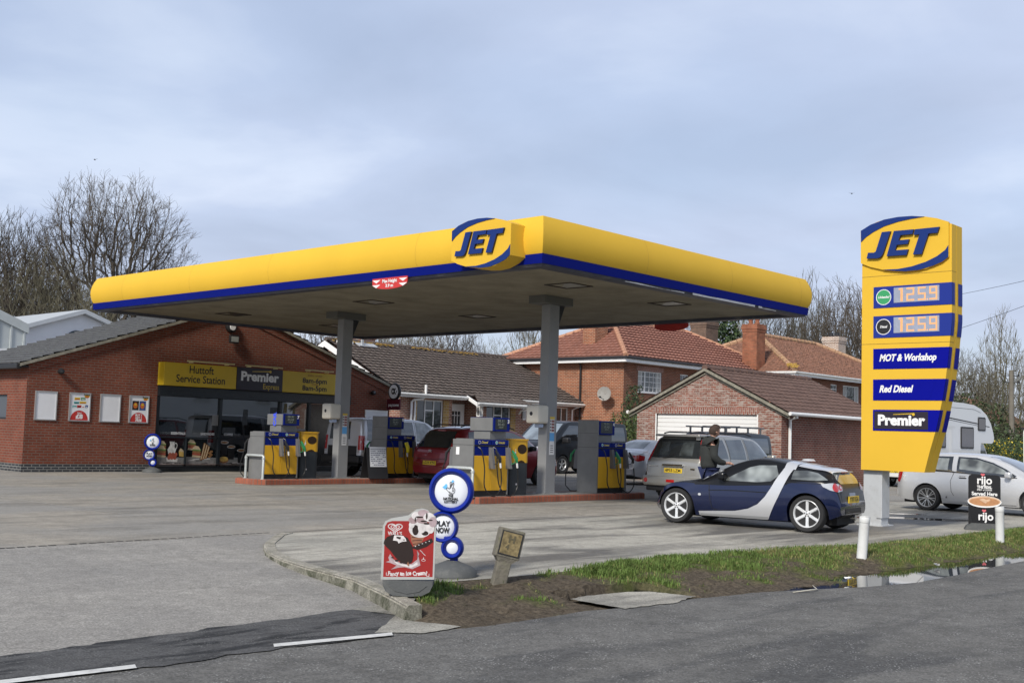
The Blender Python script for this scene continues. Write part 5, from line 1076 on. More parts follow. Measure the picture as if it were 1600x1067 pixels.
# closed-pump board leaning against pump
t = thing('notice_board', 'black sandwich board with handwritten paper sheets by the far column', 'notice board', (4.95, 10.35, .141), rz=radians(-12))
mb = MB(); 
for s in (1, -1):
    mb.obox((0, .14*s+.1, .42), (.30, 0, 0), (0, .012, 0), (0, -.11*s, .42))
b_o = mb.build('board', m_black, t)
mb = MB(); f = lambda u, v, d: (u+v*.05, -.168+v*.262-d, .0+v)
flat(mb, [(-.25, .32), (.29-.03, .32), (.26, .86), (-.25, .86)], f, 0, 0)
for r in range(9):
    u = -.22
    while u < .2:
        w_ = random.uniform(.02, .07)
        if random.random() < .8: z = .36+r*.053; flat(mb, [(u, z), (u+w_, z), (u+w_, z+.022), (u, z+.02)], f, .001, 1)
        u += w_+.012
mb.build('paper_sheet', [mat('white paper', (.66, .68, .72), .7), mat('pen ink', (.12, .13, .2), .7)], t)
t.location = (5.02, 10.28, .141)
# ------------------------------------------------------------------ price totem
m_tpb = mat('totem blue', (.003, .005, .25), .45, var=.04, vs=1, spec=.08); m_tpb2 = mat('totem price blue', (.020, .038, .25), .5, spec=.1)
m_dig = mat('amber digits', (1.0, .48, .19), .5, emit=1.05); m_dig.node_tree.nodes['Principled BSDF'].inputs['Base Color'].default_value = (.04, .02, .01, 1)
tt = thing('price_totem', 'tall yellow JET price sign tapering towards its foot', 'price sign', (4.2, -4.24, 0))
def TF(x0=0): return lambda u, v, d: (x0-d, -(u-4.24), v)
body = [(4.24, 1.01), (5.43, 1.01), (5.52, 1.36), (5.635, 1.757), (5.70, 2.05), (5.76, 2.342), (5.805, 2.62), (5.84, 2.904), (5.865, 3.13), (5.886, 3.353), (5.905, 3.53), (5.918, 3.70), (5.918, 5.30)]
top = [(5.918, 5.40), (5.666, 5.47), (5.44, 5.53), (5.21, 5.57), (4.95, 5.58), (4.74, 5.56), (4.553, 5.53), (4.392, 5.47), (4.24, 5.39)]
def redge(z):
    for a, b in zip(body[1:], body[2:]):
        if a[1] <= z <= b[1]: return a[0]+(b[0]-a[0])*(z-a[1])/(b[1]-a[1])
    return 5.918
mb = MB(); f = TF(); mb.prism(body+top, f, 0, -.20); mb.prism(body+top, f, -.215, -.46)
ins = [(4.27, 1.04)]+[(a-.03, b) for a, b in body[1:]]+[(a-.02, b-.04) for a, b in top[:-1]]+[(4.27, 5.35)]
mb.prism(ins, f, -.2, -.216); o = mb.build('yellow_body', m_yel, tt)
mb = MB()
for z in (4.56, 3.31): mb.add([(-.002, 0, z-.004), (-.002, -(redge(z)-4.24), z-.004), (-.002, -(redge(z)-4.24), z+.004), (-.002, 0, z+.004), (.2, -(redge(z)-4.24)-.002, z-.004), (.2, -(redge(z)-4.24)-.002, z+.004)], [(0, 1, 2, 3), (1, 4, 5, 2)])
mb.build('panel_joint', mat('totem seam', (.25, .15, .02), .7), tt)
bands = [(3.97, 4.36), (3.42, 3.82), (2.85, 3.22), (2.28, 2.66), (1.73, 2.11)]
for i, (a, b) in enumerate(bands):
    mb = MB(); m = 6; E = [(redge(a+(b-a)*k/m)+.005, a+(b-a)*k/m) for k in range(m+1)]
    P = [(4.47, a)]+E+[(4.47, b)]
    mb.prism(P, f, .010, -.06)
    E2 = [(u+.002, z) for u, z in E]
    for x0_, x1_ in ((.0, .12), (.27, .46)):
        V = []
        for u, z in E2: V += [(x0_, -(u-4.24), z), (x1_, -(u-4.24), z)]
        mb.add(V, [(2*k, 2*k+1, 2*k+3, 2*k+2) for k in range(m)])
    pn = mb.build('blue_panel', m_tpb2 if i < 2 else m_tpb, tt)
    f2 = TF(-.0105)
    if i < 2:
        mb = MB(); c = (a+b)/2; flat(mb, disc_pts(4.665, c, .145), f2, .0, 0); flat(mb, disc_pts(4.665, c, .132), f2, .001, 1); text(mb, ('Unleaded', 'Diesel')[i], .06, f2, 0, .002, .25, u=4.665, v=c, maxw=(.22, .14)[i])
        for q in range(len(mb.v)):
            pass
        mb.build('grade_roundel', [m_lw, mat('roundel green', (.04, .32, .12), .4) if i == 0 else m_ink], pn)
        mb = MB(); mb.prism([(4.86, a+.08), (5.70, a+.08), (5.70, b-.035), (4.86, b-.035)], f2, 0, .004); d_ = mb.build('display', mat('led display', (.30, .33, .42), .35, var=.1, vs=9), pn)
        mb = MB(); f3 = TF(-.0155); SEG = {'1': 'bc', '2': 'abged', '5': 'afgcd', '9': 'abcdfg'}
        zh = (b-a)-.15; z0 = a+.10
        for ch, u0 in (('1', 4.93), ('2', 5.10), ('5', 5.31), ('9', 5.52)):
            w_, t_ = .145, .030
            S = {'a': (0, w_, zh-t_, zh), 'g': (0, w_, zh/2-t_/2, zh/2+t_/2), 'd': (0, w_, 0, t_), 'f': (0, t_, zh/2, zh), 'b': (w_-t_, w_, zh/2, zh), 'e': (0, t_, 0, zh/2), 'c': (w_-t_, w_, 0, zh/2)}
            if ch == '1': S = {'b': (w_/2-.015, w_/2+t_, 0, zh), 'c': (w_/2-.05, w_/2, zh-t_, zh)}
            for k in SEG[ch]:
                x0_, x1_, y0_, y1_ = S[k]; nx_ = max(1, round((x1_-x0_)/.016)); nz_ = max(1, round((y1_-y0_)/.016))
                for p in range(nx_):
                    for q in range(nz_): mx_, my_ = x0_+(x1_-x0_)*(p+.5)/nx_, y0_+(y1_-y0_)*(q+.5)/nz_; flat(mb, [(u0+mx_-.0072, z0+my_-.0072), (u0+mx_+.0072, z0+my_-.0072), (u0+mx_+.0072, z0+my_+.0072), (u0+mx_-.0072, z0+my_+.0072)], f3, .001*(ord(k) % 3))
        flat(mb, disc_pts(5.485, z0+.012, .014, n=8), f3)
        mb.build('digits', m_dig, d_)
    elif i < 4:
        mb = MB(); f4 = TF(-.0125); g_ = .03; P = [(4.47+g_, a+g_), (redge(a)-.22, a+g_), (redge(b)-.17, b-g_), (4.47+g_, b-g_)]; mb.prism(P, f2, 0, .002); mb.build('inner_panel', m_tpb, pn)
        mb = MB(); text(mb, ('MOT & Workshop', 'Red Diesel')[i-2], .17, TF(-.014), 0, .007, .28, u=4.59, v=(a+b)/2+.01, align='LEFT', maxw=(1.06, .64)[i-2]); mb.build('lettering', m_lw, pn)
    else:
        mb = MB(); mb.prism([(4.50, a+.03), (5.50, a+.03), (5.50, b-.03), (4.50, b-.03)], f2, 0, .003); text(mb, 'Premier', .25, TF(-.016), 1, .012, u=5.0, v=1.915, maxw=.88)
        g5 = TF(-.017); flat(mb, [(4.86, 2.02), (5.22, 2.035), (5.25, 2.055), (5.2, 2.05), (4.86, 2.03)], g5, 0, 2); flat(mb, disc_pts(5.235, 2.03, .026), g5, .001, 2); mb.build('lettering', [m_sd, m_lw, mat('gold match', (.65, .42, .03), .4)], pn)
jl = thing('totem_logo', 'large raised JET roundel at the head of the price totem', 'sign', (0, 0, 0)); jet_logo(jl, 4.16, -4.225, 4.602, 1.0, .042, .035)
for c in list(children(jl)): c.parent = tt; c.location = (-4.2, 4.24, 0)
bpy.data.objects.remove(jl)
mb = MB(); mb.box(.10, .42, -.36, 0, .14, 1.02, 0, .01)
for x in (.08, .44): mb.add([(x, -.02, .3), (x, -.16, .3), (x, -.36, .0), (x, .08, .0)], [(0, 1, 2, 3)])
mb.box(.04, .5, -.40, .10, 0, .02); mb.box(.12, .40, -.34, -.02, .02, .14)
mb.build('support', mat('pale grey support', (.46, .48, .50), .5, var=.04, dirt=(.3, .3, .3), dscale=5, damt=.4), tt)
# ------------------------------------------------------------------ bubble signs
m_bb = mat('bubble blue', (.006, .022, .26), .4, spec=.2); m_bw = mat('bubble white', (.74, .77, .82), .3); m_base = mat('rubber base', (.085, .09, .092), .75, bump=.2, bs=50, dirt=(.18, .18, .17), dscale=8, damt=.5)
def bubble(lab, loc, rz, s):
    t = thing('lottery_sign', lab, 'sign', loc, rz, group='round bubble lottery signs', scale=s)   # local: faces -X, u to the right = -Y
    mb = MB()
    def ringed(cy, cz, R, r):
        prof = [(0, -.03), (r, -.03), (r+.004, -.05), ((R+r)/2, -.075), (R-.008, -.055), (R, 0), (R-.008, .055), ((R+r)/2, .075), (r, .05), (0, .05)]
        mb.lathe([(a, b) for a, b in prof], (0, cy, cz), 'X', 36)
    ringed(.03, .854, .234, .172); ringed(.105, .486, .162, .122); ringed(0, .278, .119, .062)
    mb.box(-.045, .045, .02, .10, .60, .68, 0, .02); mb.box(-.045, .045, .02, .09, .33, .40, 0, .015); mb.box(-.03, .03, -.06, .02, .12, .24, 0, .01)
    mb.build('blue_bubbles', m_bb, t)
    mb = MB()
    for cy, cz, r in ((.03, .854, .171), (.105, .486, .121), (0, .278, .061)): mb.lathe([(0, -.048), (r*.6, -.045), (r*.96, -.036), (r, -.030)], (0, cy, cz), 'X', 32)
    mb.build('white_disc', m_bw, t)
    mb = MB(); fz = -.0505
    def F(cy, cz): return lambda u, v, d: (fz-d, cy-u, cz+v)
    f = F(.03, .854)
    for k, (w_, y) in enumerate((('THE', -.050), ('NATIONAL', -.080), ('LOTTERY', -.110))): text(mb, w_, .036, f, 0, .0018, v=y, maxw=(.05, .155, .135)[k], d=.0008)
    def stroke(P, w_=.0026):
        for a, b in zip(P, P[1:]):
            a, b = Vector(a), Vector(b); n = (b-a).normalized(); n = Vector((-n.y, n.x))*w_; e = (b-a).normalized()*w_*.5; flat(mb, [a+n-e, a-n-e, b-n+e, b+n+e], f, .0004, 0)
    stroke([(-.045, .030), (-.030, .034), (-.022, .022), (-.012, .024), (-.010, .055), (-.012, .085), (-.004, .092), (.004, .085), (.006, .055), (.020, .082), (.028, .078), (.024, .050), (.020, .034), (.032, .030), (.040, .018), (.040, -.004), (.030, -.022), (.012, -.032), (-.008, -.028), (-.022, -.010), (-.045, .012), (-.05, .024), (-.045, .030)])
    stroke([(-.012, .024), (-.006, .030), (-.006, .050), (.0, .07)]); stroke([(.006, .055), (.002, .04)]); stroke([(.020, .034), (.012, .028), (.018, .018), (.032, .014)]); stroke([(.014, .010), (.026, .004), (.022, -.004), (.012, .0)]); stroke([(-.018, -.006), (.0, -.02), (.014, -.018)])
    flat(mb, [(-.066, .018), (-.042, .020), (-.040, .060), (-.052, .074), (-.072, .050), (-.09, .038)], f, .0002, 1); flat(mb, [(-.002, .098), (.010, .106), (.016, .122), (.022, .106), (.034, .100), (.020, .092), (.014, .080)], f, .0002, 1)
    f = F(.105, .486); text(mb, 'PLAY', .075, f, 0, .003, v=.034, maxw=.155); text(mb, 'NOW', .075, f, 0, .003, v=-.034, maxw=.145)
    mb.build('print', [m_ink, mat('sky blue print', (.15, .50, .85), .4)], t)
    mb = MB(); mb.lathe([(.0, .155), (.06, .15), (.12, .125), (.21, .09), (.255, .05), (.265, .0)], (0, 0, 0), 'Z', 32); mb.build('base', m_base, t)
    return t
def face_rz(x, y, extra=0): return atan2(-13.89-y, -15.72-x)-pi+extra    # -X side turned towards the road viewpoint
bubble('large blue and white THE NATIONAL LOTTERY sign on a grey dome base by the kerb', (-7.40, -5.43, .004), radians(39), 1.0)
bubble('blue and white lottery sign standing against the shop wall', (2.28, 17.25, .004), radians(60), 1.06)
# ------------------------------------------------------------------ ice cream board
t = thing('ice_cream_board', 'red Fancy an Ice Cream? pavement board with white edge on a grey foot', 'pavement sign', (-8.80, -6.305, .012), radians(42), scale=1.0)
f = lambda u, v, d: (-d, -u, v)
W_, H_ = .235, .73
out = [(-W_, .135), (W_, .15), (W_, .60), (W_+.005, .66), (W_-.01, .70), (W_-.05, .72), (W_-.08, .755), (W_-.13, .765), (W_-.18, .755), (W_-.22, .725), (W_-.25, .70), (-W_+.07, .67), (-W_+.02, .645), (-W_, .60)]
mb = MB(); mb.prism(out, f, -.012, .012); mb.build('white_board', mat('board edge white', (.42, .43, .42), .4, dirt=(.3, .3, .28), dscale=7, damt=.5), t)
ic = {'red': (.30, .016, .014), 'white': (.62, .59, .59), 'choc': (.020, .010, .008), 'pink': (.40, .31, .33), 'cone': (.28, .12, .07), 'shade': (.34, .25, .26), 'ch2': (.07, .028, .02)}
ik = list(ic); im = [mat('board '+k, v, .4, var=.06 if k in ('red', 'choc') else .18, vs=22) for k, v in ic.items()]; J = ik.index
mb = MB(); f = lambda u, v, d: (-.0125-d, -u, v)
def ip(P, k, d): flat(mb, P, f, d*.0004, J(k))
ip([(-.215, .16), (.220, .172), (.220, .66), (-.215+.06, .648), (-.195, .635), (-.215, .60)], 'red', 0)
# cone and scoop top right
ip([(.0, .60), (.175, .60), (.10, .44), (.05, .42), (.02, .48)], 'cone', 2)
for k in range(5): ip([(.012+k*.006, .575-k*.03), (.165-k*.016, .585-k*.03), (.163-k*.016, .578-k*.03), (.014+k*.006, .568-k*.03)], 'ch2', 3)
ip(disc_pts(.095, .585, .10, .075), 'white', 4); ip(disc_pts(.055, .575, .028, .045), 'choc', 5.5); ip(disc_pts(.14, .55, .03, .02), 'choc', 5); ip(disc_pts(.11, .60, .035, .05), 'white', 6)
for (a, b, r, q, k) in ((.03, .66, .04, .03, 'shade'), (.06, .70, .045, .035, 'white'), (.12, .725, .05, .03, 'pink'), (.17, .69, .05, .04, 'white'), (.205, .65, .035, .045, 'pink'), (.11, .665, .05, .03, 'shade'), (.19, .59, .03, .04, 'white'), (.02, .62, .025, .03, 'white')):
    ip(disc_pts(a, b, r, q), k, 7+a*10)
for (a, b, r, q) in ((.085, .69, .035, .008), (.15, .70, .008, .03), (.125, .655, .03, .007), (.185, .665, .02, .006), (.05, .665, .006, .022), (.15, .635, .028, .008)): ip(disc_pts(a, b, r, q, 10), 'choc', 11)
ip([(.02, .42), (.20, .51), (.215, .48), (.16, .435), (.08, .405)], 'choc', 8)
for k in range(5): ip(disc_pts(.06+k*.03, .435+k*.012, .006, .004, 8), 'white', 9)
# chocolate lolly
ip([(-.215, .48), (-.19, .51), (-.14, .53), (-.06, .528), (-.01, .505), (.03, .44), (.045, .36), (.035, .30), (.0, .275), (-.05, .285), (-.11, .33), (-.16, .39), (-.20, .425), (-.222, .45)], 'choc', 14)
ip([(-.13, .525), (-.05, .522), (-.03, .50), (-.02, .475), (-.06, .47), (-.09, .455), (-.10, .475), (-.14, .48)], 'white', 15); ip([(-.11, .515), (-.07, .51), (-.075, .49), (-.11, .50)], 'choc', 16); ip([(-.055, .49), (-.035, .492), (-.04, .48)], 'choc', 16)
# milk splash
ip([(-.16, .36), (-.13, .315), (-.06, .285), (.03, .28), (.08, .32), (.095, .37), (.075, .40), (.10, .31), (.11, .27), (.04, .235), (-.03, .25), (-.08, .245), (-.15, .225), (-.10, .262), (-.16, .285), (-.20, .29), (-.165, .30), (-.175, .33)], 'pink', 4)
ip([(-.13, .30), (-.05, .275), (.04, .27), (.08, .30), (.085, .275), (.03, .247), (-.05, .262), (-.09, .27)], 'white', 5)
for a, b, r in ((-.10, .305, .012), (-.06, .29, .01), (-.14, .33, .008)): ip(disc_pts(a, b, r*1.4, r*.8, 10), 'choc', 6)
ip([(-.01, .275), (.0, .30), (.012, .275), (.006, .26)], 'cone', 17)
ip(disc_pts(.135, .315, .018, .010), 'white', 3); ip(disc_pts(.135, .315, .014, .007), 'red', 3.5); ip([(.13, .325), (.135, .345), (.139, .325)], 'white', 3)
for k in range(3): ip([(.10+k*.012, .40-k*.012), (.125+k*.012, .378-k*.012), (.127+k*.012, .382-k*.012), (.103+k*.012, .404-k*.012)], 'white', 3)
# heart emblem and words
def hstroke(c, R, w_, k, d):
    P = []
    for i in range(41):
        a = 2*pi*i/40; x = 16*sin(a)**3/16; y = (13*cos(a)-5*cos(2*a)-2*cos(3*a)-cos(4*a))/16; P.append((c[0]+x*R*1.25, c[1]+y*R*.8))
    for i in range(40):
        a, b = Vector(P[i]), Vector(P[i+1]); n = (b-a); 
        if n.length < 1e-6: continue
        n = n.normalized(); n = Vector((-n.y, n.x))*w_/2; ip([a+n, a-n, b-n, b+n], k, d)
hstroke((-.125, .592), .050, .008, 'white', 1); hstroke((-.125, .592), .030, .007, 'white', 1); hstroke((-.125, .592), .012, .006, 'white', 1)
text(mb, "WALL'S", .045, lambda u, v, d: f(u, v, .0008), J('white'), .0012, u=-.125, v=.538, maxw=.125)
text(mb, 'Fancy an Ice Cream?', .050, lambda u, v, d: f(u, v+.04*u+.01*sin(u*60)*.4, .0008), J('white'), .0022, u=.0, v=.195, maxw=.345)
for s in (-1, 1): ip([(s*.19, .175), (s*.165, .175), (s*.165, .179), (s*.186, .179), (s*.186, .20), (s*.19, .20)], 'white', 2)
mb.build('printed_face', im, t)
mb = MB()
P = [(-.215, .135), (.225, .135), (.225, .10), (.20, .045), (.13, .008), (.0, .0), (-.12, .006), (-.185, .04), (-.212, .09)]
mb.prism(P, lambda u, v, d: (d, -u, v), -.05, .16); mb.prism([(-.17, .10), (-.10, .045), (.0, .025), (.11, .045), (.18, .10), (.17, .11), (.1, .06), (0, .04), (-.09, .06), (-.16, .11)], lambda u, v, d: (d, -u, v), -.056, -.04)
mb.build('base', m_base, t)
# ------------------------------------------------------------------ concrete marker post
t = thing('marker_post', 'weathered concrete hydrant marker with a yellow plate leaning by the verge', 'marker post', (-7.35, -6.03, -.05), 0); t.rotation_euler = (radians(13), radians(2), radians(56))
m_oldc = mat('old concrete', (.155, .142, .115), .95, var=.25, vs=9, bump=.6, bs=30, dirt=(.10, .10, .055), dscale=9, damt=.8)
mb = MB(); mb.box(-.06, .06, -.07, .07, 0, .26, 0, .012); mb.box(-.075, .075, -.135, .12, .29, .58, 0, .014); mb.add([(-.06, -.07, .25), (.06, -.07, .25), (.06, .07, .25), (-.06, .07, .25), (-.07, -.125, .30), (.07, -.125, .30), (.07, .11, .30), (-.07, .11, .30)], [(0, 1, 5, 4), (1, 2, 6, 5), (2, 3, 7, 6), (3, 0, 4, 7)]); mb.build('post', m_oldc, t)
mb = MB(); mb.box(-.083, -.075, -.115, .10, .32, .555); mb.build('plate_rim', m_black, t)
mb = MB(); f = lambda u, v, d: (-.0835-d, -u, v); flat(mb, [(-.088, .33), (.105, .33), (.105, .545), (-.088, .545)], f); text(mb, 'H', .10, f, 1, .004, v=.48, u=.01); text(mb, '4', .07, f, 1, .003, v=.40, u=-.02)
mb.v = [(x-(.001 if i > 3 else 0), y, z) for i, (x, y, z) in enumerate(mb.v)]
mb.build('plate', [mat('faded yellow plate', (.20, .155, .075), .8, var=.5, vs=22), mat('faded plate ink', (.10, .085, .05), .8)], t)
# ------------------------------------------------------------------ bollards
for (p, tilt, lab, H) in (((-1.31, -6.92, -.10), (radians(2), radians(6)), 'white plastic bollard leaning beside the puddle left of the coffee sign', .62), ((3.31, -7.05, -.08), (0, radians(-1)), 'white plastic bollard upright in the grass in front of the coffee sign', .62)):
    t = thing('bollard', lab, 'bollard', p, radians(40), group='white bollards on the verge'); t.rotation_euler = (tilt[0], tilt[1]*.9, radians(0))
    mb = MB(); mb.lathe([(.067, 0), (.067, H-.075), (.070, H-.07), (.070, H-.01), (.064, H), (0, H)], n=20); mb.build('shaft', mat('bollard white', (.70, .71, .70), .4, dirt=(.40, .38, .32), dscale=5, damt=.4), t)
    mb = MB(); mb.lathe([(.0712, H-.012), (.0712, H-.006)], n=20); mb.lathe([(.0685, H-.09), (.0685, H-.083)], n=20); mb.build('cap_seam', mat('seam', (.35, .35, .34), .6), t)
# ------------------------------------------------------------------ coffee sign
t = thing('coffee_sign', 'black rijo coffee sign with a cup picture on a dark foot', 'pavement sign', (5.42, -6.02, .003), radians(26))
P = [(-.27, .1), (.27, .1)]+[(.27, .93)]+[(.27-.06*(1-cos(a)), .93+.06*sin(a)) for a in (pi/4, pi/2)]+[(-.27+.06*(1-cos(a)), .93+.06*sin(a)) for a in (pi/2, pi/4)]+[(-.27, .93)]
mb = MB(); mb.prism(P, lambda u, v, d: (-d, -u, v), -.015, .015); mb.build('board', mat('board black', (.010, .010, .012), .35), t)
f = lambda u, v, d: (-.0155-d, -u, v); mb = MB()
cup = [(-.20, .10), (.20, .10), (.285, .50), (-.285, .50)]
flat(mb, cup, f, .0006, 1); flat(mb, disc_pts(0, .505, .285, .105, 30), f, .001, 0); flat(mb, disc_pts(0, .515, .27, .09, 30), f, .0014, 2); flat(mb, disc_pts(0, .505, .25, .072, 30), f, .0018, 3)
flat(mb, [(-.09, .54), (-.03, .565), (.03, .545), (.09, .56), (.10, .53), (.04, .50), (.02, .475), (-.03, .505)], f, .0022, 2)
def rijo(u, v, s):
    text(mb, 'rijo', .2*s, lambda a, b, d: f(a, b, .003), 0, .005, u=u, v=v, maxw=.20*s*1.25); 
    for dx in (-.015, .02): flat(mb, disc_pts(u-.03*s+dx*s, v+.11*s, .018*s, n=10), f, .0035, 4)
    flat(mb, [(u-.062*s, v+.105*s), (u+.005*s, v+.105*s), (u-.028*s, v+.07*s)], f, .0036, 4)
rijo(.0, .885, 1); rijo(.02, .24, 1)
text(mb, 'THE REAL', .07, lambda a, b, d: f(a, b, .003), 0, .003, u=0, v=.765, maxw=.25); text(mb, 'SPIRIT of COFFEE', .04, lambda a, b, d: f(a, b, .003), 0, .0008, u=0, v=.715, maxw=.25); text(mb, 'Served Here', .09, lambda a, b, d: f(a, b, .003), 0, .003, u=0, v=.645, maxw=.43)
mb.build('print', [m_lw, mat('cup black', (.014, .014, .016), .25), mat('coffee foam', (.62, .42, .28), .5, var=.15, vs=20), mat('coffee crema', (.45, .22, .10), .5, var=.15, vs=20), mat('pink hearts', (.60, .12, .14), .5)], t)
mb = MB(); mb.prism([(-.34, 0), (.34, 0), (.30, .07), (.22, .12), (-.22, .12), (-.30, .07)], lambda u, v, d: (d, -u, v), -.13, .16); mb.build('base', m_base, t)
# ------------------------------------------------------------------ litter on the verge
for (px, py, s, lab) in ((1463, 884, .05, 'crumpled white and yellow wrapper at the back of the puddle'), (1328, 906, .055, 'white wrapper with a yellow edge floating in the puddle'), (742, 905+30, .014, 'pale pebble on bare soil in front of the marker post')):
    p = G(px, py, -.10); t = thing('wrapper' if s > .02 else 'pebble', lab, 'litter' if s > .02 else 'pebble', (p.x, p.y, -.10 if s > .02 else -.075)); mb = MB(); rnd = random.Random(int(px))
    V = [(rnd.uniform(-s, s)*1.4, rnd.uniform(-s, s), rnd.uniform(.0, s*.8)) for _ in range(9)]; mb.add(V, [(0, 1, 2), (2, 3, 4), (4, 5, 0), (1, 3, 5), (6, 7, 8), (0, 7, 3), (2, 6, 5)]); mb.build('foil', m_lw, t, recalc=False)
    if s > .02: mb = MB(); mb.add([(s*.6, 0, s*.5), (s*1.5, s*.2, s*.6), (s*1.3, -s*.5, s*.2)], [(0, 1, 2)]); mb.build('yellow_edge', m_sy, t, recalc=False)
for px, py in ((1268, 921),): 
    p = G(px, py, -.1); t = thing('twig', 'pale curved twig lying in the puddle edge', 'twig', (p.x, p.y, -.115)); mb = MB(); mb.tube([(-.25, .08, 0), (-.05, -.02, .02), (.12, .0, .01), (.25, .12, .03)], [.006, .009, .008, .003], 5); mb.build('stick', mat('bleached wood', (.5, .47, .40), .8), t)
# ------------------------------------------------------------------ bare trees
m_bark = mat('bark', (.075, .064, .048), .95, var=.3, vs=1.5); m_twig = mat('twigs', (.075, .062, .048), .95, var=.3, vs=.8)
m_barkg = mat('mossy bark', (.13, .135, .075), .95, var=.3, vs=1.5); m_twigg = mat('pale twigs', (.115, .105, .07), .95, var=.3, vs=.8); m_ivy = mat('ivy leaves', (.022, .042, .016), .6, var=.5, vs=2)
def bare(seed, H, rx, z0, n, fork=2.5, r0=.3, twig=.011, up_=.25, shell=.45, wig=.07, top=1.0, fan=3, low=.0):
    """limbs split again and again until every target point inside a domed envelope has its own branch, thickness by the number of tips fed"""
    rnd = random.Random(seed); tr = MB(); cr_ = MB(); P = []
    ph = rnd.uniform(0, 9)
    while len(P) < n:
        x, y, z = rnd.uniform(-1, 1), rnd.uniform(-1, 1), rnd.random()
        zc = (z-.40)/.60 if z > .40 else (z-.40)/(.45); q = x*x+y*y+zc*zc
        lim = 1+.35*noise.noise(Vector((x*1.6+ph, y*1.6, z*2.2)))
        if q > lim or rnd.random() > (q/lim)**shell: continue
        P.append(Vector((x*rx, y*rx, z0+z*(H-z0)*top)))
    def seg(a, b, ra, rb, big_):
        mb = tr if big_ else cr_; n_ = 7 if ra > .12 else (5 if ra > .05 else (4 if ra > .025 else 3)); d = (b-a)
        if d.length < 1e-4: return
        d.normalize(); o = d.orthogonal().normalized(); p = d.cross(o); V = []
        for c, r in ((a, ra), (b, rb)):
            for k in range(n_): t = 2*pi*k/n_; V.append(c+(o*cos(t)+p*sin(t))*r)
        mb.add(V, [(k, (k+1) % n_, n_+(k+1) % n_, n_+k) for k in range(n_)], 0, n_ > 3)
    def rad(m): return max(twig, r0*(m/n)**.47)
    def path(a, d, b, ra, rb, big_):
        L = (b-a).length; k = 3 if L > 1.2 else 2; prev = a; c1 = a+d*L*.45
        for i in range(1, k+1):
            t = i/k; q = a*(1-t)**2+c1*2*t*(1-t)+b*t*t
            if i < k: q = q+Vector((rnd.gauss(0, 1), rnd.gauss(0, 1), rnd.gauss(0, .7)))*L*wig
            seg(prev, q, ra+(rb-ra)*(i-1)/k, ra+(rb-ra)*i/k, big_); dd = (q-prev).normalized(); prev = q
        return dd
    def twigs(p, d, m, L):
        for _ in range(m):
            e = (d+Vector((rnd.gauss(0, .55), rnd.gauss(0, .55), rnd.gauss(0, .45)+up_))).normalized(); q = p+e*L*rnd.uniform(.5, 1.1); seg(p, q, twig, twig*.8, False)
            if rnd.random() < .6: seg(q, q+(e+Vector((rnd.gauss(0, .5), rnd.gauss(0, .5), rnd.gauss(0, .4)+up_*.6))).normalized()*L*.6, twig*.8, twig*.5, False)
    st = [(Vector((0, 0, fork)), Vector((0, 0, 1)), P)]
    seg(Vector((0, 0, -.2)), Vector((.05, .03, fork*.5)), r0*1.25, r0*1.05, True); seg(Vector((.05, .03, fork*.5)), Vector((0, 0, fork)), r0*1.05, r0*.95, True)
    while st:
        p, d, T = st.pop(); m = len(T); c = sum(T, Vector())/m
        if m <= 2:
            for q in T: dd = path(p, d, q, rad(1)*1.1, twig, False); twigs(q, dd, fan, .55); 
            continue
        v = c-p; f = .30 if m > 60 else .42; q = p+v*f; dd = path(p, d, q, rad(m), rad(m)*.9, m > n*.10)
        if m < 40: twigs(q, dd, 1, .5)
        # split by the widest direction across the limb
        best = None; vd = v.normalized()
        for _ in range(6):
            a = Vector((rnd.gauss(0, 1), rnd.gauss(0, 1), rnd.gauss(0, .8))); a -= vd*a.dot(vd); a.normalize(); s_ = sum((t-c).dot(a)**2 for t in (T if m < 60 else rnd.sample(T, 60)))
            if best is None or s_ > best[0]: best = (s_, a)
        a = best[1]; T.sort(key=lambda t: (t-c).dot(a)); k = int(m*rnd.uniform(.36, .64)); k = max(1, min(m-1, k))
        if m > n*.4: k2 = (k+m)//2; groups = [T[:k], T[k:k2], T[k2:]]
        else: groups = [T[:k], T[k:]]
        for g in groups:
            if g: st.append((q, (dd*.6+((sum(g, Vector())/len(g))-q).normalized()*.75+Vector((0, 0, .04))).normalized(), g))
    return tr, cr_
def tree_proto(label, args, green=False, name='bare_tree'):
    tr, c_ = bare(**args); t = thing(name, label, 'tree'); tr.build('trunk', m_barkg if green else m_bark, t, recalc=False, uv=False); c_.build('crown', m_twigg if green else m_twig, t, recalc=False, uv=False); return t
big = tree_proto('tall round-crowned bare tree standing above the left end of the canopy', dict(seed=11, H=17.7, rx=5.4, z0=4.4, n=2400, fork=3.2, r0=.50, twig=.0095, shell=.8, wig=.06, fan=4))
pa = tree_proto('x', dict(seed=21, H=14, rx=4.0, z0=2.6, n=850, fork=2.2, r0=.38, wig=.10, shell=.4)); pb = tree_proto('x', dict(seed=35, H=14, rx=2.9, z0=2.5, n=700, fork=2.4, r0=.27, up_=.6, shell=.3)); pc_ = tree_proto('x', dict(seed=47, H=12, rx=4.2, z0=.6, n=1000, fork=.8, r0=.22, shell=.2, wig=.1), green=True); pd = tree_proto('x', dict(seed=52, H=12, rx=1.9, z0=1.2, n=300, fork=1.6, r0=.15, up_=.9, shell=.3), green=True)
for o in (pa, pb, pc_, pd): o.hide_viewport = False
def FD(px, depth, z=0):       # ground point seen in direction px at a distance along the view
    d = F_+(px-800)/1792.79*R_; d = Vector((d.x, d.y, 0)); f = Vector((F_.x, F_.y, 0)).normalized(); k = depth/d.dot(f); return Vector((-15.72, -13.89, 0))+d*k
big.location = FD(168, 76); big.rotation_euler = (0, 0, 2.0)
used = set()
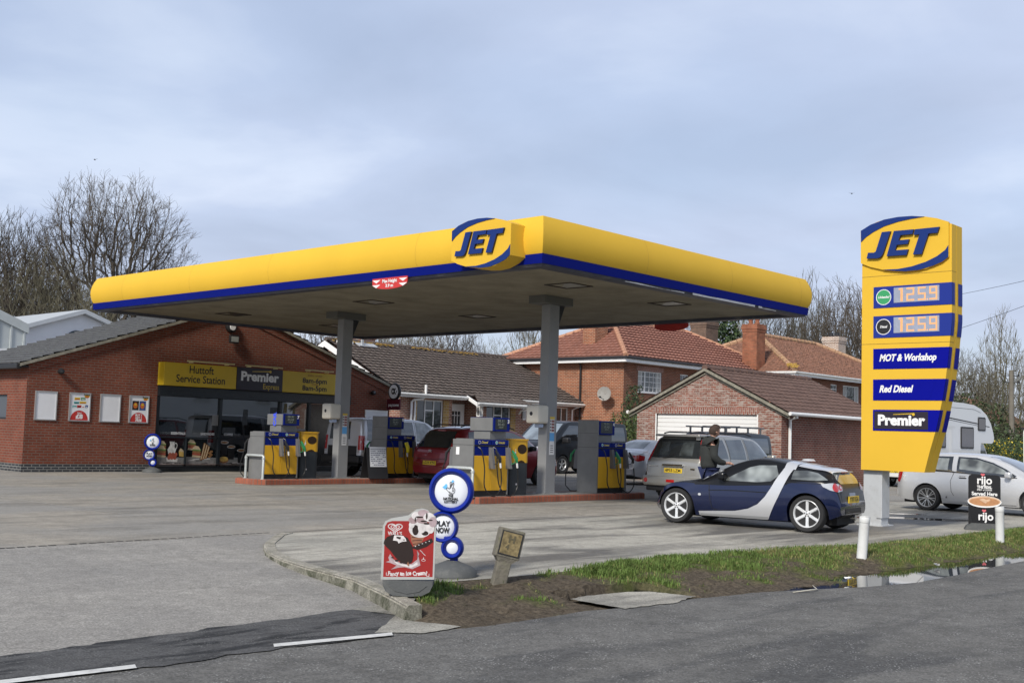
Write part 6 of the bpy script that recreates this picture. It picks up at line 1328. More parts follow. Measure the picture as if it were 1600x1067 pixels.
def place(proto, px, depth, H, lab, grp, rz=None, sx=1):
    h0 = {pa: 14, pb: 14, pc_: 12, pd: 12}[proto]; k = H/h0
    if proto in used: o = copy_tree(proto)
    else: o = proto; used.add(proto)
    o.location = FD(px, depth); o.rotation_euler = (0, 0, rz if rz is not None else random.uniform(0, 6.28)); o.scale = (k*sx, k*sx, k); o['label'] = lab; o['category'] = 'tree'; o['group'] = grp; return o
gl = 'bare trees behind the shop on the left'
rnd = random.Random(4)
L_ = [(-30, 78, 15.5, pa, 'bare tree cut by the left edge of the photo'), (12, 74, 14.6, pb, 'dark bare tree at the far left beside the picture edge'), (38, 84, 16.0, pa, 'bare tree with upswept limbs second from the left edge'), (70, 72, 12.0, pc_, 'lower greenish bare tree above the metal shed roof'), (104, 82, 12.5, pc_, 'tangled bare tree above the white hall roof'), (140, 70, 9.5, pc_, 'low tangled tree directly behind the white hall gable'), (205, 84, 12.2, pb, 'bare tree right of the large round crown'), (240, 80, 11.2, pa, 'bare tree just above the yellow fascia left of the gable'), (272, 88, 12.6, pd, 'fine-twigged tree farthest right behind the left canopy end'), (300, 90, 11.4, pb, 'small bare treetop peeping over the yellow fascia'), (375, 92, 12.6, pd, 'thin twigs just visible above the middle of the yellow fascia')]
for px, dp, H, pr_, lab in L_: place(pr_, px, dp, H, lab, gl)
gm = 'bare trees behind the bungalow'
for px, dp, H, pr_, lab in ((505, 80, 10.5, pb, 'bare tree behind the flue at the shop gable'), (560, 92, 11.0, pa, 'bare tree hidden behind the far canopy column'), (610, 84, 9.6, pc_, 'greenish bare tree above the bungalow chimney'), (650, 90, 10.5, pc_, 'twiggy tree above the left half of the bungalow ridge'), (695, 82, 10.2, pa, 'pale-trunked tree above the middle of the bungalow ridge'), (735, 90, 9.4, pb, 'twiggy tree above the right half of the bungalow ridge'), (775, 84, 8.2, pc_, 'low bare tree left of the salmon roof'), (830, 72, 10.6, pd, 'bare limbs behind the near canopy column')): place(pr_, px, dp, H, lab, gm)
gr_ = 'bare trees behind the two brick houses'
for px, dp, H, pr_, lab in ((1050, 100, 13.1, pc_, 'greenish bare tree left of the brown chimney'), (1085, 96, 11.7, pb, 'bare tree right of the brown chimney'), (1120, 102, 13.1, pa, 'bare tree rising behind the ivy-clad trunk'), (1160, 96, 13.1, pd, 'upright bare tree behind the tall orange chimney'), (1195, 104, 14.4, pc_, 'greenish bare tree above the old clay hip'), (1228, 98, 13.1, pb, 'bare tree above the middle of the old clay roof'), (1262, 100, 16.2, pd, 'tall thin bare tree right of the canopy tip'), (1290, 92, 13.1, pb, 'bare tree behind the pale brick chimney'), (1318, 94, 14.9, pa, 'broad gnarled bare tree left of the price totem'), (1352, 86, 13.3, pa, 'gnarled bare tree partly hidden by the price totem'), (1250, 112, 14.4, pa, 'farther bare tree between the chimneys')): place(pr_, px, dp, H, lab, gr_)
gq = 'bare trees right of the price totem'
for px, dp, H, pr_, lab in ((1482, 84, 8.6, pc_, 'bushy bare tree touching the right edge of the totem'), (1512, 80, 8.1, pc_, 'dark twiggy tree behind the motorhome roof'), (1532, 84, 8.0, pa, 'bare tree above the motorhome cab'), (1566, 70, 9.9, pd, 'slender pale young tree left of the telegraph pole'), (1556, 92, 8.2, pd, 'thin upright tree behind the slender pale one'), (1600, 76, 8.0, pd, 'slender bare tree at the right edge behind the pole'), (1625, 84, 7.6, pb, 'bare tree cut by the right edge of the photo')): place(pr_, px, dp, H, lab, gq)
# leafy things
def leafy(name, lab, cat, loc, shape, n, size, m, m2=None, seed=1, grp=None, trunk=None):
    t = thing(name, lab, cat, loc, group=grp); rnd = random.Random(seed); mb = MB()
    for k in range(n):
        p = shape(rnd); s = size*rnd.uniform(.5, 1.3); a = Vector((rnd.gauss(0, 1), rnd.gauss(0, 1), rnd.gauss(0, 1))).normalized(); b = a.orthogonal().normalized()*s; c = a.cross(b).normalized()*s*.7
        mb.add([p-b, p-c*.7, p+b, p+c], [(0, 1, 2, 3)], 1 if (m2 and rnd.random() < (.2 if m2.name.startswith('yellow') else .45)) else 0)
    mb.build('crown', [m]+([m2] if m2 else []), t, recalc=False, uv=False)
    mb = MB(); mb.tube([(0, 0, -.1), (.03, 0, (trunk or .6))], [.08, .05], 6); mb.build('trunk' if cat == 'tree' else 'stem', m_bark, t); return t
def lump(rx, ry, z0, z1, sd=0, power=2):
    def f(r):
        while True:
            x, y, z = r.uniform(-1, 1), r.uniform(-1, 1), r.uniform(0, 1); q = (x*x+y*y)+((z-.35)/.75)**2*.9
            nn_ = noise.noise(Vector((x*2.2+sd, y*2.2, z*3)))*.9
            if q < .8+nn_*.5 and r.random() < .25+q*.75: return Vector((x*rx, y*ry, z0+z*(z1-z0)))
    return f
m_hedge = mat('hedge leaves', (.045, .075, .022), .6, var=.5, vs=5); m_hedge2 = mat('hedge leaves light', (.085, .115, .03), .6, var=.4, vs=5); m_fors = mat('yellow blossom', (.50, .38, .02), .6, var=.3, vs=9); m_dbush = mat('dark bush', (.04, .045, .022), .7, var=.5, vs=2)
m_ivy2 = mat('ivy light', (.05, .08, .025), .6, var=.4, vs=2)
p = FD(1128, 88); leafy('ivy_tree', 'dark ivy-clad tree between the brown and the orange chimney', 'tree', (p.x, p.y, 0), lump(1.9, 1.9, 2.5, 11.6, 3), 5200, .17, m_ivy, m_ivy2, 4, trunk=6)
p = FD(1098, 92); leafy('ivy_tree', 'smaller ivy-covered trunk right of the brown chimney', 'tree', (p.x, p.y, 0), lump(1.0, 1.0, 3, 10.2, 5), 1500, .15, m_ivy, m_hedge, 9, trunk=6)
hd_ = [('round green bush between the bungalow and the garage', 979, 50, 1.15, 2.55, m_hedge, m_hedge2, 5), ('dark glossy shrub against the brick house wall behind the green bush', 992, 53, .8, 3.9, m_ivy, m_ivy2, 6)]
for lab, px, dp, r, h, a, b, sd_ in hd_: p = FD(px, dp); leafy('bush', lab, 'bush', (p.x, p.y, 0), lump(r, r*.8, 0, h, sd_), 3000, .06, a, b, sd_)
for k, (px, dp, r, h, lab, yl) in enumerate(((1548, 50, .9, 1.9, 'yellow flowering bush left of the telegraph pole', 1), (1572, 51, 1.0, 2.0, 'yellow flowering bush at the foot of the telegraph pole', 1), (1594, 52, .9, 2.1, 'green bush with a few yellow flowers at the right edge', 0), (1512, 66, 2.2, 4.7, 'dark evergreen bush behind the motorhome roof', 2), (1540, 68, 1.9, 4.2, 'dark evergreen bush behind the motorhome cab', 2), (1556, 60, 1.6, 2.7, 'dark hedge clump behind the yellow flowering bush', 2), (1590, 64, 2.4, 2.9, 'dark hedge clump behind the telegraph pole', 2), (1500, 70, 2.2, 4.6, 'dark evergreen bush touching the totem edge', 2))):
    p = FD(px, dp); leafy('bush', lab, 'bush', (p.x, p.y, 0), lump(r, r, 0, h, k*3+1), 2600 if yl == 2 else 1800, .09 if yl == 2 else .05, m_dbush if yl == 2 else m_hedge, (m_fors if yl == 1 else m_hedge), 20+k)
# low undergrowth that closes the skyline behind the buildings
for k, (px, dp, r, h, lab) in enumerate(((20, 70, 6, 8.8, 'dense brown thicket behind the metal shed'), (95, 74, 5.5, 9.2, 'dense brown thicket behind the white hall'), (190, 78, 6, 9.4, 'dense brown thicket right of the white hall'), (265, 84, 5, 8.8, 'brown thicket farthest right behind the shop roof'), (600, 96, 8, 6.8, 'brown thicket behind the bungalow chimney'), (700, 96, 8, 7.2, 'brown thicket behind the bungalow ridge'))):
    p = FD(px, dp); t = thing('thicket', lab, 'thicket', (p.x, p.y, 0), group='leafless thickets on the skyline'); mb = MB(); rn = random.Random(60+k)
    for q in range(2600):
        x, y = rn.uniform(-r, r), rn.uniform(-3, 3); hh = h*rn.uniform(.5, 1)*(1-.35*(abs(x)/r)**2); z = rn.uniform(.15, .85)*hh; d = Vector((rn.gauss(0, .5), rn.gauss(0, .5), 1)).normalized()*rn.uniform(.6, 1.8); a = Vector((x, y, z)); w_ = Vector((rn.gauss(0, 1), rn.gauss(0, 1), 0)).normalized()*.02
        if z+d.z > hh: d *= .4
        mb.add([a-w_, a+w_, a+d+w_*.3, a+d-w_*.3], [(0, 1, 2, 3)])
    mb.build('branches', m_twigg if k % 2 else m_twig, t, recalc=False, uv=False)
# telegraph pole, lines, far cottage
p = FD(1580, 62); t = thing('telegraph_pole', 'weathered wooden telegraph pole at the right edge', 'pole', (p.x, p.y, 0)); mb = MB(); mb.tube([(0, 0, 0), (0, 0, 5.75)], [.15, .12], 10); mb.build('post', mat('weathered timber', (.16, .145, .12), .95, var=.2, vs=2), t)
mb = MB(); 
for z in (5.1, 5.45): mb.tube([(-.3, .3, z), (.3, -.3, z)], .02, 6); mb.tube([(.28, -.28, z-.05), (.28, -.28, z+.09)], .05, 8)
mb.build('insulator', m_black, t)
def wire(lab, a, b, sag=.3):
    t = thing('overhead_wire', lab, 'wire', a, group='overhead wires right of the totem'); a, b = Vector(a), Vector(b); mb = MB(); mb.tube([(a.lerp(b, k/16)-a)-Vector((0, 0, sag*4*(k/16)*(1-k/16))) for k in range(17)], .013, 4); mb.build('cable', m_black, t)
def RP(px, py, dp):
    d = F_+(px-800)/1792.79*R_-(py-533.5)/1792.79*U_; f = Vector((F_.x, F_.y, 0)).normalized(); return Vector((-15.72, -13.89, 1.45))+d*(dp/Vector((d.x, d.y, 0)).dot(f))
wire('upper overhead wire crossing behind the totem head', RP(1330, 485, 90), RP(1700, 415, 60)); wire('lower overhead wire crossing behind the totem middle', RP(1330, 562, 90), RP(1700, 440, 58)); wire('thin overhead wire near the pole top', RP(1560, 553, 80), RP(1700, 515, 60)); wire('wire leaving the telegraph pole to the right', RP(1583, 569, 62), RP(1720, 571, 60))
p = FD(1590, 78); t = thing('far_cottage', 'distant cottage with an orange and grey roof behind the telegraph pole', 'cottage', (p.x, p.y, 0), radians(10)); mb = MB(); mb.box(-4, 9, 0, 6, 0, 2.6); mb.build('wall', br_chim2, t); mb = MB(); tiled(mb, (-4.3, -.3, 2.5), (9.3, -.3, 2.5), (9.3, 3, 4.9), (-4.3, 3, 4.9), .4, .35, .03); mb.build('roof', m_tile_o, t)
p = FD(1601, 44); t = thing('white_post', 'white post with a dark cap at the right picture edge', 'post', (p.x, p.y, 0)); mb = MB(); mb.box(-.05, .05, -.05, .05, 0, 2.25); mb.build('shaft', m_upvc, t); mb = MB(); mb.box(-.12, .12, -.12, .12, 2.251, 2.32); mb.build('cap', m_black, t)
for px, py, lab in ((1331, 303, 'tiny dark bird in the sky left of the totem'), (148, 250, 'tiny dark bird above the round-crowned tree')):
    p = RP(px, py, 80); t = thing('bird', lab, 'bird', p, radians(40)); mb = MB(); mb.tube([(-.13, 0, 0), (0, 0, .02), (.12, 0, 0)], [.015, .05, .012], 6); mb.add([(-.03, .03, .02), (.05, .03, .02), (.0, .26, .10), (-.03, -.03, .02), (.05, -.03, .02), (.0, -.26, .10)], [(0, 1, 2), (3, 5, 4)]); mb.build('body', m_black, t)
# ------------------------------------------------------------------ vehicles
def paint(name, c, metal=.35, rough=.32): return mat(name, c, rough, metal=metal, coat=.8, spec=.5)
m_tyre = mat('tyre rubber', (.016, .016, .017), .75); m_rim = mat('alloy silver', (.52, .53, .54), .3, metal=.6); m_rimw = mat('bright alloy', (.74, .75, .76), .3, metal=.3); m_brake = mat('brake backing', (.03, .03, .032), .6, metal=.3)
m_under = mat('underbody', (.010, .010, .011), .85); m_glass = mat('car glass', (.018, .022, .026), .03, spec=1.0, coat=1); m_glassp = mat('car glass with pale cabin', (.22, .24, .235), .05, spec=.9, coat=1, var=.75, vs=2.3, detail=2)
m_glassm = mat('car glass with dim cabin', (.04, .047, .05), .05, spec=.9, coat=1, var=.7, vs=2.6, detail=2)
m_trim = mat('black trim', (.014, .014, .016), .5); m_lred = mat('red lamp', (.42, .012, .012), .15, coat=1); m_lclr = mat('clear lamp', (.55, .56, .58), .12, coat=1, metal=.3); m_chrome = mat('chrome', (.7, .7, .7), .12, metal=1); m_plate = mat('yellow number plate', (.72, .50, .03), .45); m_gap = mat('panel gap', (.012, .012, .014), .8)
m_silver = paint('silver paint', (.62, .63, .65), .35); m_silverg = paint('warm silver paint', (.36, .355, .335), .5); m_blupaint = paint('dark blue paint', (.003, .009, .048), .25, .16); m_blk = mat('black gloss panel', (.006, .0065, .008), .3, spec=.35); m_redp = paint('dark red paint', (.22, .011, .016), .4, .28); m_vanp = mat('black van paint', (.008, .010, .014), .3, coat=.25, spec=.4); m_whitep = paint('motorhome white', (.72, .73, .74), 0, .35)
def pw(P, x):
    if x <= P[0][0]: return P[0][1]
    for i in range(len(P)-1):
        a, b = P[i], P[i+1]
        if x <= b[0]:
            t = (x-a[0])/(b[0]-a[0]+1e-9)
            # monotone-ish cubic through neighbours
            p0 = P[max(i-1, 0)]; p3 = P[min(i+2, len(P)-1)]
            def sl(u, v): return (v[1]-u[1])/(v[0]-u[0]+1e-9)
            s = sl(a, b); m0 = 0 if i == 0 else (sl(p0, a)+s)/2; m1 = 0 if i+2 >= len(P) else (s+sl(b, p3))/2
            if i == 0: m0 = s
            if i+2 >= len(P): m1 = s
            for_ = 3*abs(s); m0 = max(-for_, min(for_, m0)) if m0*s > 0 else 0; m1 = max(-for_, min(for_, m1)) if m1*s > 0 else 0
            h = b[0]-a[0]; return (2*t**3-3*t*t+1)*a[1]+(t**3-2*t*t+t)*h*m0+(-2*t**3+3*t*t)*b[1]+(t**3-t*t)*h*m1
    return P[-1][1]
class Car:
    """local frame: x from tail (0) to nose (L), y to the car's left, z up"""
    def __init__(s, name, label, cat, loc, rz, L, top, belt, bot, W, Wr, arches, body, scale=.94, crown=.07, mats=None, flare=(), ghmat=0, nose_round=.35, tail_round=.25, bow=.03, tuck=.07, group=None, rearround=.16):
        s.t = thing(name, label, cat, loc, rz, scale=scale, group=group); s.L = L; s.arches = arches
        xs = set(); n = 84
        for i in range(n+1): xs.add(round(L*i/n, 4))
        for d in (.004, .012, .025, .045, .07, .1, .14, .19): xs.add(d); xs.add(L-d)
        for xc, r, zc in arches:
            for k in range(25): xs.add(round(xc-r*cos(pi*k/24), 4))
            xs.add(xc-r-.002); xs.add(xc+r+.002)
        xs = sorted(xs); xs2 = [xs[0]]
        for x in xs[1:]:
            if x-xs2[-1] > .0015: xs2.append(x)
        xs = xs2; NS, NG, NR = 12, 7, 9
        rows = []
        for x in xs:
            zt = pw(top, x); zb_ = min(pw(belt, x), zt-.004); z0 = pw(bot, x); w = pw(W, x); wr = pw(Wr, x)
            e = x/tail_round; 
            if e < 1: w *= 1-rearround*(1-e)**2.2
            e = (L-x)/nose_round
            if e < 1: w *= 1-.30*(1-e)**2.2
            za = z0
            for xc, r, zc in arches:
                if abs(x-xc) <= r: za = max(z0, zc+sqrt(max(0, r*r-(x-xc)**2)))
            za = min(za, zb_-.02)
            fl = 0
            for xc, amp, wd in flare: fl += amp*math.exp(-((x-xc)/wd)**2)
            h = zt-zb_; g = max(0, min(1, h/.28)); g = g*g*(3-2*g)
            wb = w*.965; wR = wb+(wr-wb)*g if g > 0 else wb; cr = min(crown, h*.8) ; 
            if g < 1: wR = wb-(wb-min(wb, wr))*g-.06*(1-g)
            sec = [(0, za), (w*.55, za), (w*.86, za)]
            for k in range(NS+1):
                z = za+(zb_-za)*k/NS; zn = (z-z0)/(zb_-z0+1e-6)
                y = w*(1-tuck*max(0, .42-zn)**1.6*6-.035*max(0, (zn-.55)/.45)**2)+fl*math.exp(-((zn-.55)/.42)**2)
                sec.append((y, z))
            zr = zt-cr; ys = sec[-1][0]
            for k in range(1, NG+1):
                t = k/NG; y = ys+(wR-ys)*t+bow*4*t*(1-t)*g; sec.append((y, zb_+(zr-zb_)*t))
            for k in range(1, NR+1):
                a = pi/2*k/NR; sec.append((wR*cos(a)**.75 if k < NR else 0, zr+cr*sin(a)**.9))
            rows.append(sec)
        m = len(rows[0]); V = []
        for x, sec in zip(xs, rows):
            for y, z in sec: V.append((x, y, z))
            for y, z in sec: V.append((x, -y, z))
        F = []; MI = []
        nb = 2+NS+1; 
        for i in range(len(xs)-1):
            for sd_ in (0, m):
                for j in range(m-1):
                    a = i*2*m+sd_+j; F.append((a, a+1, a+2*m+1, a+2*m)); MI.append(0 if j < nb-1 or not ghmat else (ghmat if j < nb-1+NG+NR else 0))
        for i in (0, len(xs)-1):
            for j in range(m-1): a = i*2*m+j; F.append((a, a+1, a+m+1, a+m)); MI.append(0)
        mb = MB(); mb.v = V; mb.f = F; mb.m = MI; mb.sm = [True]*len(F)
        bm = bmesh.new(); me = bpy.data.meshes.new('body'); me.from_pydata(V, [], F); me.polygons.foreach_set('material_index', MI)
        for q in (mats or [body]): me.materials.append(q)
        bm.from_mesh(me); bmesh.ops.remove_doubles(bm, verts=bm.verts, dist=.0008); bmesh.ops.recalc_face_normals(bm, faces=bm.faces); bm.to_mesh(me); 
        s.bvh = BVHTree.FromBMesh(bm); bm.free()
        me.polygons.foreach_set('use_smooth', [True]*len(me.polygons)); me.set_sharp_from_angle(angle=radians(38)); me.update()
        s.body = bpy.data.objects.new('body', me); col.objects.link(s.body); s.body.parent = s.t
        mb = MB(); r = arches[0][1]; xa, xb = min(a[0] for a in arches), max(a[0] for a in arches); wy = pw(W, L/2)-.14
        mb.box(.12, L-.2, -wy+.16, wy-.16, pw(bot, L/2)-.03, pw(bot, L/2)+.3)
        for xc, r, zc in arches: mb.box(xc-r-.02, xc+r+.02, -wy+.2, wy-.2, pw(bot, xc), zc+r*.98)
        for xc, r, zc in arches:
            for sg_ in (1, -1): mb.add([(xc-(r+.005)*cos(pi*k/16), sg_*yy, zc+(r+.005)*sin(pi*k/16)) for k in range(17) for yy in (wy-.18, pw(W, xc)*.95)], [(2*k, 2*k+1, 2*k+3, 2*k+2) for k in range(16)])
        mb.build('underbody', m_under, s.t)
    def proj(s, pts, D, U, V, off=.004, name='panel', m=None, parent=None, res=.07, far=6, mats=None, org=(0, 0, 0)):
        """lay a 2-D outline onto the body along direction D; outline axes U, V"""
        D, U, V, O = Vector(D).normalized(), Vector(U), Vector(V), Vector(org); P = []
        n = len(pts)
        for i in range(n):
            a, b = Vector(pts[i]), Vector(pts[(i+1) % n]); k = max(1, int((b-a).length/res)); P += [a.lerp(b, j/k) for j in range(k)]
        x0, x1 = min(p.x for p in P), max(p.x for p in P); y0, y1 = min(p.y for p in P), max(p.y for p in P)
        inner = []
        def inside(x, y):
            c = False
            for i in range(len(P)):
                a, b = P[i], P[i-1]
                if (a.y > y) != (b.y > y) and x < (b.x-a.x)*(y-a.y)/(b.y-a.y)+a.x: c = not c
            return c
        def dist(x, y): return min((Vector((x, y))-p).length for p in P)
        nx = int((x1-x0)/res)+1; ny = int((y1-y0)/res)+1
        for i in range(1, nx):
            for j in range(1, ny):
                x, y = x0+(x1-x0)*i/nx, y0+(y1-y0)*j/ny
                if inside(x, y) and dist(x, y) > res*.4: inner.append(Vector((x, y)))
        vs, es, fs, *_ = delaunay_2d_cdt(P+inner, [], [list(range(len(P)))], 1, 1e-5)
        out = []; ok = []
        for v in vs:
            o = O+U*v.x+V*v.y-D*far; h = s.bvh.ray_cast(o, D)
            if h[0] is None: out.append(o); ok.append(False)
            else:
                nm = h[1] if h[1].dot(D) < 0 else -h[1]; out.append(h[0]+nm*off); ok.append(True)
        fs = [f for f in fs if all(ok[i] for i in f)]
        if not fs: return None
        ref = s.L*.5
        mb = MB(); mb.add(out, fs, 0, True); o = mb.build(name, m, parent or s.t, recalc=False, uv=False)
        f0 = o.data.polygons[len(fs)//2]
        if f0.normal.dot(D) > 0: o.data.flip_normals()
        return o
    def side(s, pts, m, name='side_window', off=.004, both=True, parent=None, res=.07, sides=None):
        for sg_ in (sides or ((1, -1) if both else (-1,))): s.proj(pts, (0, -sg_, 0), (1, 0, 0), (0, 0, 1), off, name, m, parent, res)
    def rear(s, pts, m, name='rear_window', off=.004, parent=None, res=.06): return s.proj(pts, (1, 0, 0), (0, -1, 0), (0, 0, 1), off, name, m, parent, res)
    def front(s, pts, m, name='windscreen', off=.004, parent=None, res=.08): return s.proj(pts, (-1, 0, 0), (0, 1, 0), (0, 0, 1), off, name, m, parent, res)
    def topp(s, pts, m, name='roof_panel', off=.004, res=.09): return s.proj(pts, (0, 0, -1), (1, 0, 0), (0, 1, 0), off, name, m, None, res)
    def line(s, pts, w_=.010, side=True, m=None, name='door_gap', off=.003, sides=(1, -1), dirn=None):
        P = [Vector(p) for p in pts]; Q = []
        for a, b in zip(P, P[1:]):
            k = max(1, int((b-a).length/.05)); Q += [a.lerp(b, j/k) for j in range(k)]
        Q.append(P[-1])
        for sg_ in sides:
            D = Vector((0, -sg_, 0)) if side else Vector(dirn or (1, 0, 0)); U = Vector((1, 0, 0)) if side else Vector((0, -1, 0)); V3 = []
            for i, q in enumerate(Q):
                t = (Q[min(i+1, len(Q)-1)]-Q[max(i-1, 0)]).normalized(); nrm = Vector((-t.y, t.x))*w_/2
                for z in (q+nrm, q-nrm):
                    h = s.bvh.ray_cast(U*z.x+Vector((0, 0, z.y))-D*6, D)
                    if h[0] is None: V3.append(None); continue
                    nm = h[1] if h[1].dot(D) < 0 else -h[1]; V3.append(h[0]+nm*off)
            mb = MB()
            for i in range(len(Q)-1):
                q = [V3[2*i], V3[2*i+1], V3[2*i+3], V3[2*i+2]]
                if all(v is not None for v in q): mb.add(q, [(0, 1, 2, 3)])
            if mb.f: mb.build(name, m or m_gap, s.t, recalc=False, uv=False)
            if not side: break
    def wheels(s, R, tw, track, style=6, rimm=None, rr=.70, bright=False, twin=False):
        rimm = rimm or m_rim; proto = None
        for xc, r_, zc in s.arches:
            for sg_ in (1, -1):
                mb = MB(); rR = R*rr
                mb.lathe([(.0, tw*.18), (rR*.98, tw*.20), (rR*.98, -tw*.4), (0, -tw*.4)], n=28, ax='Y'); w_ = mb.build('wheel', m_brake, s.t, uv=False)  # dark brake disc backing behind the spokes
                w_.location = (xc, sg_*(track-tw/2), R); 
                if sg_ < 0: w_.rotation_euler = (0, 0, pi)
                mb = MB(); mb.lathe([(rR*.985, tw*.30), (rR*1.0, tw*.46), (rR*1.06, tw*.50), (R*.93, tw*.5), (R*.98, tw*.42), (R, tw*.30), (R, -tw*.30), (R*.98, -tw*.42), (R*.93, -tw*.5), (rR, -tw*.45)], n=40, ax='Y'); mb.build('tyre', m_tyre, w_, uv=False)
                mb = MB(); mb.lathe([(rR*.90, tw*.25), (rR*.92, tw*.40), (rR*.985, tw*.47), (rR*1.01, tw*.46), (rR*1.0, tw*.25)], n=40, ax='Y'); mb.lathe([(0, tw*.36), (rR*.13, tw*.36), (rR*.24, tw*.30), (rR*.24, tw*.19)], n=16, ax='Y')
                st = abs(style); 
                for k in range(st):
                    a0 = 2*pi*k/st+pi/2
                    for da in ((0,) if style > 0 else (-.17, .17)):
                        wi, wo_ = (rR*.17, rR*.115) if style > 0 else (rR*.06, rR*.05)
                        V = []
                        for rad, hw, yy, a in ((rR*.18, wi, tw*.33, a0+da*.4), (rR*.6, wi*.75, tw*.37, a0+da*.8), (rR*.93, wo_*1.1, tw*.40, a0+da)):
                            d = Vector((cos(a), 0, sin(a))); p = Vector((-sin(a), 0, cos(a)))
                            V += [d*rad-p*hw+Vector((0, yy-.02, 0)), d*rad-p*hw*.5+Vector((0, yy, 0)), d*rad+p*hw*.5+Vector((0, yy, 0)), d*rad+p*hw+Vector((0, yy-.02, 0))]
                        mb.add(V, [(4*i+j, 4*i+j+1, 4*i+4+j+1, 4*i+4+j) for i in range(2) for j in range(3)], 0, True)
                mb.build('rim', rimm, w_, uv=False)
                mb = MB()
                for k in range(5): a = 2*pi*k/5+pi/2; mb.lathe([(.011, tw*.365), (0, tw*.37)], (cos(a)*rR*.17, 0, sin(a)*rR*.17), 'Y', 8)
                mb.lathe([(rR*.06, tw*.362), (0, tw*.368)], n=10, ax='Y'); mb.build('wheel_nuts', m_brake, w_, uv=False)
    def plate(s, txt, z, x=None, back=True, w_=.52, h_=.111, y=0, tilt=0, font=.1):
        D = Vector((1, 0, 0)); h = s.bvh.ray_cast(Vector((-5, y, z)), D); x = (h[0].x if h[0] else 0)-.012 if x is None else x
        mb = MB(); mb.box(x-.006, x+.008, y-w_/2, y+w_/2, z-h_/2, z+h_/2, 0, .002); p = mb.build('number_plate', m_plate, s.t)
        mb = MB(); text(mb, txt, font, lambda u, v, d: (x-.0075, y-u, z+v), 0, .0025, maxw=w_*.86); mb.build('registration', m_ink, p)
    def mirror(s, x, y, z, m, sc_=1, sides=(1, -1)):
        for sg_ in sides: mb = MB(); mb.box(x-.07*sc_, x+.07*sc_, sg_*y, sg_*(y+.20*sc_), z, z+.14*sc_, 0, .035*sc_); mb.box(x-.02, x+.05, sg_*(y-.06), sg_*(y+.03), z-.02, z+.03); mb.build('door_mirror', m, s.t)
    def handle(s, x, z, m, sides=(1, -1), w_=.17):
        for sg_ in sides:
            h = s.bvh.ray_cast(Vector((x, sg_*5, z)), Vector((0, -sg_, 0)))
            if h[0]: yy = h[0].y; mb = MB(); mb.box(x-w_/2, x+w_/2, yy-.012, yy+.012, z-.035, z+.028, 0, .01); hh = mb.build('handle_recess', m_gap, s.t); mb = MB(); mb.box(x-w_/2-.01, x+w_/2+.01, yy+sg_*.012, yy+sg_*.032, z-.012, z+.018, 0, .008); mb.build('door_handle', m, s.t)
H2 = pi/2
# ---- small blue sports coupe
def heading(a): return a
c = Car('sports_car', 'small dark blue two-seat coupe with a silver band beside the price totem', 'car', (0, 0, 0), 0, 3.427,
 top=[(0, .52), (.03, .70), (.10, .86), (.20, .985), (.5, 1.06), (.95, 1.135), (1.35, 1.185), (1.62, 1.165), (1.95, 1.06), (2.25, .91), (2.5, .80), (2.75, .745), (3.0, .70), (3.2, .62), (3.34, .52), (3.427, .38)],
 belt=[(0, .50), (.05, .68), (.15, .80), (.5, .835), (1.0, .80), (1.5, .765), (2.0, .74), (2.4, .735), (2.8, .715), (3.05, .67), (3.25, .56), (3.427, .36)],
 bot=[(0, .30), (.25, .20), (1.0, .155), (2.4, .155), (3.1, .17), (3.427, .22)], W=[(0, .77), (.25, .80), (.52, .80), (1.0, .775), (1.5, .755), (2.2, .755), (2.88, .785), (3.2, .74), (3.427, .60)],
 Wr=[(0, .5), (.3, .50), (1.0, .54), (1.6, .54), (2.1, .60), (3.4, .55)], arches=[(.52, .345, .30), (2.88, .34, .30)], body=m_blupaint, mats=[m_blupaint, m_blk], ghmat=1, scale=1.0, flare=((.52, .035, .38), (2.88, .035, .36)), crown=.06, rearround=.16, tail_round=.42, nose_round=.6)
SM = c
c.proj([(2.25, -.62), (3.36, -.50), (3.36, .50), (2.25, .62)], (0, 0, -1), (1, 0, 0), (0, 1, 0), .003, 'bonnet', m_blupaint, res=.06)
c.side([(2.50, .80), (2.35, .86), (2.12, .94), (2.05, .94), (2.3, .83), (2.42, .765)], m_silver, 'windscreen_pillar', .006)
c.side([(2.02, .775), (1.80, .90), (1.58, 1.015), (1.42, 1.055), (1.12, 1.065), (1.03, .90), (1.16, .80), (1.4, .775)], m_glassp, 'side_window', .005, res=.05)
c.side([(.80, .99), (.60, 1.0), (.40, .965), (.28, .91), (.20, .86), (.36, .845), (.80, .85)], m_glassp, 'quarter_window', .005, res=.05)
band = [(2.46, .168), (2.47, .235), (1.80, .275), (1.56, .325), (1.38, .41), (1.25, .54), (1.155, .68), (1.065, .84), (.995, .97), (.945, 1.10), (.78, 1.10), (.825, .98), (.875, .84), (.94, .70), (1.01, .55), (1.11, .36), (1.21, .168)]
c.side(band, m_silver, 'silver_band', .009, res=.045)
c.side([(2.44, .162), (2.45, .20), (1.20, .21), (1.22, .162)], mat('sill silver shade', (.40, .41, .42), .4, metal=.4), 'sill', .012, res=.05)
c.proj([(.78, -.60), (.97, -.60), (.97, .60), (.78, .60)], (0, 0, -1), (1, 0, 0), (0, 1, 0), .009, 'roof_band', m_silver, res=.05)
c.proj([(.20, -.50), (.76, -.52), (.76, .52), (.20, .50)], (0, 0, -1), (1, 0, 0), (0, 1, 0), .011, 'tailgate_top', m_silver, res=.05)
c.rear([(-.46, .985), (.46, .985), (.52, .87), (.45, .80), (-.45, .80), (-.52, .87)], m_glassp, 'rear_window', .006, res=.04)
c.rear([(-.58, .80), (.58, .80), (.52, .655), (-.52, .655)], m_blk, 'black_tail_panel', .003, res=.05)
c.rear([(-.40, .40), (.40, .40), (.43, .25), (-.43, .25)], m_trim, 'rear_grille', .005, res=.05)
c.plate('YT07 KGA', .545); 
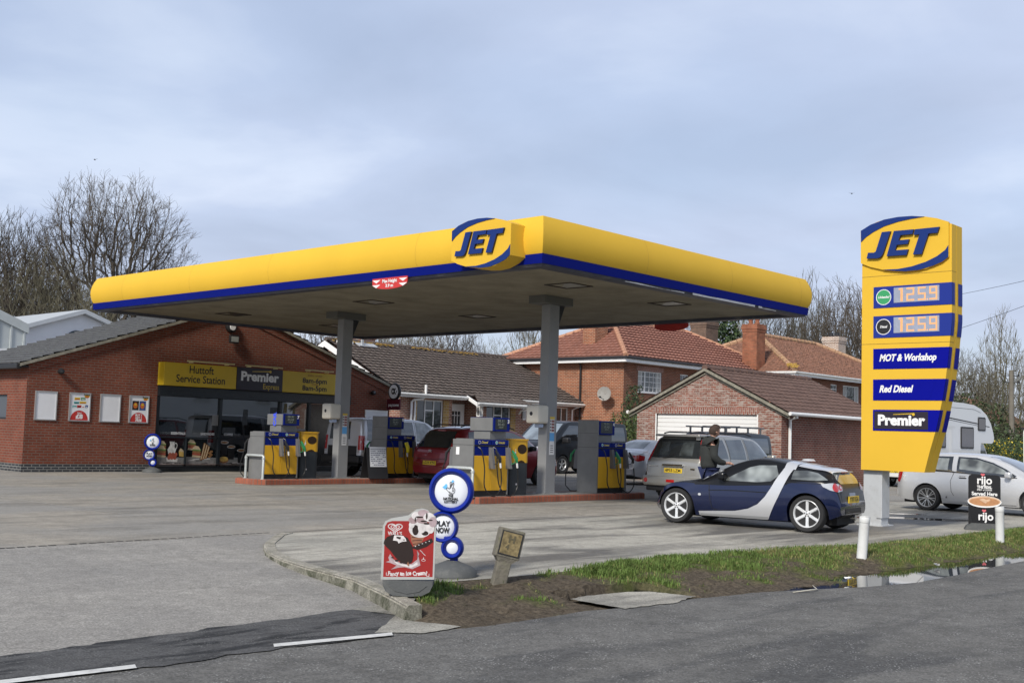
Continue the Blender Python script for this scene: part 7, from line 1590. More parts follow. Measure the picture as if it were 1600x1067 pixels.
mb = MB(); mb.box(.15, .28, -.44, .44, .985, 1.0, 0, .006); mb.build('spoiler_lip', m_silver, c.t); mb = MB(); mb.box(.142, .150, -.14, .14, .978, .993); mb.build('high_brake_light', m_lred, c.t)
mb = MB(); mb.box(.07, .085, -.07, .07, .725, .74); mb.build('badge', m_chrome, c.t)
for sg_ in (1, -1):
    D = Vector((.80, -sg_*.6, 0)); U = Vector((-.6*sg_, -.8, 0))*1; 
    q = lambda u, z: (sg_*u, z)
    o0 = Vector((.16, sg_*.60, 0))
    c.proj([q(-.22, .80), q(-.05, .815), q(.10, .80), q(.19, .75), q(.17, .69), q(.03, .675), q(-.10, .70), q(-.20, .755)], D, U, (0, 0, 1), .008, 'tail_light_lens', m_lclr, res=.03, far=3, org=o0)
    c.proj(disc_pts(sg_*.0, .745, .066, n=18), D, U, (0, 0, 1), .012, 'tail_light', m_lred, res=.04, far=3, org=o0)
    c.proj(disc_pts(sg_*.12, .742, .048, n=16), D, U, (0, 0, 1), .012, 'tail_light', m_lred, res=.04, far=3, org=o0)
    c.proj(disc_pts(sg_*.12, .742, .02, n=10), D, U, (0, 0, 1), .015, 'reversing_lamp', m_lclr, res=.03, far=3, org=o0)
c.line([(2.28, .735), (2.26, .50), (2.22, .30), (2.12, .27)], .010); c.line([(2.28, .60), (1.8, .615), (1.23, .61)], .014, m=m_blk, name='body_crease'); c.line([(1.03, .785), (.88, .80), (.2, .80)], .008)
c.side([(2.22, .60), (1.24, .605), (1.30, .53), (1.42, .43), (1.58, .345), (1.82, .295), (2.20, .27)], mat('door lower blue', (.005, .012, .055), .3, metal=.3, coat=.8), 'door_lower_panel', .002, res=.06)
c.side(disc_pts(2.44, .52, .028, .022, 12), m_lclr, 'side_repeater', .006, res=.03)
c.wheels(.302, .215, .80, 6, m_rimw, .74); c.mirror(2.02, .69, .79, m_blk, .85)
mb = MB(); mb.lathe([(0, .04), (.09, .035), (.12, .0)], (.85, -.2, 1.15), n=16); mb.build('roof_button', m_silver, c.t)
mb = MB(); mb.tube([(.06, -.08, .24), (-.02, -.08, .24)], .05, 10); mb.build('exhaust', m_chrome, c.t)
# rear axle contact on the X- side at (1.49,-4.58); nose towards +Y and a little to -X
ang = radians(98.5); ux = Vector((cos(ang), sin(ang))); uy = Vector((-ux.y, ux.x)); k = 1.0
loc = Vector((1.50, -4.60))-ux*.52*k-uy*.80*k; c.t.location = (loc.x, loc.y, .004); c.t.rotation_euler = (0, 0, ang)
# ---- silver off-roader seen from behind
c = Car('off_roader', 'silver four-wheel-drive estate with yellow plate 4P53 LZM behind the blue coupe', 'car', (6.0, 1.16, .0), 0, 4.51,
 top=[(0, .70), (.02, .98), (.07, 1.10), (.22, 1.46), (.32, 1.60), (.55, 1.665), (1.4, 1.70), (2.3, 1.67), (2.7, 1.60), (3.05, 1.36), (3.38, 1.12), (3.7, 1.07), (4.2, .98), (4.42, .84), (4.51, .6)],
 belt=[(0, .68), (.03, .95), (.1, 1.04), (.5, 1.07), (2.0, 1.04), (3.2, 1.02), (4.2, .90), (4.51, .58)], bot=[(0, .42), (.3, .32), (1, .28), (3.8, .28), (4.51, .36)],
 W=[(0, .84), (.2, .875), (4.0, .875), (4.51, .78)], Wr=[(0, .68), (.5, .66), (2.6, .66), (3.3, .72), (4.5, .7)], arches=[(.90, .40, .36), (3.52, .40, .36)], body=m_silverg, flare=((.9, .02, .45), (3.52, .02, .45)), rearround=.07, tail_round=.2)
c.rear([(-.60, 1.56), (.60, 1.56), (.70, 1.10), (-.70, 1.10)], m_glass, 'rear_window', .006)
c.rear([(-.60, 1.55), (-.70, 1.10), (-.74, 1.02), (-.80, 1.02), (-.78, 1.15), (-.67, 1.55)], m_lred, 'tail_light', .008, res=.04); c.rear([(.60, 1.55), (.70, 1.10), (.74, 1.02), (.80, 1.02), (.78, 1.15), (.67, 1.55)], m_lred, 'tail_light', .008, res=.04)
mb = MB(); mb.box(.14, .46, -.64, .64, 1.62, 1.675, 0, .02); mb.box(.22, .26, -.6, -.5, 1.55, 1.62); mb.build('roof_spoiler', m_silverg, c.t)
for (a, b) in ((-.50, -.22), (.10, .48)): c.rear([(a, 1.16), (b, 1.16), (b-.02, 1.50), (a+.04, 1.48)], m_glassm, 'light_through_window', .008)
mb = MB()
for a in (-.62, .62): mb.tube([(.5, a, 1.70), (.7, a, 1.73), (2.2, a, 1.74), (2.5, a, 1.69)], .02, 6)
mb.build('roof_rail', m_trim, c.t)
mb = MB(); mb.box(-.04, .012, -.30, .30, .90, .955, 0, .015); mb.build('chrome_strip', m_chrome, c.t); c.rear([(-.36, .93), (.36, .93), (.34, .70), (.26, .66), (-.26, .66), (-.34, .70)], mat('plate recess', (.28, .28, .27), .4, metal=.3), 'plate_recess', .004)
c.plate('4P53 LZM', .80)
mb = MB(); mb.box(-.10, .5, -.87, .87, .42, .66, 0, .07); bp_ = mb.build('rear_bumper', m_silverg, c.t)
mb = MB(); mb.box(-.112, -.095, -.10, .13, .52, .585, 0, .005); mb.build('fog_light', m_lred, bp_); 
for y in (-.74, .74): mb = MB(); mb.lathe([(0, -.112), (.05, -.112), (.058, -.095)], (0, y, .55), 'X', 16); mb.build('reflector', m_lred, bp_)
mb = MB(); mb.box(0, .3, -.80, .80, .30, .425, 0, .03); mb.build('lower_valance', m_trim, bp_)
mb = MB(); mb.tube([(.02, .30, 1.10), (.08, .1, 1.16), (.12, -.05, 1.22)], .012, 6); mb.build('rear_wiper', m_trim, c.t)
mb = MB(); 
for k in range(6): mb.box(.0-.012, .0, .45+k*.045, .48+k*.045, .885, .91)
mb.box(-.012, 0, -.62, -.50, .84, .87); mb.build('badge', m_chrome, c.t)
GL = lambda pts, m=m_glassm: c.side(pts, m, 'side_window', .006)
GL([(.55, 1.12), (.62, 1.54), (1.05, 1.57), (1.12, 1.12)], m_glass); GL([(1.22, 1.11), (1.18, 1.57), (1.92, 1.59), (1.95, 1.10)]); GL([(2.07, 1.10), (2.04, 1.59), (2.50, 1.56), (2.86, 1.36), (3.12, 1.15), (3.14, 1.09)])
c.front([(-.62, 1.16), (.62, 1.16), (.56, 1.56), (-.56, 1.56)], m_glass)
c.line([(1.17, 1.62), (1.20, 1.1), (1.28, .8), (1.36, .55), (1.4, .32)]); c.line([(2.0, 1.62), (2.02, 1.1), (2.02, .32)]); c.line([(3.16, 1.08), (3.12, .6), (3.08, .34)]); c.side([(1.4, .50), (3.1, .50), (3.1, .58), (1.4, .58)], m_silverg, 'rubbing_strip', .012)
c.handle(1.52, .96, m_chrome); c.handle(2.28, .96, m_chrome); c.mirror(3.02, .82, 1.08, m_silverg); c.wheels(.36, .22, .87, 5, m_rim, .62)
c.t.location = (6.0, 1.16, .0)
# ---- silver hatchback on the right
c = Car('hatchback', 'silver three-door hatchback cut by the right edge behind the coffee sign', 'car', (0, 0, 0), 0, 4.14,
 top=[(0, .62), (.03, .86), (.09, .98), (.28, 1.24), (.45, 1.36), (.9, 1.42), (1.6, 1.44), (2.2, 1.40), (2.7, 1.25), (3.15, 1.03), (3.4, .95), (3.8, .85), (4.05, .70), (4.14, .5)],
 belt=[(0, .60), (.03, .82), (.1, .94), (.5, .97), (1.5, .955), (2.5, .90), (3.2, .87), (3.8, .78), (4.14, .48)], bot=[(0, .30), (.3, .24), (1, .20), (3.2, .20), (4.14, .24)],
 W=[(0, .80), (.2, .84), (3.7, .84), (4.14, .74)], Wr=[(0, .6), (.5, .60), (2.2, .60), (3.0, .66), (4.1, .66)], arches=[(.82, .36, .31), (3.39, .36, .31)], body=m_silver, flare=((.82, .02, .4), (3.39, .02, .4)), rearround=.14, tail_round=.3)
c.side([(.40, 1.00), (.52, 1.28), (.95, 1.335), (1.42, 1.34), (1.45, .97)], m_glass, 'side_window', .005); c.side([(.62, 1.05), (.75, 1.22), (1.05, 1.29), (1.33, 1.29), (1.34, 1.0), (.8, 1.02)], m_glassp, 'cabin_through_glass', .007)
c.side([(1.56, .965), (1.54, 1.34), (2.0, 1.325), (2.4, 1.22), (2.72, 1.08), (2.98, .93), (2.95, .90)], m_glass, 'side_window', .005); c.side([(1.62, 1.04), (1.60, 1.30), (2.0, 1.285), (2.38, 1.19), (2.66, 1.07), (2.84, .955), (2.2, .985)], m_glassp, 'cabin_through_glass', .007)
c.front([(-.6, .98), (.6, .98), (.52, 1.36), (-.52, 1.36)], m_glass); c.rear([(-.58, 1.0), (.58, 1.0), (.50, 1.32), (-.50, 1.32)], m_glass)
for sg_ in (1, -1): c.proj([(sg_*-.14, .92), (sg_*.10, .92), (sg_*.12, .70), (sg_*-.06, .66), (sg_*-.12, .78)], Vector((.7, -sg_*.7, 0)), Vector((-.7*sg_, -.7, 0)), (0, 0, 1), .006, 'tail_light', m_lred, res=.04, far=3, org=(.12, sg_*.70, 0))
c.line([(1.50, .95), (1.42, .75), (1.44, .50), (1.55, .30)]); c.line([(1.44, .98), (1.56, .96)], .02, m=m_trim, name='window_seal'); c.line([(.30, .985), (1.4, .965), (3.0, .885)], .02, m=m_trim, name='window_seal'); c.side([(1.20, .42), (1.18, .26), (2.98, .26), (2.98, .36), (1.7, .34), (1.5, .40)], m_silver, 'side_skirt', .02)
c.handle(1.72, .85, m_silver); c.mirror(2.82, .78, .88, m_silver); c.wheels(.315, .21, .845, -7, m_rim, .74)
mb = MB(); mb.tube([(.42, 0, 1.38), (.16, 0, 1.66)], .007, 5); mb.lathe([(.03, 1.37), (.01, 1.41)], (.42, 0, 0), n=10); mb.build('aerial', m_trim, c.t)
mb = MB(); f = lambda u, v, d: (1.33+u, -.868-.004, .35+v); text(mb, 'R', .06, f, 0, .003, .3); mb.build('side_badge', m_trim, c.t)
ang = -H2-radians(1); ux = Vector((cos(ang), sin(ang))); uy = Vector((-ux.y, ux.x)); loc = Vector((10.55, -2.78))-ux*.82*.94+uy*.84*.94*1; c.t.location = (loc.x, loc.y, .002); c.t.rotation_euler = (0, 0, ang)
HB = c
# ---- dark red people carrier
c = Car('people_carrier', 'dark red five-door people carrier with plate LG10 XYH between the islands', 'car', (0, 0, 0), 0, 4.47,
 top=[(0, .66), (.03, .94), (.10, 1.06), (.30, 1.36), (.48, 1.54), (.75, 1.62), (1.6, 1.66), (2.4, 1.62), (2.9, 1.47), (3.4, 1.18), (3.7, 1.04), (4.1, .92), (4.35, .76), (4.47, .55)],
 belt=[(0, .64), (.04, .90), (.12, .99), (.6, 1.02), (2.0, .99), (3.3, .93), (4.0, .84), (4.47, .52)], bot=[(0, .34), (.3, .26), (1, .22), (3.6, .22), (4.47, .26)],
 W=[(0, .80), (.25, .885), (3.9, .885), (4.47, .76)], Wr=[(0, .62), (.6, .64), (2.4, .64), (3.3, .70), (4.4, .68)], arches=[(.80, .37, .33), (3.53, .37, .33)], body=m_redp, rearround=.14, tail_round=.35, flare=((.8, .015, .4), (3.53, .015, .4)))
c.rear([(-.56, 1.50), (.56, 1.50), (.66, 1.22), (.68, 1.04), (-.68, 1.04), (-.66, 1.22)], m_glass, 'rear_window', .006)
for sg_ in (1, -1): c.proj([(sg_*-.10, 1.26), (sg_*.02, 1.30), (sg_*.06, 1.1), (sg_*.06, .80), (sg_*-.10, .78), (sg_*-.12, .98)], Vector((.7, -sg_*.7, 0)), Vector((-.7*sg_, -.7, 0)), (0, 0, 1), .006, 'tail_light', m_lred, res=.04, far=3, org=(.16, sg_*.74, 0)); c.proj([(sg_*-.08, .96), (sg_*.0, .97), (sg_*.0, .84), (sg_*-.08, .84)], Vector((.7, -sg_*.7, 0)), Vector((-.7*sg_, -.7, 0)), (0, 0, 1), .009, 'clear_lamp', m_lclr, res=.04, far=3, org=(.16, sg_*.74, 0))
c.topp([(.65, -.52), (2.3, -.52), (2.3, .52), (.65, .52)], m_glassp, 'glass_roof', .006)
c.plate('LG10 XYH', .62); c.line([(-.68, .74), (0, .72), (.68, .74)], .012, side=False)
mb = MB(); mb.add([(-.0, .06, .90), (-.0, .0, .935), (-.0, -.06, .90), (-.0, -.045, .888), (0, 0, .915), (0, .045, .888)], [(0, 1, 2, 3, 4, 5)]); mb.add([(-.0, .06, .86), (-.0, .0, .895), (-.0, -.06, .86), (-.0, -.045, .848), (0, 0, .875), (0, .045, .848)], [(0, 1, 2, 3, 4, 5)]); b_ = mb.build('chevron_badge', m_chrome, c.t, recalc=False); b_.location = (.0, 0, .06)
mb = MB()
for a in (-.60, .60): mb.tube([(.55, a, 1.62), (.75, a, 1.68), (2.2, a, 1.70), (2.6, a, 1.60)], .018, 6)
mb.build('roof_rail', m_trim, c.t); mb = MB(); mb.tube([(.9, 0, 1.64), (.7, 0, 1.95)], .006, 5); mb.build('aerial', m_trim, c.t)
mb = MB(); mb.box(.40, .42, -.16, .16, 1.505, 1.525); mb.build('high_brake_light', m_lred, c.t)
GL([(.62, 1.09), (.75, 1.48), (1.15, 1.53), (1.2, 1.07)]); GL([(1.28, 1.07), (1.24, 1.53), (2.0, 1.54), (2.05, 1.04)]); GL([(2.15, 1.04), (2.10, 1.53), (2.5, 1.50), (2.95, 1.32), (3.25, 1.12), (3.3, 1.0)])
c.front([(-.62, 1.1), (.62, 1.1), (.54, 1.5), (-.54, 1.5)], m_glass); c.line([(1.24, 1.58), (1.26, 1.0), (1.2, .7), (1.3, .3)]); c.line([(2.08, 1.58), (2.12, 1.0), (2.12, .26)]); c.line([(3.3, .95), (3.26, .5), (3.2, .28)]); c.handle(1.5, .90, m_redp); c.handle(2.3, .89, m_redp); c.mirror(3.05, .84, 1.0, m_blk); c.wheels(.33, .21, .88, 5, m_rim, .64)
c.proj([(-.3, .75), (.1, .78), (.16, .62), (-.1, .56)], Vector((-.7, .7, 0)), Vector((.7, .7, 0)), (0, 0, 1), .006, 'headlight', m_lclr, res=.05, far=3, org=(4.1, -.7, 0)); c.proj([(-.3, .75), (.1, .78), (.16, .62), (-.1, .56)][::-1], Vector((-.7, -.7, 0)), Vector((-.7, .7, 0)), (0, 0, 1), .006, 'headlight', m_lclr, res=.05, far=3, org=(4.1, .7, 0))
RC = c; c.t.location = (5.95, 9.15, 0); c.t.scale = (1.05, .98, .995)
# ---- silver and black 4x4 by the shop
c = Car('off_roader', 'tall silver off-roader with red tail lamp parked between shop and far island', 'car', (0, 0, 0), 0, 4.84,
 top=[(0, .80), (.02, 1.2), (.06, 1.62), (.10, 1.78), (.3, 1.86), (1.6, 1.88), (2.6, 1.84), (2.95, 1.74), (3.45, 1.30), (3.6, 1.20), (4.5, 1.12), (4.75, .95), (4.84, .7)],
 belt=[(0, .78), (.03, 1.10), (.4, 1.14), (3.4, 1.12), (4.5, 1.04), (4.84, .68)], bot=[(0, .48), (.5, .40), (4, .40), (4.84, .48)], W=[(0, .92), (.15, .955), (4.3, .955), (4.84, .86)], Wr=[(0, .80), (.5, .78), (2.8, .78), (3.5, .84), (4.8, .8)],
 arches=[(1.0, .44, .39), (3.88, .44, .39)], body=m_silver, rearround=.05, tail_round=.15)
c.rear([(-.62, 1.72), (.30, 1.72), (.34, 1.18), (-.66, 1.18)], m_glass); c.rear([(-.70, .98), (.70, .98), (.70, .62), (-.70, .62)], m_trim, 'tailgate_lower', .005)
for sg_ in (1, -1): c.proj([(sg_*-.10, 1.30), (sg_*.10, 1.30), (sg_*.10, .86), (sg_*-.10, .86)], Vector((.8, -sg_*.6, 0)), Vector((-.6*sg_, -.8, 0)), (0, 0, 1), .006, 'tail_light', m_lred, res=.05, far=3, org=(.03, sg_*.86, 0)); c.proj([(sg_*-.10, .85), (sg_*.10, .85), (sg_*.10, .79), (sg_*-.10, .79)], Vector((.8, -sg_*.6, 0)), Vector((-.6*sg_, -.8, 0)), (0, 0, 1), .006, 'clear_lamp', m_lclr, res=.05, far=3, org=(.03, sg_*.86, 0))
c.side([(.22, 1.16), (.28, 1.80), (1.30, 1.81), (1.32, 1.16)], m_glass, 'side_window'); c.side([(1.40, 1.16), (1.38, 1.76), (2.15, 1.76), (2.18, 1.16)], m_glassm, 'side_window'); c.side([(2.28, 1.16), (2.26, 1.76), (2.72, 1.74), (3.1, 1.48), (3.38, 1.22), (3.36, 1.16)], m_glassp, 'side_window'); c.front([(-.7, 1.2), (.7, 1.2), (.66, 1.7), (-.66, 1.7)], m_glassm)
c.line([(1.36, 1.82), (1.36, 1.1), (1.44, .8), (1.46, .45)]); c.line([(2.22, 1.82), (2.22, .45)]); c.handle(1.65, 1.03, m_trim); c.handle(2.5, 1.03, m_trim); c.mirror(3.15, .92, 1.14, m_trim, 1.2); c.wheels(.39, .24, .95, 7, m_rim, .6)
mb = MB(); mb.box(-.10, .5, -.93, .93, .46, .70, 0, .05); mb.build('rear_bumper', m_trim, c.t); mb = MB(); mb.tube([(.22, .02, .55), (.5, .02, .55)], .3, 10); mb.build('tow_eye', m_trim, c.t)
c.t.location = (6.6, 13.75, 0); c.t.scale = (.985,)*3
# ---- black van
c = Car('van', 'black crew van facing left in front of the brick house', 'van', (0, 0, 0), pi, 5.0,
 top=[(0, .9), (.02, 1.5), (.06, 1.85), (.16, 1.97), (1.5, 2.0), (3.4, 1.98), (3.72, 1.90), (4.2, 1.52), (4.55, 1.22), (4.8, 1.10), (4.95, .9), (5.0, .6)],
 belt=[(0, .88), (.03, 1.18), (.4, 1.22), (3.8, 1.18), (4.5, 1.10), (4.8, .98), (5.0, .58)], bot=[(0, .32), (.5, .26), (4.5, .26), (5.0, .32)], W=[(0, .95), (.15, .985), (4.5, .985), (5.0, .84)], Wr=[(0, .84), (.5, .83), (3.5, .83), (4.4, .9), (5.0, .8)],
 arches=[(.95, .38, .34), (4.05, .38, .34)], body=m_vanp, rearround=.05, tail_round=.15, crown=.05)
c.front([(-.78, 1.24), (.78, 1.24), (.70, 1.86), (-.70, 1.86)], mat('van windscreen', (.20, .24, .28), .05, spec=1, coat=1, var=.4, vs=1.5), 'windscreen', .006)
c.side([(3.02, 1.24), (3.02, 1.80), (3.62, 1.80), (4.0, 1.50), (4.24, 1.26)], m_glass, 'side_window'); c.side([(1.75, 1.26), (1.75, 1.80), (2.9, 1.80), (2.9, 1.26)], m_glass, 'side_window'); c.side([(.22, 1.26), (.26, 1.80), (1.62, 1.80), (1.62, 1.26)], m_glass, 'side_window'); c.rear([(-.75, 1.26), (.75, 1.26), (.7, 1.8), (-.7, 1.8)], m_glass)
for sg_ in (1, -1): c.proj([(-.28*sg_, .98), (.18*sg_, 1.08), (.24*sg_, .88), (-.20*sg_, .80)], Vector((-.8, -sg_*.6, 0)), Vector((-.6*sg_, .8, 0)), (0, 0, 1), .008, 'headlight', m_lclr, res=.05, far=3, org=(4.85, sg_*.70, 0))
c.front([(-.5, .86), (.5, .86), (.46, .62), (-.46, .62)], m_trim, 'grille'); c.line([(2.96, 1.84), (2.96, .3)]); c.line([(1.68, 1.84), (1.68, .3)]); c.line([(.9, 1.02), (4.5, .98)], .014); c.handle(3.2, 1.08, m_trim); c.mirror(4.05, .98, 1.14, m_trim, 1.5); c.wheels(.345, .21, .975, 5, m_rim, .62)
c.t.location = (22.6, 15.9, 0); c.t.scale = (1.04,)*3
# ---- silver coupe cabriolet behind the right pump
c = Car('coupe', 'silver coupe with red tail lamps between the right pump and the silver off-roader', 'car', (0, 0, 0), 0, 4.05,
 top=[(0, .62), (.03, .88), (.12, .98), (.5, 1.03), (.75, 1.08), (1.15, 1.28), (1.5, 1.36), (2.0, 1.36), (2.5, 1.20), (2.9, .98), (3.3, .92), (3.8, .76), (4.05, .5)],
 belt=[(0, .60), (.03, .84), (.15, .94), (.6, .96), (1.5, .90), (2.8, .86), (3.6, .76), (4.05, .48)], bot=[(0, .30), (.4, .2), (3.6, .2), (4.05, .26)], W=[(0, .76), (.25, .84), (3.6, .84), (4.05, .7)], Wr=[(0, .6), (1.0, .56), (2.0, .56), (2.8, .62), (4.0, .6)],
 arches=[(.78, .36, .31), (3.3, .36, .31)], body=m_silver, flare=((.78, .04, .38), (3.3, .04, .38)), rearround=.2, tail_round=.4)
c.proj([(.78, -.46), (1.22, -.44), (1.22, .44), (.78, .46)], (0, 0, -1), (1, 0, 0), (0, 1, 0), .006, 'rear_window', m_glassp); c.side([(1.42, .94), (1.46, 1.25), (2.0, 1.28), (2.4, 1.15), (2.75, .95)], m_glass, 'side_window')
for sg_ in (1, -1): c.proj([(sg_*-.25, .86), (sg_*-.05, .90), (sg_*.17, .86), (sg_*.20, .76), (sg_*.0, .70), (sg_*-.22, .74)], Vector((.7, -sg_*.7, 0)), Vector((-.7*sg_, -.7, 0)), (0, 0, 1), .008, 'tail_light', m_lred, res=.04, far=3, org=(.16, sg_*.68, 0))
c.line([(1.4, .93), (1.35, .5), (1.5, .24)]); c.wheels(.31, .2, .85, 5, m_rim, .70); c.t.location = (13.25, 8.30, 0); c.t.scale = (.96, .98, 1.05)
# ---- dark van with roof bars
c = Car('van', 'dark green-grey van with roof bars in front of the white garage door', 'van', (0, 0, 0), 0, 4.4,
 top=[(0, .8), (.03, 1.3), (.08, 1.70), (.2, 1.80), (1.5, 1.84), (2.6, 1.82), (2.9, 1.72), (3.3, 1.40), (3.6, 1.15), (4.1, 1.02), (4.3, .85), (4.4, .55)],
 belt=[(0, .78), (.04, 1.05), (.5, 1.10), (3.2, 1.05), (4.1, .95), (4.4, .53)], bot=[(0, .3), (.5, .24), (4, .24), (4.4, .3)], W=[(0, .82), (.15, .86), (4.0, .86), (4.4, .75)], Wr=[(0, .74), (.5, .74), (2.8, .74), (3.4, .78), (4.3, .7)],
 arches=[(.8, .35, .31), (3.55, .35, .31)], body=m_vanp, rearround=.05, tail_round=.15, crown=.05)
c.front([(-.64, 1.18), (.64, 1.18), (.58, 1.70), (-.58, 1.70)], m_glassm, 'windscreen', .006); c.side([(2.1, 1.12), (2.1, 1.66), (2.7, 1.66), (3.05, 1.40), (3.3, 1.14)], m_glassm, 'side_window'); c.side([(.3, 1.14), (.32, 1.66), (1.95, 1.66), (1.95, 1.14)], m_glass, 'side_window'); c.wheels(.315, .19, .85, 6, m_rim, .6); c.mirror(3.1, .82, 1.1, m_trim, 1.2)
mb = MB()
for s_ in (-1, 1):
    mb.tube([(.25, s_*.62, 1.98), (2.95, s_*.62, 1.98)], .022, 6)
    for x in (.5, 1.3, 2.0, 2.7): mb.box(x-.03, x+.03, s_*.62-.02, s_*.62+.02, 1.80, 1.97)
for x in (.7, 1.9): mb.box(x-.03, x+.03, -.66, .66, 2.0, 2.02)
mb.build('roof_bars', mat('roof bar metal', (.20, .20, .20), .5, metal=.4), c.t)
c.t.location = (15.3, 4.75, 0); c.t.rotation_euler = (0, 0, pi+radians(2))
# ---- motorhome
c = Car('motorhome', 'white coachbuilt motorhome with dark windows behind the silver hatchback', 'motorhome', (0, 0, 0), 0, 6.1,
 top=[(0, 1.4), (.02, 2.6), (.08, 2.86), (.3, 2.93), (3.4, 2.93), (4.3, 2.86), (4.9, 2.70), (5.3, 2.42), (5.5, 2.1), (5.56, 1.9), (5.6, 1.75), (6.1, 1.72)],
 belt=[(0, 1.3), (.05, 1.5), (5.0, 1.5), (5.56, 1.5), (6.1, 1.4)], bot=[(0, .45), (5.5, .45), (6.1, .5)], W=[(0, 1.07), (.1, 1.09), (5.2, 1.09), (5.5, 1.05), (6.1, 1.0)], Wr=[(0, 1.05), (5.2, 1.05), (6.1, 1.0)], arches=[(1.3, .38, .34)], body=m_whitep, rearround=.02, tail_round=.1, crown=.05, nose_round=.2, scale=1.0) if False else None
t = thing('motorhome', 'white coachbuilt motorhome with dark windows behind the silver hatchback', 'motorhome', (24.0, 3.0, 0), 0)
mb = MB(); prof_ = [(0, .45), (0, 3.04), (.06, 3.12), (.2, 3.16), (3.6, 3.16), (4.6, 3.12), (5.3, 3.0), (5.9, 2.78), (6.35, 2.45), (6.6, 2.10), (6.68, 1.90), (6.62, 1.75), (6.45, 1.68), (5.35, 1.68), (5.28, 1.60), (5.2, .45)]
PY_ = lambda u, v, d: (u, d, v)
mb.prism(prof_, PY_, 0, 2.15); bd = mb.build('body', m_whitep, t)
mb = MB(); mb.prism([(5.2, .45), (5.2, 1.66), (5.9, 1.66), (6.35, 1.15), (7.1, .98), (7.25, .75), (7.25, .4)], PY_, .12, 2.03); mb.build('cab', m_whitep, t)
mb = MB(); mb.add([(5.45, .115, 1.12), (6.3, .115, 1.12), (5.88, .115, 1.62), (5.45, .115, 1.62)], [(0, 1, 2, 3)]); mb.add([(5.93, .2, 1.64), (5.93, 1.95, 1.64), (6.36, 1.95, 1.17), (6.36, .2, 1.17)], [(0, 1, 2, 3)]); mb.build('cab_window', m_glass, t)
for a, b, c0, d0 in ((1.55, 2.1, 1.55, 2.25), (3.35, 4.85, 1.55, 2.50)) if False else ((1.2, 1.9, 1.45, 2.25), (3.3, 4.55, 1.45, 2.27), (5.0, 5.75, 2.15, 2.68)):
    mb = MB(); mb.prism(rrect(a, b, c0, d0, .07), PY_, -.02, .0); wn = mb.build('window', m_trim, t); mb = MB(); mb.prism(rrect(a+.06, b-.06, c0+.06, d0-.06, .05), PY_, -.026, -.02); mb.build('pane', mat('brown tinted pane', (.05, .035, .028), .06, spec=.9), wn)
mb = MB(); mb.prism(rrect(.25*0+.5, 1.65, 1.9, 2.6, .07), lambda u, v, d: (-d, u, v), .0, .02); mb.build('window', m_trim, t)
mb = MB(); mb.add([(.0, -.004, 2.66), (5.0, -.004, 2.40), (5.0, -.004, 2.44), (.0, -.004, 2.70)], [(0, 1, 2, 3)]); mb.add([(.0, -.004, 2.60), (5.0, -.004, 2.34), (5.0, -.004, 2.355), (.0, -.004, 2.62)], [(0, 1, 2, 3)]); mb.add([(5.75, -.004, 2.33), (6.2, -.004, 2.31), (6.2, -.004, 2.34), (5.75, -.004, 2.36)], [(0, 1, 2, 3)]); mb.add([(0, -.004, 2.95), (4.6, -.004, 2.95), (5.3, -.004, 2.84), (5.3, -.004, 2.853), (4.6, -.004, 2.963), (0, -.004, 2.963)], [(0, 1, 2, 3, 4, 5)]); mb.build('stripe', m_gap, t)
mb = MB(); mb.box(-.08, 5.2, .06, 2.1, .50, .58, 0, .02); mb.box(-.10, -.0, .05, 2.1, .36, .62, 0, .03); mb.build('bumper', m_whitep, t)
mb = MB(); mb.box(.3, 5.2, .2, 1.95, .28, .46); mb.build('chassis', m_under, t)
for x in (1.5, 6.3):
    for y in (.12, 2.03): mb = MB(); mb.lathe([(.0, -.1), (.2, -.1), (.22, -.11), (.33, -.11), (.35, -.08), (.35, .08), (.33, .1), (0, .1)], (0, 0, 0), 'Y', 24); w_ = mb.build('wheel', m_tyre, t); w_.location = (x, y+(.12 if y < 1 else -.12), .35); mb = MB(); mb.lathe([(0, -.112), (.17, -.112), (.2, -.105)], ax='Y', n=20); mb.build('rim', m_rim, w_)
mb = MB(); mb.box(-.115, -.10, .86, 1.32, .52, .62, 0, .002); pl_ = mb.build('number_plate', m_plate, t); mb = MB(); text(mb, 'Y419 XJU', .10, lambda u, v, d: (-.117, 1.09-u, .57+v), 0, .0025, maxw=.40); mb.build('registration', m_ink, pl_)
for y in (.2, 1.95): mb = MB(); mb.box(-.02, .0, y-.07, y+.07, .7, 1.05, 0, .01); mb.build('tail_light', m_lred, t)
# ---- white rear wing peeping between bush and coupe
# ---- man in a dark fleece
m_skin = mat('skin', (.46, .26, .19), .5); m_hair = mat('brown hair', (.045, .026, .018), .8, var=.3, vs=30, bump=.6, bs=60); m_jacket = mat('dark grey fleece', (.028, .031, .030), .95, var=.15, vs=8, bump=.4, bs=14); m_jean = mat('navy jeans', (.014, .022, .075), .9, var=.2, vs=9, bump=.3, bs=20)
def skin(name, verts, edges, rad, m, parent, sub=2):
    me = bpy.data.meshes.new(name); me.from_pydata(verts, edges, []); o = bpy.data.objects.new(name, me); col.objects.link(o)
    sk_ = o.modifiers.new('s', 'SKIN'); sk_.use_smooth_shade = True
    for i, r in enumerate(rad): me.skin_vertices[0].data[i].radius = r if isinstance(r, tuple) else (r, r); me.skin_vertices[0].data[i].use_root = (i == 0)
    sb = o.modifiers.new('u', 'SUBSURF'); sb.levels = sub; sb.render_levels = sub
    dg = bpy.context.evaluated_depsgraph_get(); m2 = bpy.data.meshes.new_from_object(o.evaluated_get(dg)); bpy.data.objects.remove(o); m2.name = name
    m2.materials.clear(); m2.materials.append(m); q = bpy.data.objects.new(name, m2); col.objects.link(q); q.parent = parent; return q
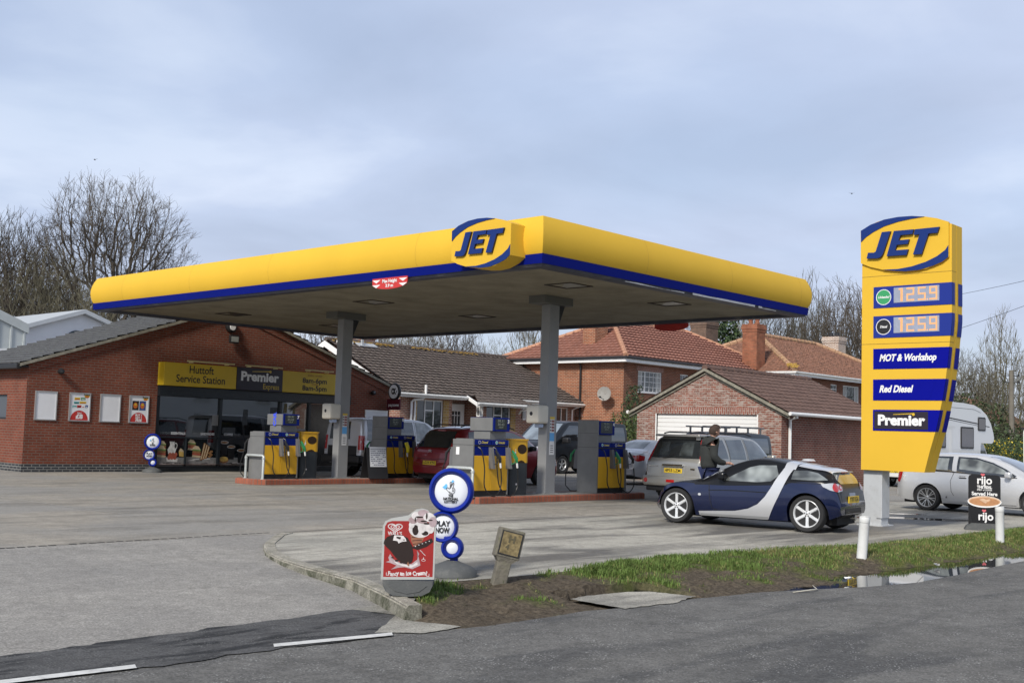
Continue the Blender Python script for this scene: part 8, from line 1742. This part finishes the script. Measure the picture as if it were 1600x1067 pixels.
pp = RP(1107, 760, 21.9); pt = thing('person', 'man in a dark grey hooded jacket and navy jeans looking down beside the silver off-roader', 'person', (pp.x, pp.y, 0), 0, scale=1.02)
# local: faces +x, y to his left
V = [(0, 0, .93), (0, 0, 1.08), (.0, 0, 1.25), (.0, 0, 1.38), (.04, 0, 1.46), (.09, 0, 1.53), (.135, 0, 1.60), (.115, 0, 1.67),
     (.0, .10, .88), (.02, .11, .50), (-.01, .11, .10), (.05, .115, .05), (.15, .12, .03), (.0, -.10, .88), (-.02, -.11, .50), (-.05, -.12, .10), (.01, -.12, .05), (.11, -.13, .03),
     (.01, .15, 1.33), (-.01, .255, 1.14), (.20, .20, 1.035), (.28, .15, 1.02), (.01, -.15, 1.33), (-.01, -.255, 1.13), (.22, -.20, 1.015), (.31, -.15, 1.02)]
E_ = [(0, 1), (1, 2), (2, 3), (3, 4), (4, 5), (5, 6), (6, 7), (0, 8), (8, 9), (9, 10), (10, 11), (11, 12), (0, 13), (13, 14), (14, 15), (15, 16), (16, 17), (3, 18), (18, 19), (19, 20), (20, 21), (3, 22), (22, 23), (23, 24), (24, 25)]
Rr = [(.09, .11), (.08, .10), (.08, .11), (.06, .09), (.05, .05), (.052, .05), (.082, .070), (.078, .068), .06, .045, .035, .035, .03, .06, .045, .035, .035, .03, .035, .03, .028, .024, .035, .03, .028, .024]
body_ = skin('body', V, E_, Rr, m_skin, pt)
Vj = [(0, 0, .87), (0, 0, 1.02), (-.01, 0, 1.18), (-.01, 0, 1.34), (.0, 0, 1.41), (.05, 0, 1.485), (.01, .15, 1.38), (.0, .23, 1.30), (-.02, .27, 1.15), (.10, .25, 1.05), (.22, .20, 1.03), (.01, -.15, 1.40), (.0, -.23, 1.30), (-.02, -.27, 1.14), (.10, -.25, 1.04), (.24, -.20, 1.02)]
skin('jacket', Vj, [(0, 1), (1, 2), (2, 3), (3, 4), (4, 5), (4, 6), (6, 7), (7, 8), (8, 9), (9, 10), (4, 11), (11, 12), (12, 13), (13, 14), (14, 15)], [(.165, .19), (.165, .185), (.165, .19), (.15, .18), (.12, .13), (.082, .082), .10, .085, .078, .068, .052, .10, .085, .078, .068, .052], m_jacket, pt)
skin('hood', [(-.085, 0, 1.35), (-.10, 0, 1.42), (-.055, .05, 1.46), (.02, .085, 1.44), (-.055, -.05, 1.46), (.02, -.085, 1.44)], [(0, 1), (1, 2), (2, 3), (1, 4), (4, 5)], [(.05, .09), (.06, .09), .055, .042, .055, .042], m_jacket, pt)
skin('jeans', [(0, 0, .92), (.0, .09, .84), (.02, .11, .50), (-.01, .11, .10), (.0, -.09, .84), (-.02, -.11, .50), (-.05, -.12, .10)], [(0, 1), (1, 2), (2, 3), (0, 4), (4, 5), (5, 6)], [(.14, .15), .115, .082, .075, .115, .082, .075], m_jean, pt)
HC = Vector((.105, 0, 1.60)); HT = Matrix.Rotation(radians(28), 3, 'Y')      # head bowed forward
def head_pt(th, ph, k=1.0):
    x, y, z = cos(th)*cos(ph), sin(th)*cos(ph), sin(ph); r = Vector((x*.098, y*.076, z*.118)); f = max(0, x)
    r.x += .018*math.exp(-(y/.16)**2-((z+.12)/.22)**2)*f+.010*f*(z < -.45)      # nose, chin
    r.x -= .012*f*math.exp(-((z-.12)/.12)**2)*(1-math.exp(-(y/.2)**2))
    if z < -.2: r.y *= 1+(z+.2)*.45; r.x *= 1+(z+.2)*(.10 if x > 0 else .45)
    return HC+HT@(r*k)
def ball(mb, k, keep=lambda th, ph: True, jit=0):
    n1_, n2_ = 28, 18; V = []; F = []; rn = random.Random(3)
    for j in range(n2_+1):
        for i in range(n1_): th, ph = 2*pi*i/n1_-pi, -pi/2+pi*j/n2_; kk = k+jit*noise.noise(Vector((cos(th)*3, sin(th)*3, ph*3)))+jit*.5*rn.random(); V.append(head_pt(th, ph, kk))
    for j in range(n2_):
        for i in range(n1_):
            th, ph = 2*pi*(i+.5)/n1_-pi, -pi/2+pi*(j+.5)/n2_
            if keep(th, ph): F.append((j*n1_+i, j*n1_+(i+1) % n1_, (j+1)*n1_+(i+1) % n1_, (j+1)*n1_+i))
    mb.add(V, F, 0, True)
mb = MB(); ball(mb, 1.0); me = body_.data; bmm = bmesh.new(); bmm.from_mesh(me); vv = [bmm.verts.new(v) for v in mb.v]
for f_ in mb.f:
    try: q = bmm.faces.new([vv[i] for i in f_]); q.smooth = True
    except ValueError: pass
bmm.to_mesh(me); bmm.free()
mb = MB(); ball(mb, 1.13, lambda th, ph: (abs(th) > 1.25 and ph > -.75) or ph > .55+.25*cos(th), .09); mb.build('hair', m_hair, pt)
skin('shoes', [(-.03, .11, .05), (.06, .115, .045), (.17, .12, .035)], [(0, 1), (1, 2)], [.055, .05, .04], m_black, pt, 1); skin('shoes', [(-.07, -.12, .05), (.02, -.12, .045), (.13, -.13, .035)], [(0, 1), (1, 2)], [.055, .05, .04], m_black, pt, 1)
for s_ in (-1, 1):
    e_ = head_pt(s_*1.5, -.05); mb = MB(); mb.lathe([(0, -.012), (.018, -.01), (.022, 0), (.017, .01), (0, .012)], e_, 'Y', 8); mb.build('ear', m_skin, pt)
    mb = MB(); mb.lathe([(0, -.008), (.008, 0), (0, .008)], head_pt(s_*.36, .10), 'X', 8); mb.build('eye', m_ink, pt)
mb = MB(); mb.add([head_pt(a, -.52, 1.012) for a in (-.25, -.08, .08, .25)]+[head_pt(a, -.57, 1.012) for a in (.25, .08, -.08, -.25)], [tuple(range(8))]); mb.build('mouth', mat('lips', (.30, .11, .09), .5), pt)
for s_ in (-1, 1):       # hands: palm, four fingers, thumb
    o = Vector((.30 if s_ < 0 else .27, s_*.15, 1.02)); Vh = [o, o+Vector((.05, -s_*.02, -.005)), o+Vector((.09, -s_*.03, -.01))]; Eh = [(0, 1), (1, 2)]; Rh = [.026, (.018, .034), (.014, .030)]
    for k in range(4): b = Vh[2]+Vector((.0, s_*(.030-.020*k), .0)); i0 = len(Vh); ln = (.058, .07, .066, .05)[k]; Vh += [b+Vector((.012, 0, .0)), b+Vector((ln*.6, 0, -.012)), b+Vector((ln*.85, 0, -.034))]; Eh += [(2, i0), (i0, i0+1), (i0+1, i0+2)]; Rh += [.009, .0085, .007]
    i0 = len(Vh); Vh += [Vh[1]+Vector((.0, -s_*.035, .008)), Vh[1]+Vector((.035, -s_*.05, .004))]; Eh += [(1, i0), (i0, i0+1)]; Rh += [.011, .009]
    skin('hand', Vh, Eh, Rh, m_skin, pt, 1)
pt.rotation_euler = (0, 0, radians(-34)); 
# remove prototypes that were never placed
for o in (pa, pb, pc_, pd):
    if o not in used:
        for c_ in children(o): bpy.data.objects.remove(c_)
        bpy.data.objects.remove(o)
